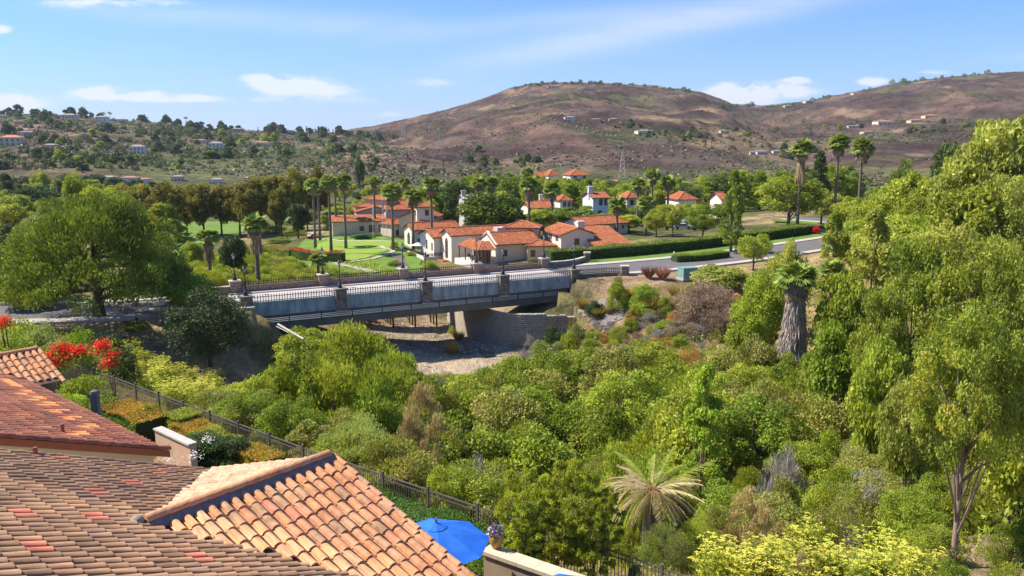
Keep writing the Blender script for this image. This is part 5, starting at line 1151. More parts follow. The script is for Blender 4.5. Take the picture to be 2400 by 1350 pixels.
# ------------------------------------------------------------------ plants
def leafcloud(seed,w,h,base,ncl,clr,n,lf,lw,mode='round',shape='ball',fill=.35):
    """leaf cards gathered in clumps; w,h overall width/height in m, base = height where the crown starts"""
    g=np.random.RandomState(seed); ch=h-base
    u=g.normal(size=(ncl,3)); u=nrm(u); rad=g.uniform(.45,1,ncl)**.6
    if shape=='ball': c=u*rad[:,None]*np.array([w/2,w/2,ch/2])*(1-clr*.8); c[:,2]+=base+ch/2
    elif shape=='dome': 
        u[:,2]=np.abs(u[:,2])*1.0-.05; c=u*rad[:,None]*np.array([w/2,w/2,ch])*(1-clr*.8); c[:,2]+=base+ch*.08
    elif shape=='cone':
        t=g.uniform(0,1,ncl)**.8; a=g.uniform(0,2*np.pi,ncl); r_=(1-t)**.75*w/2*(1-clr*.4)*g.uniform(.3,1,ncl)**.5; c=np.stack([r_*np.cos(a),r_*np.sin(a),base+t*ch*.95],-1)
    elif shape=='column':
        t=g.uniform(0,1,ncl); a=g.uniform(0,2*np.pi,ncl); r_=np.minimum(1,3.2*(1-t)+.1)*np.minimum(1,t*5+.35)*w/2*(1-clr)*g.uniform(.2,1,ncl)**.5; c=np.stack([r_*np.cos(a),r_*np.sin(a),base+t*ch],-1)
    cr=clr*w/2*g.uniform(.75,1.3,ncl)
    k=g.choice(ncl,n,p=cr**2/np.sum(cr**2)); d=nrm(g.normal(size=(n,3))); 
    if mode!='droop': d[:,2]=np.where(d[:,2]<-.35,-d[:,2],d[:,2])
    rr=np.where(g.rand(n)<fill,g.uniform(.3,.9,n),g.uniform(.82,1.12,n)); P=c[k]+d*(cr[k]*rr)[:,None]*np.array([1,1,.85])
    out=nrm(P-np.array([0,0,base+ch*.35]))
    if mode=='round': dr=nrm(g.normal(size=(n,3))*.8+out*.5+np.array([0,0,.1])); nn=nrm(g.normal(size=(n,3))*.7+d+np.array([-.25,0,.5]))
    elif mode=='up': dr=nrm(g.normal(size=(n,3))*.45+out*.55+np.array([0,0,.75])); nn=nrm(g.normal(size=(n,3))+d*.6)
    elif mode=='droop': dr=nrm(g.normal(size=(n,3))*.62+out*.35+np.array([0,0,-.6])); nn=nrm(g.normal(size=(n,3))*.8+d*.9+np.array([-.2,0,.3]))
    L_=lf*g.uniform(.6,1.35,n); Wd=lw*g.uniform(.6,1.35,n)
    cl=g.rand(ncl); rv=np.clip(.55*g.rand(n)+.45*cl[k],0,1)
    return cards(P,dr,nn,L_,Wd),rv,c,cr
def limbs(seed,c,base,tr,topz,m,n=8,thick=1.0):
    g=random.Random(seed); mb=MB(); idx=list(range(len(c))); g.shuffle(idx)
    lean=(g.uniform(-.06,.06)*topz,g.uniform(-.06,.06)*topz)
    P=[Vector((lean[0]*t*t,lean[1]*t*t,topz*t*.82)) for t in (0,.15,.35,.6,.85,1)]
    mb.tube(P,[tr*1.25,tr,tr*.85,tr*.6,tr*.35,tr*.15],8)
    for i in idx[:n]:
        t=g.uniform(.18,.75); a=Vector((lean[0]*t*t,lean[1]*t*t,topz*t*.82)); b=Vector(c[i]); b.z=max(b.z,a.z*.9); mid=a.lerp(b,.5)+Vector((g.uniform(-.1,.1),g.uniform(-.1,.1),.08))*topz*.3
        mb.tube([a,mid,b],[tr*.42*thick,tr*.26*thick,tr*.08],5)
    return mb.mesh('trunk',m,True)
PR={}
def proto(key,leafm,seed,w,h,base,ncl,clr,n,lf,lw,mode,shape='ball',trunk=None,tr=.2,nl=8,fill=.35):
    Q,rv,c,cr=leafcloud(seed,w,h,base,ncl,clr,n,lf,lw,mode,shape,fill)
    cm=quadmesh('crown_'+key,Q,rv,G[leafm]); tm=limbs(seed,c,base,tr,h*.85,trunk or bark,nl) if trunk is not False else None
    PR.setdefault(key,[]).append((cm,tm,w,h,leafm))
for s in range(3):
    proto('pinebig','pine',10+s,22,13,1.6,260,.125,62000 if s==0 else 10,.42,.15,'up','dome',bark,.62,16,.2) if s==0 else None
    proto('darktree','dark',20+s,10,9.5,.3,70,.24,15000,.30,.13,'round','ball',bark,.2,9) if s==0 else None
    proto('willow','willow',30+s,6,5.5,.2,46,.26,9500,.26,.085,'up','dome',bark,.10,8)
    proto('mound','shrub',40+s,5,4,.0,46,.27,8000,.20,.10,'round','dome',bark,.08,6)
    proto('scrub','scrub',50+s,4.5,3.5,.0,40,.26,6500,.19,.055,'up','dome',bark,.07,10,.5)
    proto('small','shrub',60+s,1.6,1.3,.0,16,.34,1300,.13,.06,'up','dome',False)
    proto('euca','euca',70+s,8,11,.8,110,.17,17000,.30,.13,'droop','ball',barkp,.22,12,.2)
    proto('round','shrub',80+s,8,8,1.2,60,.24,9000,.40,.22,'round','ball',bark,.25,9)
    proto('airy','eucapale',90+s,9,8,1.6,70,.20,8500,.40,.16,'round','ball',bark,.2,14,.5)
    proto('rowtree','row',100+s,10,13,2.8,70,.21,9000,.55,.30,'droop','ball',bark,.28,9,.4)
    proto('conifer','conifer',110+s,6,12,.8,80,.2,7000,.5,.18,'up','cone',bark,.25,6)
    proto('column','conifer',120+s,2.4,10,.3,30,.36,1500,.6,.3,'up','column',False)
    proto('hilltree','hill',130+s,8,6.5,.1,26,.32,1300,.95,.62,'round','dome',False)
proto('eucanear','euca',201,9.5,12.5,4.6,120,.135,36000,.24,.10,'droop','ball',barkp,.24,16,.15)
proto('poplar','eucapale',210,4.5,11,.5,60,.25,12000,.26,.17,'round','column',barkp,.15,6)
for s in range(3): proto('fine','shrub',290+s,4.4,3.6,0,60,.22,17000,.115,.06,'round' if s<2 else 'up','dome' if s else 'ball',bark,.06,9)
proto('hopbush','bright',220,5,6,.1,50,.26,9500,.24,.11,'round','ball',bark,.1,8)
proto('branchy','drybrush',230,7,5,.1,50,.25,12000,.5,.03,'droop','dome',bark,.1,18,.6)
proto('oliveb','olive',240,5.2,5.4,.2,55,.22,16000,.19,.03,'up','dome',bark,.1,8,.4)
proto('tanb','tanbush',250,3.6,4.2,.2,34,.25,7500,.16,.05,'up','ball',bark,.08,8,.4)
proto('twigs','greytwig',260,3.4,3,.0,26,.3,2600,.55,.02,'up','dome',False)
proto('shrubyard','shrub',270,2.6,2.2,.0,30,.3,6500,.10,.055,'round','dome',bark,.05,5)
proto('stemmy2','willow',281,6,6,.6,70,.2,11000,.24,.10,'round','ball',bark,.09,14)
for s in range(3): proto('screenp','screen',300+s,2.1,4.4,.9,46,.17,4200,.13,.06,'up','column',bark,.02,22,.5)
proto('stemmy','willow',280,2.6,3.6,.9,44,.22,8000,.12,.06,'round','column',bark,.035,14)
def plant(key,p,w,h,name,label,cat,group=None,leaf=None,rz=None,split=True,sx=None):
    v=PR[key][rnd.randrange(len(PR[key]))]; cm,tm,w0,h0,lm=v; s=(w/w0,(sx or w)/w0,h/h0); rz=rnd.uniform(0,6.28) if rz is None else rz
    if tm is not None and split:
        t=thing(name,label,cat,p,rz,group); t.scale=s; c=link('crown',cm,t); link('trunk',tm,t)
    else: t=link(name,cm,None,p,(0,0,rz),s); tag(t,label,cat,group); c=t
    if leaf: c.material_slots[0].link='OBJECT'; c.material_slots[0].material=G[leaf]
    return t
def tree(px,ytop,wpx,Y,key,name,label,cat='tree',group=None,leaf=None,hmin=1.5,rz=None,hscale=1.0):
    q=WY(px,ytop,Y); zg=H(q.x,q.y); h=max(q.z-zg,hmin); d=proj(q)[2]; w=wpx*d/F
    return plant(key,Vector((q.x,q.y,zg-.15)),w,h*hscale,name,label,cat,group,leaf,rz)
# left side
tree(205,442,450,91,'pinebig','stone_pine','huge spreading stone pine shading the left road',rz=.4)
tree(480,672,225,84,'darktree','dark_tree','dark shaded tree in front of the left bridge end',rz=1)
tree(440,628,150,92,'hopbush','leafy_tree','light green leafy tree crown behind the dark tree',leaf='shrub')
tree(25,560,170,100,'round','leafy_tree','yellow green leafy tree at the far left edge',leaf='willow')
tree(60,650,150,96,'round','leafy_tree','green bushy tree low behind the left road verge',leaf='willow')
tree(175,395,75,190,'rowtree','leafy_tree','bright upright tree rising behind the stone pine',leaf='willow')
tree(230,430,120,180,'round','leafy_tree','bright round tree just right behind the pine top',leaf='willow')
for px,yt,w,Y,k,lf in ((20,470,90,200,'round','willow'),(90,500,120,180,'rowtree','olive'),(30,520,110,150,'rowtree','hill'),(400,600,90,100,'round','willow'),(330,560,80,120,'round','shrub')):
    tree(px,yt,w,Y,k,'leafy_tree','tree standing in the wooded valley at the left edge',group='trees in the left valley',leaf=lf)
# row of olive trees across the fairway
rowx=[(270,415,95,235),(325,420,80,232),(385,428,90,228),(430,425,70,240),(470,415,80,236),(512,425,75,238),(555,420,80,236),(600,405,85,240),(640,398,80,244),(682,392,80,244),(715,405,60,248),(350,440,70,250),(575,440,70,228),(655,430,60,228),(300,450,80,220),(225,455,80,220),(742,380,60,256)]
for px,yt,w,Y in rowx: tree(px,yt+rnd.uniform(-6,8),w*1.05,Y,'rowtree','row_tree','olive brown tree in the row along the golf fairway',group='row of olive brown trees beyond the fairway')
for px,yt,w,Y,k,l in ((695,472,70,215,'round','dark round bush tree left of the tall palm cluster'),(545,545,70,135,'round','dark round tree between the two short skirted palms'),(448,560,60,150,'round','small round tree left of the short skirted palm')):
    tree(px,yt,w,Y,k,'round_tree',l,leaf='dark' if 'dark' in l else 'shrub')
# around the club
for i,(px,yt,w,lf) in enumerate(((1300,482,56,'willow'),(1372,478,46,'shrub'),(1450,478,56,'willow'),(1505,474,54,'shrub'),(1555,476,54,'willow'),(1618,474,64,'willow'),(1695,474,60,'shrub'),(1328,486,50,'pine'))): tree(px,yt,w,222,'round','garden_tree',['yellow green tree below the small pale tower house','green tree left of the white two storey villa','light tree right of the white two storey villa','green tree at the foot of the amber villa','light tree right of the amber villa','light tree hiding the orange villa roof','green tree hiding the pale villa gable','dark tree left under the pale square tower'][i],leaf=lf)
tree(1148,445,175,196,'round','round_tree','big dark round tree between the club and the villas',leaf='pine')
tree(1345,482,120,205,'round','round_tree','dark round tree below the pale square tower',leaf='pine')
tree(1415,497,100,200,'round','round_tree','dark green tree below the white two storey villa',leaf='pine')
tree(1265,485,80,200,'round','round_tree','yellow green bushy tree left of the dark round tree',leaf='willow')
tree(1190,450,60,215,'round','round_tree','dark tree behind the big round tree',leaf='conifer')
tree(1070,420,85,240,'round','round_tree','dark tree behind the tower beside the palm',leaf='conifer')
tree(1475,500,70,195,'round','leafy_tree','yellow green tree below the amber villa',leaf='willow')
tree(1540,490,70,180,'airy','airy_tree','slender young tree at the left end of the parking',leaf='willow')
tree(1650,478,90,172,'airy','airy_tree','airy young tree with pale trunk beside the hedge',leaf='shrub')
tree(1580,470,60,178,'airy','airy_tree','airy tree in front of the orange villa roof',leaf='willow')
tree(1722,395,80,146,'conifer','slim_tree','tall thin dark green tree standing on the road verge',leaf='pine')
tree(1770,540,90,125,'airy','leafy_tree','loose light green tree before the road bend',leaf='bright')
tree(1855,402,190,185,'airy','airy_tree','wide airy pepper tree left of the two tall palms',leaf='willow')
tree(1930,440,110,195,'airy','airy_tree','pale green feathery tree between the two tall palms',leaf='eucapale')
tree(1925,352,70,230,'conifer','conifer','dark conifer between the stout palm and tall palms')
tree(2125,372,70,175,'airy','conifer','dark feathery tree high on the right wooded slope',leaf='pine')
tree(2230,318,80,150,'rowtree','slim_tree','narrow dark green tree below the ridge on the right',leaf='conifer')
for i,(px,yt,w,Y,k,lf,l) in enumerate(((2370,255,220,118,'round','eucapale','tall yellow green eucalyptus at the upper right edge'),(2275,350,170,120,'round','eucapale','yellow green eucalyptus left of the tallest one'),
  (2150,395,150,140,'round','willow','olive green rounded tree on the right slope'),(2080,435,130,150,'round','shrub','rounded green tree right of the tall palms'),(2060,450,140,135,'airy','willow','feathery tree lower right of the tall palms'),
  (2190,430,170,125,'euca','willow','broad weeping tree in the middle of the right slope'),(2140,500,190,110,'airy','willow','weeping yellow green tree above the orange topped trees'),(2290,420,210,100,'round','willow','dense green tree at the right edge midway up'),
  (2390,380,160,98,'euca','eucapale','leafy yellow green tree cut by the right edge'),(2000,460,110,160,'airy','willow','light tree at the road bend behind the palms'),(2225,500,160,92,'airy','eucapale','olive feathery tree above the orange tops'))):
    tree(px,yt,w,Y,k,'slope_tree',l,leaf=lf)
for px,yt,w,Y,k,lf,l in ((2055,500,135,80,'poplar','eucapale','upright pale leaved poplar above the skirted palm'),(1990,620,140,78,'round','willow','rounded green tree right of the skirted palm top'),(1960,500,80,100,'poplar','willow','slim pale tree near the road bend'),
  (1800,590,120,86,'hopbush','bright','vivid green shrub tree left of the skirted palm'),(1760,660,110,84,'hopbush','bright','bright green shrub tree beside the dry brush'),(1850,560,120,92,'airy','eucapale','pale feathery shrub tree behind the skirted palm'),
  (2160,520,200,62,'euca','euca','orange tipped eucalyptus left of the right edge group'),(2300,500,220,58,'euca','euca','orange topped eucalyptus beneath the upper right tree'),(2075,640,140,58,'euca','euca','broad orange tipped eucalyptus right of the skirted palm'),(2395,540,180,52,'euca','euca','eucalyptus crown cut by the right edge in mid height'),
  (1965,740,150,62,'round','shrub','dark leafy tree immediately right of the skirted trunk'),(2080,780,160,50,'round','willow','lighter green weeping tree below the orange tops')):
    tree(px,yt,w,Y,k,'slope_tree',l,leaf=lf)
tree(2300,690,300,26.5,'eucanear','eucalyptus_tree','large near eucalyptus with pale brown trunk at the lower right',rz=2.2)
tree(2150,850,170,40,'airy','eucalyptus_tree','eucalyptus with yellow tips left of the large near one',rz=.7)
tree(2400,900,200,34,'round','leafy_tree','green leafy crown cut by the lower right edge',leaf='willow')
# scatters with a skyline taken from the valley
def scatter(n,xr,yr,lim,wr,keys,name,label,cat,group,mind,seed,hmax,avoid=None,leafs=None,reg=None,single=False):
    g=random.Random(seed); pts=[]; tries=0; xs=[a for a,_ in lim]; ys=[b for _,b in lim]; cnt=0
    cand=[]
    while len(cand)<n and tries<n*60:
        tries+=1; Y=math.exp(g.uniform(math.log(yr[0]),math.log(yr[1]))); px=g.uniform(*xr); X=(px-1200)/F*Y*1.02
        if any((X-a)**2+(Y-b)**2<(mind*(1+.0*Y))**2 for a,b in cand): continue
        if reg and not reg(X,Y): continue
        cand.append((X,Y))
    zs=HA(cand)
    for (X,Y),z in zip(cand,zs):
        w=g.uniform(*wr); h=g.uniform(.55,1)*hmax; d=proj((X,Y,z))[2]; px=proj((X,Y,z+h))[0]; hw=w/2*F/d*.8
        yl=max(np.interp(px-hw,xs,ys),np.interp(px,xs,ys),np.interp(px+hw,xs,ys)); zt=WY(px,yl,Y).z; h=min(h,zt-z)
        if h<hmax*.22: continue
        if h<w*.5: w=max(h*1.8,w*.5)
        if avoid and avoid(X,Y,z,w,h): continue
        k=g.choice(keys); lf=g.choice(leafs) if leafs else None
        if Y<54 and k!='twigs': k='fine'; lf=lf or g.choice(['willow','shrub','scrub','bright','willow']); w=min(w,g.uniform(3.4,5.6)); h=min(h,g.uniform(2.8,4.8))
        plant(k,Vector((X,Y,z-.2)),w,h,name,label,cat,group,lf,None,not single); cnt+=1
    return cnt
def over_fence(X,Y): 
    # signed distance beyond the fence line (positive on the canyon side)
    best=1e9;sg=1
    for a,b in zip(fence_pts[:-1],fence_pts[1:]):
        d=(b-a); L2=d.x*d.x+d.y*d.y; t=((X-a.x)*d.x+(Y-a.y)*d.y)/L2; t=min(max(t,0),1); dx=X-a.x-t*d.x; dy=Y-a.y-t*d.y; q=math.hypot(dx,dy)
        if q<best: best=q; sg=1 if (d.x*(Y-a.y)-d.y*(X-a.x))>0 else -1
    return best*sg
def clear_road(X,Y,m): return float(min(pldist(np.array([X]),np.array([Y]),roadL)[0],pldist(np.array([X]),np.array([Y]),roadR)[0]))>m
def near_bridge(X,Y): 
    q=(X-P0.x)*BN.x+(Y-P0.y)*BN.y; s_=(X-P0.x)*BD.x+(Y-P0.y)*BD.y; return -10<s_<BL+10 and q>-2.2
canyon_lim=[(-200,740),(0,745),(150,790),(250,850),(400,880),(470,900),(520,880),(560,850),(600,800),(640,765),(700,745),(760,740),(830,738),(900,755),(950,780),(975,830),(990,868),(1060,868),(1090,850),(1130,838),(1180,832),(1240,818),(1300,800),(1330,792),(1380,815),(1440,800),(1500,782),(1560,790),(1620,800),(1680,835),(1750,850),(1800,835),(1840,840),(1880,842),(1930,800),(1980,770),(2050,730),(2150,700),(2300,680),(2600,640)]
def can_reg(X,Y): return over_fence(X,Y)>4.5 and not near_bridge(X,Y) and clear_road(X,Y,9) and not (Y>99 and -26<X<0) 
nc=scatter(270,(480,2500),(35,102),canyon_lim,(4.8,8.8),['willow','mound','mound','scrub','stemmy2'],'canyon_bush','leafy bush growing among many in the creek canyon','bush','bushes filling the creek canyon',2.6,5,8.5,avoid=lambda X,Y,z,w,h: math.hypot(X-6.2,Y-33)<w/2+2.9 or (Y<33 and 1<X<9),leafs=[None,None,'willow','willow','shrub','scrub'],reg=can_reg)
nc2=scatter(95,(900,2420),(34,96),canyon_lim,(2.6,4.4),['scrub','willow','mound','twigs'],'canyon_shrub','smaller greyish shrub tucked between the canyon bushes','bush','small shrubs between the canyon bushes',2.2,9,5.5,avoid=lambda X,Y,z,w,h: math.hypot(X-6.2,Y-33)<w/2+2.9,leafs=[None,None,'scrub'],reg=can_reg)
for px,yt,w,Y,k,lf,l in ((1300,752,70,105,'mound','dark','dark shrub at the right end of the block wall'),(1262,785,60,101,'mound','olive','grey green bush against the block wall'),(1335,762,60,103,'mound','willow','light shrub right of the block wall end'),(1845,812,100,76,'mound','willow','bush hiding the left foot of the skirted palm'),(1905,815,90,77,'mound','shrub','bush hiding the right foot of the skirted palm'),(1700,800,110,84,'mound','scrub','olive bush below the brown brush mound'),(1620,795,100,86,'branchy','rustgrass','rusty brush at the foot of the dry bank'),(1760,825,100,80,'mound','willow','light bush below the dry bank right end'),(2200,1215,170,27,'fine','willow','green bush left of the near eucalyptus trunk'),(2385,1190,150,27,'fine','shrub','green bush right of the near eucalyptus trunk'),(2140,1130,160,32,'fine','bright','bright bush above the yellow fennel corner'),(2250,1110,150,34,'fine','willow','leafy bush behind the near eucalyptus trunk'),(2370,1300,130,22.5,'fine','willow','bush in the bottom right corner of the view'),(2230,1300,110,23,'fine','shrub','low green bush at the foot of the near eucalyptus'),(2330,1080,160,36,'fine','willow','tall bush behind the eucalyptus at the right edge'),(1465,1215,90,31,'fine','willow','low bush at the left foot of the date palm'),(1600,1225,100,30.5,'fine','scrub','low scrub at the right foot of the date palm'),(1530,1235,90,30,'fine','shrub','low bush in front of the date palm trunk'),(1790,1285,110,24.5,'fine','scrub','scrubby bush among the corner fennel'),(1900,1270,120,26,'fine','tanbush','dry tan bush among the corner fennel'),(2060,1290,130,24.5,'fine','willow','green bush at the right of the corner fennel'),(930,785,120,80,'willow','willow','willow at the right end of the bright thicket'),(955,845,110,72,'mound','shrub','green bush at the left edge of the dry creek bed'),(905,820,130,72,'willow','willow','low willow in front of the thicket right end'),(1150,850,110,84,'mound','shrub','green bush at the right edge of the dry creek bed'),(1205,825,120,88,'mound','willow','light bush in front of the block retaining wall'),(1290,805,130,89,'mound','shrub','bush below the dark retaining wall end'),(1375,812,130,86,'mound','willow','bush row below the dry bank, middle one'),(1445,795,120,88,'willow','willow','willow bush below the grey rock wall'),(1110,880,120,76,'willow','willow','willow bush just below the dry creek bed'),(1040,890,110,72,'mound','scrub','olive bush under the dry creek bed'),(820,735,290,74,'willow','willow','tall bright willow thicket in front of the bridge'),(720,765,190,66,'willow','willow','bright willow left of the tall thicket'),(775,745,180,80,'willow','willow','willow crown rising just under the bridge girder'),(870,765,190,66,'willow','willow','broad willow in the middle of the thicket'),(660,800,150,58,'willow','shrub','green willow bush at the left of the thicket'),(780,830,220,56,'willow','willow','full round willow low in the thicket'),(880,850,160,54,'mound','shrub','deep green bush at the right foot of the thicket'),(600,850,120,54,'mound','willow','light green bush above the yellow fennel'),(930,800,130,72,'willow','scrub','willow at the edge of the dry creek bed'),
  (830,945,250,37,'oliveb','greylight','fine leaved grey green shrub tree behind the terracotta roof peak'),(985,880,130,47,'tanb','tanbush','dry tan shrub with withered flowers beside the willow'),(960,960,110,41,'tanb','tanbush','lower dry tan shrub next to the grey green tree'),
  (1655,862,115,47,'poplar','lime','vivid lime green young tree in the canyon'),(620,900,150,50,'mound','scrub','rounded scrub bush right of the yellow fennel'),(640,950,120,42,'stemmy','scrub','many stemmed olive shrub just past the fence'),(560,940,110,43,'stemmy','scrub','small many stemmed shrub beside the fence path'),(720,980,110,39,'stemmy','scrub','many stemmed shrub near the fence bend')):
    tree(px,yt,w,Y,k,'canyon_tree',l,'tree' if 'tree' in l else 'bush',leaf=lf)
# dry brush slope right of the bridge
for px,yt,w,Y,k,lf,l in ((1655,640,190,101,'branchy','drybrush','big brown dry brush mound below the green cabinet'),(1700,690,140,97,'branchy','drybrush','brown dead brush hanging down the slope'),(1600,740,120,98,'branchy','drybrush','brown dead brush low on the slope'),(1690,618,150,108,'round','scrub','yellow olive bush beside the green cabinet'),
  (1450,640,62,107,'mound','willow','bright green shrub against the stone wing wall'),(1512,650,80,105,'mound','bright','rounded bright green shrub below the wing wall post'),(1560,690,50,103,'mound','shrub','green shrub in front of the cabinet slope'),(1395,700,60,108,'mound','dark','dark shrub at the foot of the stone wing wall'),
  (1350,745,70,105,'mound','olive','grey green shrub on the dry slope'),(1620,660,60,103,'mound','scrub','yellow green shrub under the green cabinet'),(1480,740,50,102,'mound','shrub','green shrub growing over the small rock wall'),(1560,745,70,99,'mound','shrub','green shrub beside the grey block wall'),(1300,790,70,101,'mound','olive','pale green shrub beside the dark retaining wall'),(1770,760,120,80,'mound','scrub','olive shrub left below the skirted palm'),
  (1560,775,80,97,'branchy','rustgrass','rust brown brush mound above the canyon bushes'),(1110,730,34,118,'mound','willow','yellow green weeds on top of the block wall'),(1060,755,24,119,'small','willow','small weed clump at the foot of the lit bank'),(1240,770,40,104,'twigs','greytwig','grey bare twigs before the dark retaining wall'),(1225,810,60,100,'twigs','greytwig','grey bare twigs low in front of the retaining wall'),(1345,720,34,106,'small','rustgrass','rusty grass clump by the gravel patch')):
    tree(px,yt,w,Y,k,'slope_shrub',l,'bush',leaf=lf,hmin=.8)
def grass_tuft(seed,n,h,r,m):
    g=np.random.RandomState(seed); a=g.uniform(0,2*np.pi,n); e=g.uniform(.1,.9,n); b=np.stack([r*.25*np.cos(a),r*.25*np.sin(a),np.zeros(n)],-1)
    d=np.stack([np.cos(a)*e,np.sin(a)*e,np.ones(n)*1.1],-1); L_=h*g.uniform(.6,1.1,n); d=nrm(d); return quadmesh('tuft',cards(b+d*L_[:,None]*.5,d,g.normal(size=(n,3)),L_,np.full(n,.05)),g.rand(n),m)
TUFT=grass_tuft(1,420,1.5,1.0,G['redgrass'])
for i,(px,py,s,lf,l) in enumerate(((1520,652,1.25,'redgrass','left dark red fountain grass tuft by the wing wall post'),(1553,655,1.35,'redgrass','right dark red fountain grass tuft on the pavement edge'),(1605,657,.8,'rustgrass','small red grass in front of the green cabinet'),(1475,700,1.0,'rustgrass','orange grass tuft at the shrub foot, left'),(1450,705,1.0,'rustgrass','orange grass tuft beneath the left bright shrub'),(1365,725,1.1,'rustgrass','yellow rust grass tuft left of the gravel patch'),
    (1525,735,1.6,'rustgrass','orange grass tuft right of the grey rock wall'),(1425,735,.8,'drygrass','dry yellow tuft on the gravel patch'),(1060,830,1.2,'rustgrass','rusty weeds at the foot of the block wall'),(1075,800,1.0,'rustgrass','rusty weeds halfway up beside the block wall'),(1585,700,1.2,'rustgrass','rust grass tuft under the cabinet shrubs'),(1400,745,1,'rustgrass','brown grass tuft on the dry slope'))):
    p=hit(px,py,60,200); o=link('grass_tuft',TUFT,None,p,(0,0,i),(s,s,s*1.05)); o.material_slots[0].link='OBJECT'; o.material_slots[0].material=G[lf]; tag(o,l,'grass tuft')
dry_lim=[(1280,765),(1340,745),(1400,705),(1460,690),(1560,685),(1640,670),(1760,640),(1800,600)]
scatter(130,(1290,1860),(88,113),dry_lim,(1.6,3.4),['mound','small','scrub','branchy','twigs'],'bank_shrub','small shrub on the dry bank right of the bridge','bush','shrubs on the dry bank',1.5,61,2.6,leafs=[None,None,'willow','scrub','rustgrass','drybrush'],reg=lambda X,Y: X>5 and clear_road(X,Y,8) and not (9<X<15.5 and 105<Y<112) and not near_bridge(X,Y))
# bush tangle beyond the bridge on the left
back_lim=[(380,680),(430,620),(480,600),(560,575),(600,600),(640,620),(700,630),(760,628),(820,640),(900,640)]
def back_reg(X,Y):
    q=(X-P0.x)*BN.x+(Y-P0.y)*BN.y; return q>BW+3 and clear_road(X,Y,9)
scatter(130,(410,850),(112,185),[(380,610),(440,600),(490,585),(500,560),(560,525),(620,540),(650,580),(700,598),(760,616),(840,632)],(3.5,6.5),['mound','willow','scrub'],'creek_bush','lush bush in the creek hollow behind the left bridge span','bush','bushes behind the left bridge span',2.6,21,4.8,leafs=['willow','willow','shrub','fennel','scrub'],reg=back_reg)
# hedges
def hedge_along(name,label,pts,w,h,side,top,n,lf,group=None,zoff=0,cat='hedge'):
    g=np.random.RandomState(len(label)); P=[Vector(p) for p in pts]; L_=[0]
    for a,b in zip(P[:-1],P[1:]): L_.append(L_[-1]+(b-a).length)
    T=L_[-1]; s=g.uniform(0,T,n); xs=np.interp(s,L_,[p.x for p in P]); ys=np.interp(s,L_,[p.y for p in P]); zs=np.interp(s,L_,[p.z for p in P])
    k=np.clip(np.searchsorted(L_,s)-1,0,len(P)-2); dx=np.array([ (P[i+1]-P[i]).normalized()[:] for i in range(len(P)-1)])[k]; nx=np.stack([-dx[:,1],dx[:,0],0*s],-1)
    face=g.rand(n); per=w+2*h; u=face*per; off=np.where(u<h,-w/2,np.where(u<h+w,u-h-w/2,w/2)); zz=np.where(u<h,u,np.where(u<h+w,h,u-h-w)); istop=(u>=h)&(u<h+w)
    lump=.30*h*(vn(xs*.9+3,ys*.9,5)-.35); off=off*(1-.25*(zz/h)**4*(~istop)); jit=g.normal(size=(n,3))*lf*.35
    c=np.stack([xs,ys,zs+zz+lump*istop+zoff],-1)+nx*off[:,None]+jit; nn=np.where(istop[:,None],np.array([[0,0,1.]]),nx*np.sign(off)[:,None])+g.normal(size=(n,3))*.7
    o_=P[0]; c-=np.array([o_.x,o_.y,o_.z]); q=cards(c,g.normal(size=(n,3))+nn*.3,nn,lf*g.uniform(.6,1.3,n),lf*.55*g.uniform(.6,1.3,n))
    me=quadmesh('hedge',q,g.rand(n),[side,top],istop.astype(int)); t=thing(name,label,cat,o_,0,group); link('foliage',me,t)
    mb=MB(); A=offset(P,-w/2*.86);B_=offset(P,w/2*.86)
    for i in range(len(P)-1):
        q=[Vector((v.x,v.y,v.z+zoff))-o_ for v in (A[i],A[i+1],B_[i+1],B_[i])]; up=Vector((0,0,h*.93)); dn=Vector((0,0,-.5))
        mb.poly([v+up for v in q]); mb.poly([q[0]+dn,q[1]+dn,q[1]+up,q[0]+up]); mb.poly([q[2]+dn,q[3]+dn,q[3]+up,q[2]+up])
        if i==0: mb.poly([q[3]+dn,q[0]+dn,q[0]+up,q[3]+up])
        if i==len(P)-2: mb.poly([q[1]+dn,q[2]+dn,q[2]+up,q[1]+up])
    mb.build('branches',hcore,t); return t
G['redorange']=leafmat('petal_red_orange',(.10,.14,.03),(.62,.06,.02),(.60,.16,.04),.3,trans=.25,var=.05,hue=.01); G['orangemix']=leafmat('petal_orange_mix',(.18,.20,.03),(.50,.20,.05),(.42,.36,.06),.3,trans=.25,var=.05)
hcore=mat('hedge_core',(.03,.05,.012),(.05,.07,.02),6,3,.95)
def gp(pxs,lo=80,hi=400): return hits([a for a,_ in pxs],[b for _,b in pxs],lo,hi)
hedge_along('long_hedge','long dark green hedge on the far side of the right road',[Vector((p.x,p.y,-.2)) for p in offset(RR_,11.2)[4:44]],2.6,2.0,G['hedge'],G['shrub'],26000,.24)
hedge_along('island_hedge','low clipped hedge on the small kerbed island in the road',[W(1580,612,.1),W(1640,608,.1),W(1700,600,.1)],2.0,.9,G['hedge'],G['shrub'],6000,.2)
hedge_along('flower_hedge','long curved hedge topped with red and orange flowers by the putting green',gp([(690,603),(715,610),(750,613),(805,614)]),2.4,2.0,G['hedge'],G['redorange'],9000,.2)
hedge_along('flower_hedge','orange flowered left end of the curved hedge',gp([(628,590),(650,597),(672,601),(690,604)]),2.8,1.7,G['willow'],G['orangemix'],7000,.2)
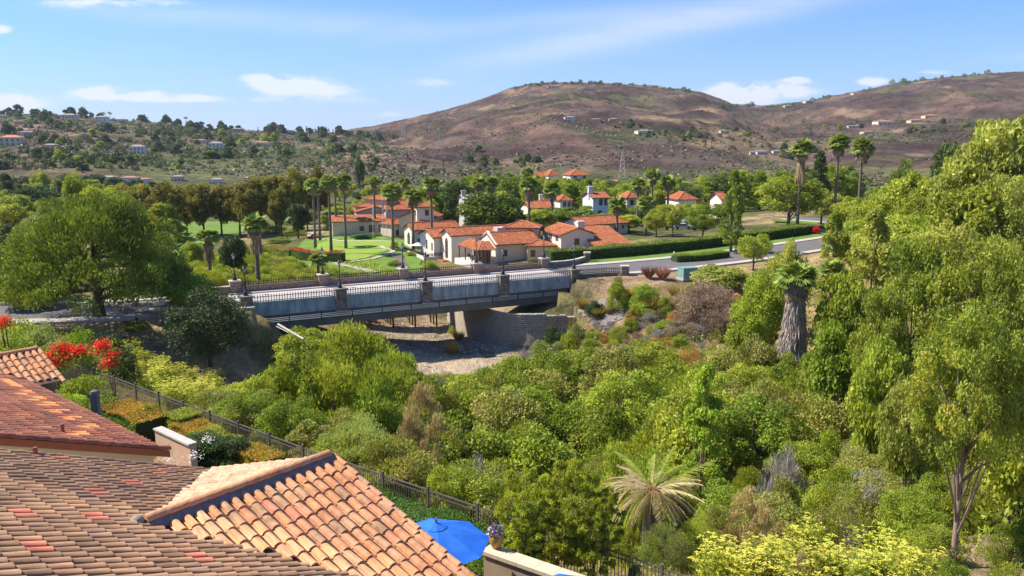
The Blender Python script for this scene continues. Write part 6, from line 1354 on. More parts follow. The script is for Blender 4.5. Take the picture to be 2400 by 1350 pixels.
for px,py,w,h,lf,l in ((655,568,70,1.6,'shrub','low mounded dark shrub left behind the putting green'),(735,560,40,1.2,'orangeflower','small orange flowering shrub at the back of the green'),(640,545,90,2.4,'willow','bright green shrub mass left of the club path'),(690,550,70,2.0,'willow','light green shrubs near the path bend'),(675,600,60,1.5,'shrub','round dark shrub on the lawn bank'),(745,640,60,2.2,'willow','leafy palm-like shrub below the second far lamp'),(700,635,80,1.8,'shrub','green shrub bank behind the far parapet'),(640,640,80,1.6,'willow','light green shrub bank near the tall left palm'),
   (925,622,42,1.3,'scrub','whitish flowering shrub beside the steps'),(925,582,26,2.0,'willow','small tropical shrub next to the green'),(968,600,40,1.4,'willow','green plants at the terrace foot'),(1005,632,50,2.4,'bright','broad leaved plants below the terrace wall'),(1250,620,35,1.6,'scrub','white flowering yucca beside the parapet'),(860,555,90,1.0,'hedge','low clipped hedge below the three club windows'),(830,545,50,2.6,'conifer','dark shrubs against the white club end wall'),(1310,625,45,.9,'shrub','green shrub behind the curved stone wall'),
   (780,540,50,3,'conifer','dark leafy shrubs between the club palms'),(1860,548,75,2.6,'dark','big dark green shrub at the road bend'),(1912,548,24,2.0,'redflower','red flowering shrub right of the big dark shrub'),(1665,562,30,1.0,'tanbush','pinkish dry shrub by the long hedge'),(318,768,70,.5,'bright','oval green ground cover patch left of the bridge'),(1970,545,80,.9,'orangeflower','strip of orange flowers beyond the road bend')):
    p=hit(px,py,60,400); d=proj(p)[2]; plant('mound',p-Vector((0,0,.1)),w*d/F,h,'garden_shrub',l,'shrub',leaf=lf,split=True)
gravel=mat('gravel',(.27,.23,.20),(.17,.145,.13),9,6,.95,.8,30)
GP=[(p.x,p.y) for p in hits([1345,1385,1440,1482,1490,1450,1400,1350],[740,708,698,708,728,752,770,765],60,200)]
drape('gravel_patch',GP,gravel,.1,'grey gravel patch on the dry slope below the wing wall','gravel',.5)
def stones(label,world,n,s0,s1,m,seed):
    g=np.random.RandomState(seed); xs=[p[0] for p in world];ys=[p[1] for p in world]; x=g.uniform(min(xs),max(xs),n*3);y=g.uniform(min(ys),max(ys),n*3); k=inpoly(x,y,world); x=x[k][:n];y=y[k][:n]; z=Hfun(x,y); mb=MB()
    for a,b,c in zip(x,y,z):
        s=s0+(s1-s0)*g.rand()**3; v=[(a+s*dx*g.uniform(.7,1.2),b+s*dy*g.uniform(.7,1.2),c+s*dz*g.uniform(.5,.9)) for dx,dy,dz in ((1,0,0),(0,1,0),(-1,0,0),(0,-1,0),(0,0,1))]; mb.add(v,[(0,1,4),(1,2,4),(2,3,4),(3,0,4)])
    tag(mb.build('stones',m),label,'stones',kind='stuff')
stones('scattered stones lying on the dry creek bed',[(-20,97),(0,92),(6,108),(-3,112),(-9,124),(-20,122)],900,.05,.3,cap_m,3)
stones('loose stones on the dry bank right of the bridge',[(6,102),(14,99),(30,100),(34,112),(14,113),(8,110)],700,.04,.22,mat_cap_dark,4)
carpet_later=True
# ------------------------------------------------------------------ palms
def frondmesh(seed,m,fold=.5,seg=15,pet=.75,rad=1.0,droop=.5,name='frond'):
    g=np.random.RandomState(seed); Q=[];rv=[]
    Q.append([(0,-.02,0),(0,.02,0),(pet,.015,0),(pet,-.015,0)]); rv.append(.5)
    for k in range(seg):
        a=math.radians(-82+164*k/(seg-1)); L_=rad*(1-.25*abs(k/(seg-1)-.5))*g.uniform(.9,1.1); dx,dy=math.cos(a),math.sin(a); wv=.075*rad+.02
        p0=np.array([pet,0,0]); z1=-fold*.12*abs(dy); p1=p0+np.array([dx,dy,0])*L_*.6+[0,0,z1]; p2=p0+np.array([dx,dy,0])*L_+[0,0,z1-droop*L_*.45]; s=np.array([-dy,dx,0])*wv
        Q.append([p0-s*.3,p0+s*.3,p1+s,p1-s]); rv.append(g.rand()); Q.append([p1-s,p1+s,p2+s*.2,p2-s*.2]); rv.append(g.rand())
    return quadmesh(name,np.array([[tuple(v) for v in q] for q in Q]),np.array(rv),m)
FR=[frondmesh(s,G['palm'],droop=.35+.25*s) for s in range(3)]; FD=[frondmesh(9+s,G['palmdead'],droop=.9,rad=.9) for s in range(2)]
def skirtmesh(seed,r,h,n,m,LL=.8):
    g=np.random.RandomState(seed); a=g.uniform(0,2*np.pi,n); t=g.uniform(0,1,n); rr=r*(.55+.45*t)*g.uniform(.75,1.1,n); c=np.stack([rr*np.cos(a),rr*np.sin(a),-h*t],-1); d=np.stack([np.cos(a)*.18,np.sin(a)*.18,-np.ones(n)],-1)+g.normal(size=(n,3))*.12
    return quadmesh('skirt',cards(c,d,np.stack([np.cos(a),np.sin(a),0*a],-1)+g.normal(size=(n,3))*.4,g.uniform(.5,1.1,n)*LL,g.uniform(.08,.22,n)*(.8/LL)**.8),g.rand(n),m)
SK=skirtmesh(3,.75,1.5,420,G['palmdead'])
def palm(px,ycrown,ybase,Y,cw,label,group=None,skirt=1.0,name='fan_palm',nf=38,deadf=12,skm=None,skmesh=None,tr=.28,lean=0):
    """ycrown: photo row of the crown centre"""
    q=WY(px,ycrown,Y); zg=H(q.x,q.y); h=q.z-zg; d=proj(q)[2]; s=cw*d/F/3.3
    t=thing(name,label,'palm tree',Vector((q.x,q.y,zg-.1)),rnd.uniform(0,6.28),group)
    mb=MB(); mb.tube([(0,0,0),(lean*.3,0,h*.3),(lean,0,h*.98),(lean,0,h+.2*s)],[tr*1.35,tr,tr*.8,tr*.9],9); mb.build('trunk',palmbark,t,smooth=True)
    for i in range(nf):
        el=math.radians(rnd.triangular(-35,88,25)); az=i*2.399+rnd.uniform(-.2,.2); o=link('frond',FR[rnd.randrange(3)],t,(lean,0,h),(rnd.uniform(-.4,.4),-el,az),(s,s,s))
    for i in range(deadf):
        el=math.radians(rnd.uniform(-75,-40)); o=link('dead_frond',FD[i%2],t,(lean,0,h-.25*s),(rnd.uniform(-.4,.4),-el,i*2.4),(s*.9,)*3)
    if skirt>0: link('skirt',skmesh or SK,t,(lean,0,h-.35*s),None,(s*.9,s*.9,s*skirt))
    return t
PG='tall fan palms around the club'
for px,yc,yb,Y,cw,l,sk in ((733,435,545,190,44,'leftmost tall palm of the cluster left of the club',.5),(745,440,535,205,36,'second thin palm close behind the leftmost tall palm',.4),(770,428,590,178,46,'tall palm with long trunk reaching the lawn path',.6),(805,425,560,186,46,'tall palm at the left corner of the club roof',.6),
   (784,432,520,215,34,'thin palm behind the long trunked one',.4),(876,427,480,215,34,'small palm behind the club gable',.4),(918,452,560,182,56,'broad crowned palm before the three flagpoles',.8),(966,462,525,186,48,'palm immediately left of the white tower',.8),(1010,432,525,188,46,'tall palm right in front of the white tower',1.0),
   (947,428,470,230,32,'far palm behind the broad crowned palm',.4),(1122,432,470,220,40,'left of the paired palms behind the round tree',.7),(1152,430,475,222,40,'right of the paired palms behind the round tree',.7),(1240,432,515,192,50,'tall palm right of the big round tree',1.3),(1294,445,500,210,44,'palm rising over the small pale tower house',.8),
   (1447,480,530,190,50,'yellow green low palm before the amber villa',.2),(1515,476,540,186,46,'low palm with green crown beside the parking',.2),(1496,432,500,215,38,'palm behind the amber villa',.5),(1530,412,500,205,42,'tallest palm of the right villa group',.6),(1567,428,520,205,40,'right palm of the villa group',.6),
   (1235,405,450,260,34,'far palm crown peeking above the trees',.3),(1880,350,470,178,56,'stout palm with full brown skirt left of the tall pair',2.6),(1967,335,525,178,54,'left of the two very tall slim palms',.9),(2022,348,525,174,58,'right of the two very tall slim palms',1.0)):
    palm(px,yc,yb,Y,cw,l,PG,sk,tr=.3)
palm(487,556,625,122,58,'short palm with brown skirt left of the road lamps',None,1.6,tr=.3)
palm(598,528,650,117,66,'skirted palm with long dark trunk behind the left bridge railing',None,1.8,tr=.33)
palm(745,612,640,135,48,'small green palm on the bank below the flower hedge',None,0,tr=.25,deadf=0)
SK2=skirtmesh(8,1.05,6.6,5000,G['skirt'],1.5)
pz=palm(1868,655,840,80,105,'big near palm with thick grey skirt of dead fronds',None,1.0/1.25,skmesh=SK2,nf=30,deadf=26,tr=.45)
palm(1950,640,700,84,70,'bright young palm tucked right of the big skirted palm',None,0,deadf=0)
# fallen looking date palm seen from above
def pinnate(seed,L_,droop,m,name='frond'):
    g=np.random.RandomState(seed); Q=[];rv=[]; n=34
    def R_(t): return np.array([L_*t*(1-.12*droop*t),0,.32*L_*t-droop*.75*L_*t*t])
    for i in range(10):
        a,b=R_(i/10),R_((i+1)/10); w=.035*(1-i/11); Q.append([a-[0,w,0],a+[0,w,0],b+[0,w*.8,0],b-[0,w*.8,0]]); rv.append(.95 if 0 else .2)
    for i in range(n):
        t=.14+.86*i/n; p=R_(t); l_=.52*math.sin(math.pi*min(t*.9+.1,1))**.6
        for s in (-1,1):
            d=nrm(np.array([[.75,s*.7,-.15+g.uniform(-.15,.15)]]))[0]*l_*g.uniform(.8,1.1); wv=np.array([.022,0,0.006]); Q.append([p-wv,p+wv,p+d+wv*.2,p+d-wv*.2]); rv.append(g.rand())
    return quadmesh(name,np.array([[tuple(v) for v in q] for q in Q]),np.array(rv),m)
dz=WY(1530,1150,33); dg=H(dz.x,dz.y)
dp=thing('date_palm','collapsed date palm with tan and green fronds splayed around an orange heart','palm tree',(dz.x,dz.y,dg))
h_=dz.z-dg; mb=MB(); mb.tube([(0,0,-.2),(0,0,h_-.2),(0,0,h_)],[.4,.42,.3],10); mb.build('trunk',palmbark,dp)
oh=mat('orange_fibre',(.50,.16,.07),(.36,.13,.06),9,5,.9,.5)
mb=MB()
for k in range(46):
    a=k*2.4; r_=.05+.5*(k/46); mb.tube([(0,0,h_-.1),(r_*math.cos(a),r_*math.sin(a),h_+.18-.25*r_)],[.035,.02],4)
mb.build('palm_heart',oh,dp)
PT=[pinnate(s,2.7,.55+.25*s,G['frondtan']) for s in range(3)]; PGm=[pinnate(5+s,2.9,.15+.2*s,G['fennel']) for s in range(3)]; PH=[pinnate(8+s,2.8,1.2+.3*s,G['fennel']) for s in range(2)]
for k in range(58):
    az=k*2.399+rnd.uniform(-.2,.2); back=math.sin(az)>.15
    if back and rnd.random()<.35: m_=PGm[k%3]; el=rnd.uniform(.0,.5)
    elif rnd.random()<.35 and not back: m_=PH[k%2]; el=rnd.uniform(-.4,.1)
    else: m_=PT[k%3]; el=rnd.uniform(-.35,.25)
    link('frond',m_,dp,(0,0,h_),(0,-el,az),(rnd.uniform(.8,1.1),)*3)
# ------------------------------------------------------------------ fennel and yard planting
def fennelmesh(seed,n=26,h=1.9,r=.7):
    g=np.random.RandomState(seed); Q=[];rv=[];mi=[]
    for i in range(n):
        a=g.uniform(0,6.28); b=np.array([r*g.rand()*math.cos(a),r*g.rand()*math.sin(a),0]); hh=h*g.uniform(.55,1.05); top=b+np.array([g.normal()*.16,g.normal()*.16,hh]); w=.012
        Q.append([b-[w,0,0],b+[w,0,0],top+[w*.5,0,0],top-[w*.5,0,0]]); rv.append(.3); mi.append(0)
        for j in range(26):
            t=g.uniform(.1,.85); p=b+(top-b)*t; d=nrm(g.normal(size=(1,3))+[[0,0,.5]])[0]; q=cards((p+d*.12)[None],d[None],g.normal(size=(1,3)),np.array([.28]),np.array([.045]))[0]; Q.append(q.tolist()); rv.append(g.rand()); mi.append(0)
        for j in range(g.randint(2,5)):
            c=top+np.array([g.normal()*.13,g.normal()*.13,g.uniform(-.22,.06)]); rr=g.uniform(.07,.12)
            for k in range(9):
                a2=g.uniform(0,6.28); q0=g.uniform(0,rr); cc=c+np.array([q0*math.cos(a2),q0*math.sin(a2),-q0*.25]); q=cards(cc[None],np.array([[math.cos(a2),math.sin(a2),.1]]),np.array([[.1,.1,1.]])+g.normal(size=(1,3))*.25,np.array([.07]),np.array([.05]))[0]; Q.append(q.tolist()); rv.append(g.rand()); mi.append(1)
    return quadmesh('fennel',np.array(Q,float),np.array(rv),[G['fennel'],G['umbel']],mi)
FN=[fennelmesh(s) for s in range(4)]
def fennel_patch(pxs,n,label,group,lo=15,hi=80,hs=1.0,seed=1):
    g=random.Random(seed); poly=pxs; xs=[p[0] for p in poly]; ys=[p[1] for p in poly]; P=[]
    while len(P)<n:
        a,b=g.uniform(min(xs),max(xs)),g.uniform(min(ys),max(ys))
        if inpoly(np.array([a]),np.array([b]),poly)[0]: P.append((a,b))
    for p in hits([a for a,_ in P],[b for _,b in P],lo,hi):
        if p is None or over_fence(p.x,p.y)<.5: continue
        s=g.uniform(.75,1.2)*hs; tag(link('fennel_plant',FN[g.randrange(4)],None,p,(0,0,g.uniform(0,6)),(s*1.1,s*1.1,s)),label,'fennel',group)
fennel_patch([(265,850),(330,830),(520,900),(520,960),(430,975),(300,920)],60,'yellow flowering fennel stalk clump along the upper fence','yellow flowering fennel clumps',seed=2)
fennel_patch([(640,1010),(700,990),(790,1010),(800,1060),(700,1060)],22,'yellow flowering fennel clump above the grey green tree','yellow flowering fennel clumps',seed=3)
fennel_patch([(1010,1130),(1060,1085),(1240,1110),(1440,1170),(1440,1230),(1250,1230),(1100,1170)],60,'yellow green fennel clump on the slope past the ivy bank','yellow flowering fennel clumps',seed=4)
fennel_patch([(1690,1340),(1740,1280),(1900,1300),(2100,1330),(2140,1420),(1680,1430)],26,'bright yellow fennel clump in the bottom right corner','yellow flowering fennel clumps',12,60,seed=5)
fennel_patch([(1440,1240),(1640,1200),(1700,1260),(1650,1320),(1480,1290)],16,'low fennel clump around the collapsed date palm','yellow flowering fennel clumps',seed=6,hs=.8)
# shrubs of the left yard
YG='green shrubs of the left yard'
for px,yt,w,Y,l,lf in ((190,860,130,42,'rounded green shrub below the red bougainvillea','shrub'),(240,900,110,38,'leafy green shrub behind the dark flue','shrub'),(160,905,120,39,'green shrub left of the dark flue','bright'),(60,800,160,48,'dense green creeper mass above the terracotta gable','bright'),(20,770,140,52,'dense green creeper at the far left','shrub'),(120,790,120,50,'green shrub right of the creeper mass','shrub'),
    (180,745,110,64,'green shrub at the foot of the stone pine','shrub'),(90,735,110,62,'grey green shrub left of the pine trunk','olive'),(235,750,110,60,'dark shrub right of the pine trunk','dark'),(290,800,80,56,'dark green shrub above the fennel','dark'),(145,775,60,56,'yellow green shrub above the bougainvillea','lime'),(40,730,120,68,'green shrub beside the left road','willow'),(0,800,100,46,'leafy shrub cut by the left edge','bright')):
    tree(px,yt,w,Y,'shrubyard','yard_shrub',l,'shrub',leaf=lf,hmin=1.2)
def flowers_on(px,py,Y,w,h,d,n,label,m,ml,name='bougainvillea',segs=None):
    q=WY(px,py,Y); t=thing(name,label,'flowering shrub',q); g=np.random.RandomState(int(px)); 
    c0=g.normal(size=(14,3))*np.array([w*.22,d*.2,h*.14]); 
    if segs: c0=np.array([[(a-px)*Y/F*1.0,0,-(b-py)*Y/F*.9] for a,b in segs])+g.normal(size=(len(segs),3))*.06
    k=g.randint(0,len(c0),n); c=c0[k]+g.normal(size=(n,3))*np.array([.2,.25,.13]); link('flowers',quadmesh('flowers',cards(c,g.normal(size=(n,3)),g.normal(size=(n,3))+[-.3,-.2,1],np.full(n,.13),np.full(n,.09)),g.rand(n),m),t)
    k=g.randint(0,len(c0),n); c=c0[k]+g.normal(size=(n,3))*np.array([.3,.4,.22])-[0,-.25,.3]; link('leaves',quadmesh('leaves',cards(c,g.normal(size=(n,3)),g.normal(size=(n,3))+[-.3,0,1],np.full(n,.15),np.full(n,.08)),g.rand(n),ml),t)
    mb=MB(); 
    for i in range(4): mb.tube([(c0[i][0]*.3,.3,H(q.x,q.y)-q.z),tuple(c0[i])],[.05,.02],5)
    mb.build('stems',bark,t); return t
flowers_on(160,835,44,4,1.6,1,2600,'vivid red bougainvillea arching over the green shrubs',G['redflower'],G['shrub'],segs=[(90,868),(105,855),(118,838),(125,828),(135,818),(148,812),(160,815),(172,820),(185,822),(198,820),(140,845),(150,838),(120,845),(100,862),(226,820),(240,802),(250,800)])
flowers_on(255,845,43.5,1,1,.6,380,'small trailing spray of red bougainvillea by the fennel',G['redflower'],G['shrub'],segs=[(262,828),(258,838),(256,848),(262,852)])
flowers_on(8,752,50,1,1,.6,420,'red blossom spray at the far left edge',G['redflower'],G['bright'],segs=[(0,748),(8,752),(16,756),(2,757)])
def box_hedge(px,py,z,w,d,h,yaw_,side,top,label,n=9000,lf=.09):
    a=W(px,py,z); a.z=z-h; dx=Vector((math.cos(yaw_),math.sin(yaw_),0))*w/2
    return hedge_along('clipped_hedge',label,[a-dx,a,a+dx],d,h,side,top,n,lf)
fy=math.atan2(-4.9,6.3)
hedge_along('ivy_hedge','dense dark green ivy hedge covering the foot of the lower fence',[Vector((-6.6,29.7,5.7)),Vector((-4.7,28.5,5.8)),Vector((-.7,25.3,5.9)),Vector((.9,24.1,5.9))],1.3,.85,G['hedge'],G['hedge'],22000,.09)
box_hedge(312,962,7.4,3.4,1.7,1.3,fy,G['hedge'],G['orangehedge'],'clipped hedge with orange top behind the red tiled roof',12000)
box_hedge(425,972,7.3,1.6,1.3,1.0,fy,G['yellowhedge'],G['yellowhedge'],'small clipped yellow green hedge right of the ivy pillar')
box_hedge(458,1000,7.1,2.2,1.3,.9,fy,G['orangehedge'],G['orangehedge'],'rust coloured clipped hedge in the middle of the yard')
box_hedge(500,1023,7.2,2.3,1.5,1.1,fy,G['hedge'],G['yellowhedge'],'clipped hedge with yellow top nearest the fence',12000)
box_hedge(600,1062,6.9,2.6,1.2,.9,fy,G['orangehedge'],G['orangehedge'],'rust orange hedge behind the pale tiled slope')
for px,py,z,w,h,lf,l in ((480,1070,6.6,2.4,1.2,'dark','dark leafy agapanthus bed below the clipped hedges'),(530,1075,6.6,2.2,1.1,'dark','dark leafy bed behind the pale tiled roof slope'),(435,1065,6.6,1.2,1.0,'hedge','dark green shrub beside the brick wall'),(350,1000,6.6,.8,1.3,'bright','ivy covered pillar at the brick wall end'),(365,985,6.8,.9,.9,'scrub','dried flower clump behind the ivy pillar'),(270,985,6.5,2.0,1.1,'dark','shaded green shrub along the red roof eave')):
    a=W(px,py,z); plant('shrubyard',a,w,h,'yard_shrub',l,'shrub',leaf=lf)
g_=np.random.RandomState(5); n=60
for (px,py,l) in ((455,1078-10,'white flowers among the dark bed'),(400,1075,'white blossoms at the red roof corner'),(485,1030,'white flower heads by the clipped hedge')):
    a=W(px,py,7.6 if px!=400 else 7.4); c=g_.normal(size=(n,3))*[.16,.16,.08]; o=link('white_flowers',quadmesh('white_flowers',cards(c,g_.normal(size=(n,3)),g_.normal(size=(n,3))+[0,0,1],np.full(n,.08),np.full(n,.06)),g_.rand(n),leafmat('petal_white',(.7,.68,.62),(.85,.83,.8),None,0,trans=.2)),None,a); tag(o,l,'flowers')
# tall many stemmed screen along the lower fence
for i,(px,yt,w) in enumerate(((1195,1110,60),(1235,1085,66),(1275,1120,60),(1312,1090,66),(1350,1085,66),(1390,1120,60),(1425,1150,56),(1215,1180,60),(1300,1190,70),(1375,1195,70))):
    q=WY(px,yt,24.2-.9*(px-1195)/230); a=Vector((q.x,q.y,H(q.x,q.y))); plant('screenp',a,w*25/F*1.7,max(q.z-a.z,1.2),'screen_shrub','tall leafy many stemmed shrub of the screen beside the flower pot','shrub','screen of tall shrubs along the lower fence',leaf='screen')
for px,yt,w,Y,l,lf,k in ((1490,1310,46,23.5,'small dark shrub behind the right fence end','hedge','shrubyard'),(1640,1180,140,31,'feathery grey green shrub right of the date palm','fennel','oliveb'),(1560,1200,150,29,'feathery shrub with seed stalks before the date palm','olive','oliveb'),(1760,1130,130,34,'pale tan dry bush among the canyon shrubs','tanbush','tanb'),(1800,1180,120,30,'dry beige bush above the yellow fennel','tanbush','tanb'),(1440,1010,130,42,'bright green bush above the date palm','bright','mound'),(1530,1000,150,44,'bright leafy bush behind the date palm','bright','mound')):
    tree(px,yt,w,Y,k,'slope_shrub',l,'bush',leaf=lf)
# ------------------------------------------------------------------ ground covers (stuff)
def carpet(name,label,pxpoly,n,m,lf,lw,hh,lo,hi,up=.5,dens_lim=None,seed=3,cat='ground cover',world=None,cond=None):
    g=np.random.RandomState(seed)
    if world is None:
        W_=[p for p in hits([a for a,_ in pxpoly],[b for _,b in pxpoly],lo,hi)]; poly=[(p.x,p.y) for p in W_ if p]
    else: poly=world
    xs=[p[0] for p in poly];ys=[p[1] for p in poly]; x=g.uniform(min(xs),max(xs),n*3);y=g.uniform(min(ys),max(ys),n*3); k=inpoly(x,y,poly)
    if cond: k&=cond(x,y)
    x=x[k][:n];y=y[k][:n];n=len(x); cl=fbm(x*.8,y*.8,seed,3); kk=g.rand(n)<(cl*1.8-.25); x=x[kk];y=y[kk];cl=cl[kk];n=len(x)
    z=Hfun(x,y); c=np.stack([x,y,z+hh*g.rand(n)],-1); d=g.normal(size=(n,3))*.6+[0,0,up]
    q=cards(c,d,g.normal(size=(n,3))+[-.2,-.3,.5],lf*g.uniform(.5,1.4,n),lw*g.uniform(.6,1.3,n)); o=link(name,quadmesh(name,q,np.clip(.6*g.rand(n)+.6*(cl-.3),0,1),m)); tag(o,label,cat,kind='stuff'); return o
carpet('ivy_bank','dark green ivy covering the bank inside the lower fence',None,16000,G['hedge'],.11,.08,.5,0,0,.3,world=[(-9,30.5),(-5.6,29.0),(-.8,25.4),(1.5,23.8),(-1,22.9),(-3,24),(-8,26)],seed=4)
bankc=lambda x,y: np.array([over_fence(a,b)>.2 for a,b in zip(x,y)])
carpet('slope_grass','dry golden grass and weeds below the iron fence',None,26000,G['drygrass'],.42,.022,.12,0,0,1.3,world=[(-34,52),(-22,43),(-8.7,32.4),(3.4,24),(9,20),(16,20),(14,31),(0,36),(-12,47),(-28,62)],seed=6,cond=bankc)
carpet('slope_weeds','green weeds mixed in the dry grass below the iron fence',None,26000,G['fennel'],.22,.05,.4,0,0,1.0,world=[(-34,52),(-22,43),(-8.7,32.4),(3.4,24),(9,20),(20,18),(24,32),(0,38),(-12,49),(-28,62)],seed=8,cond=bankc)
carpet('canyon_undergrowth','tangled green undergrowth between the canyon bushes',None,60000,G['shrub'],.36,.16,1.6,0,0,.6,world=[(-14,52),(0,37),(12,30),(40,22),(62,40),(60,92),(26,97),(2,98),(-2,88),(-22,86),(-26,70)],seed=9)
carpet('slope_undergrowth','green undergrowth on the right wooded slope',None,40000,G['willow'],.6,.3,2.0,0,0,.6,world=[(30,95),(60,60),(120,60),(150,140),(110,210),(90,170),(60,135),(40,118),(28,108)],seed=12)
carpet('creek_undergrowth','green undergrowth beyond the left bridge span',None,20000,G['willow'],.4,.2,1.0,0,0,.6,world=[(-64,112),(-40,108),(-22,122),(-16,150),(-30,170),(-66,150)],seed=13)
carpet('yard_undergrowth','green creeper growth on the bank left of the pine trunk',None,22000,G['shrub'],.24,.12,.8,0,0,.5,world=[(-24,44),(-18,37.5),(-30,36),(-60,45),(-62,86),(-46,84),(-30,62)],seed=14)
carpet('creek_weeds','sparse dry weeds on the creek bed and banks',None,9000,G['drygrass'],.35,.04,.12,0,0,1.2,world=[(-24,95),(0,88),(7,108),(-2,112),(-9,124),(-24,124)],seed=25)
carpet('dry_slope_grass','dry brown grass on the slope right of the bridge',None,12000,G['rustgrass'],.5,.035,.2,0,0,1.3,world=[(6,102),(14,99),(30,100),(34,112),(14,113),(8,110)],seed=15)
carpet('lawn_blades','grass blades on the lawn verge',None,3,G['grass'],.1,.02,.05,0,0,1.3,world=[(20,150),(22,150),(22,152)],seed=16) if False else None
# ------------------------------------------------------------------ background trees, hillside trees and houses
scatter(190,(1000,1980),(262,420),[(1000,435),(1060,415),(1120,398),(1180,390),(1250,402),(1330,416),(1400,416),(1480,424),(1560,415),(1620,412),(1660,400),(1700,398),(1740,392),(1800,398),(1860,398),(1900,385),(1960,380),(2000,372)],(8,13),['round','round','airy','conifer','rowtree'],'valley_tree','tree in the wood behind the villas','tree','trees behind the villas',6,31,15,leafs=['shrub','willow','hill','pine','willow'])
scatter(90,(-100,420),(200,440),[(-200,400),(0,400),(60,395),(130,385),(200,395),(300,415),(420,430)],(8,14),['round','rowtree','conifer','airy'],'valley_tree','tree in the woods of the left valley floor','tree','trees on the left valley floor',8,33,13,leafs=['hill','willow','shrub','conifer','hill'],reg=lambda X,Y: not(-75<X<-40 and Y<235))
scatter(50,(2000,2700),(95,190),[(1950,520),(2040,480),(2100,440),(2150,400),(2200,375),(2250,350),(2290,330),(2330,290),(2400,262),(2700,230)],(8,13),['round','euca','airy'],'slope_tree','leafy tree among many on the upper right slope','tree','trees of the upper right slope',6,35,11,leafs=['willow','eucapale','shrub','willow'],reg=lambda X,Y: clear_road(X,Y,8))
scatter(70,(700,1200),(250,460),[(700,405),(800,410),(870,400),(900,430),(1000,430),(1100,415),(1200,405)],(6,11),['round','airy'],'valley_tree','small tree on the scrubby flat behind the club','tree','trees on the flat behind the club',8,36,9,leafs=['hill','willow','scrub'])
tree(842,362,26,420,'rowtree','slim_tree','isolated tall dark tree against the brown slope',leaf='hill')
# hillside trees grouped by hill
def hillside(zones,label,group,seed):
    g=random.Random(seed); P=[]
    for (x0,x1,y0,y1,n,s0,s1) in zones:
        cl=[(g.uniform(x0,x1),g.uniform(y0,y1)) for _ in range(max(2,n//6))]
        for i in range(n):
            s_=s0+(s1-s0)*g.random()**2
            if g.random()<.75: c_=g.choice(cl); P.append((min(max(g.gauss(c_[0],26),x0),x1),min(max(g.gauss(c_[1],5),y0),y1),s_))
            else: P.append((g.uniform(x0,x1),g.uniform(y0,y1),s_))
    for (a,b,s),p in zip(P,hits([q[0] for q in P],[q[1] for q in P],380,4200)):
        if p is None: continue
        d=proj(p)[2]; w=s*d/F; o=link('hillside_tree',PR['hilltree'][g.randrange(3)][0],None,p-Vector((0,0,.3)),(0,0,g.uniform(0,6)),(w/8,w/8,w/8*g.uniform(.8,1.25))); tag(o,label,'tree',group)
        r_=g.random()
        if r_<.22: o.material_slots[0].link='OBJECT'; o.material_slots[0].material=G['conifer']
        elif r_<.35: o.material_slots[0].link='OBJECT'; o.material_slots[0].material=G['willow']
def crest(px,k): 
    s=layers[k][4]; return float(np.interp(px,[a for a,_ in s],[b for _,b in s]))
hillside([(0,900,300,345,50,10,34),(0,440,335,400,55,12,40),(400,900,335,372,34,12,34),(0,250,272,300,16,14,28),(400,900,380,410,8,12,20)],'green tree scattered over the left hillside','trees on the left hillside',41)
# crest lines
def crestrow(k,x0,x1,n,s0,s1,label,group,seed,dy=3,cat='tree'):
    g=random.Random(seed); P=[]
    for i in range(n): a=g.uniform(x0,x1); P.append((a,crest(a,k)+g.uniform(1,dy),g.uniform(s0,s1)))
    for (a,b,s),p in zip(P,hits([q[0] for q in P],[q[1] for q in P],600,4200)):
        if p is None: continue
        d=proj(p)[2]; w=s*d/F; o=link('hillside_tree',PR['hilltree'][g.randrange(3)][0],None,p-Vector((0,0,.5)),(0,0,g.uniform(0,6)),(w/8,w/8,w/8*g.uniform(.8,1.3))); tag(o,label,'tree',group); o.material_slots[0].link='OBJECT'; o.material_slots[0].material=G[g.choice(['hill','conifer','hill'])]
crestrow(2,0,900,48,14,28,'dark tree on the crest of the left hill','trees on the crest of the left hill',43,5)
def farrow(k,x0,x1,n,s0,s1,label,seed,dy=3,zone=None):
    """tiny far trees joined into one object"""
    g=random.Random(seed); r_=np.random.RandomState(seed); P=[]
    for i in range(n):
        a=g.uniform(x0,x1); P.append((a,(crest(a,k)+g.uniform(1,dy)) if zone is None else g.uniform(*zone),s0+(s1-s0)*g.random()**2))
    Q=[];rv=[]
    for (a,b,s),p in zip(P,hits([q[0] for q in P],[q[1] for q in P],380,4200)):
        if p is None: continue
        d=proj(p)[2]; w=s*d/F; m=110; u=nrm(r_.normal(size=(m,3))); u[:,2]=np.abs(u[:,2]); c=u*(w/2)*r_.uniform(.6,1.05,(m,1))*[1,1,g.uniform(.9,1.5)]+[p.x,p.y,p.z-.3]
        Q.append(cards(c,r_.normal(size=(m,3)),u+r_.normal(size=(m,3))*.6,np.full(m,w*.2),np.full(m,w*.14))); rv.append(np.clip(r_.rand(m)*.6+g.random()*.4,0,1))
    o=link('far_trees',quadmesh('far_trees',np.concatenate(Q),np.concatenate(rv),G['hill'])); tag(o,label,'trees',kind='stuff')
farrow(0,1225,1640,60,5,17,'tiny dark trees along the top of the big brown hill',44,5)
farrow(1,1650,2400,60,5,17,'tiny dark trees along the far right ridge',45,5)
farrow(2,-60,920,330,5,16,'small dark trees and shrubs thick along the left hill',47,26)
farrow(2,-60,460,340,6,24,'small trees between the houses of the left hillside',48,26,(295,400))
farrow(2,380,930,190,6,22,'small trees on the middle of the left hillside',49,26,(312,372))
farrow(3,1560,1930,130,5,14,'small trees on the spur slopes right of the middle',50,26,(300,372))
farrow(2,-60,900,260,8,26,'dark tree masses banding the lower left hillside',57,26,(345,398))
farrow(4,380,1150,160,5,16,'shrubby trees over the low brown hill',58,26,(360,412))
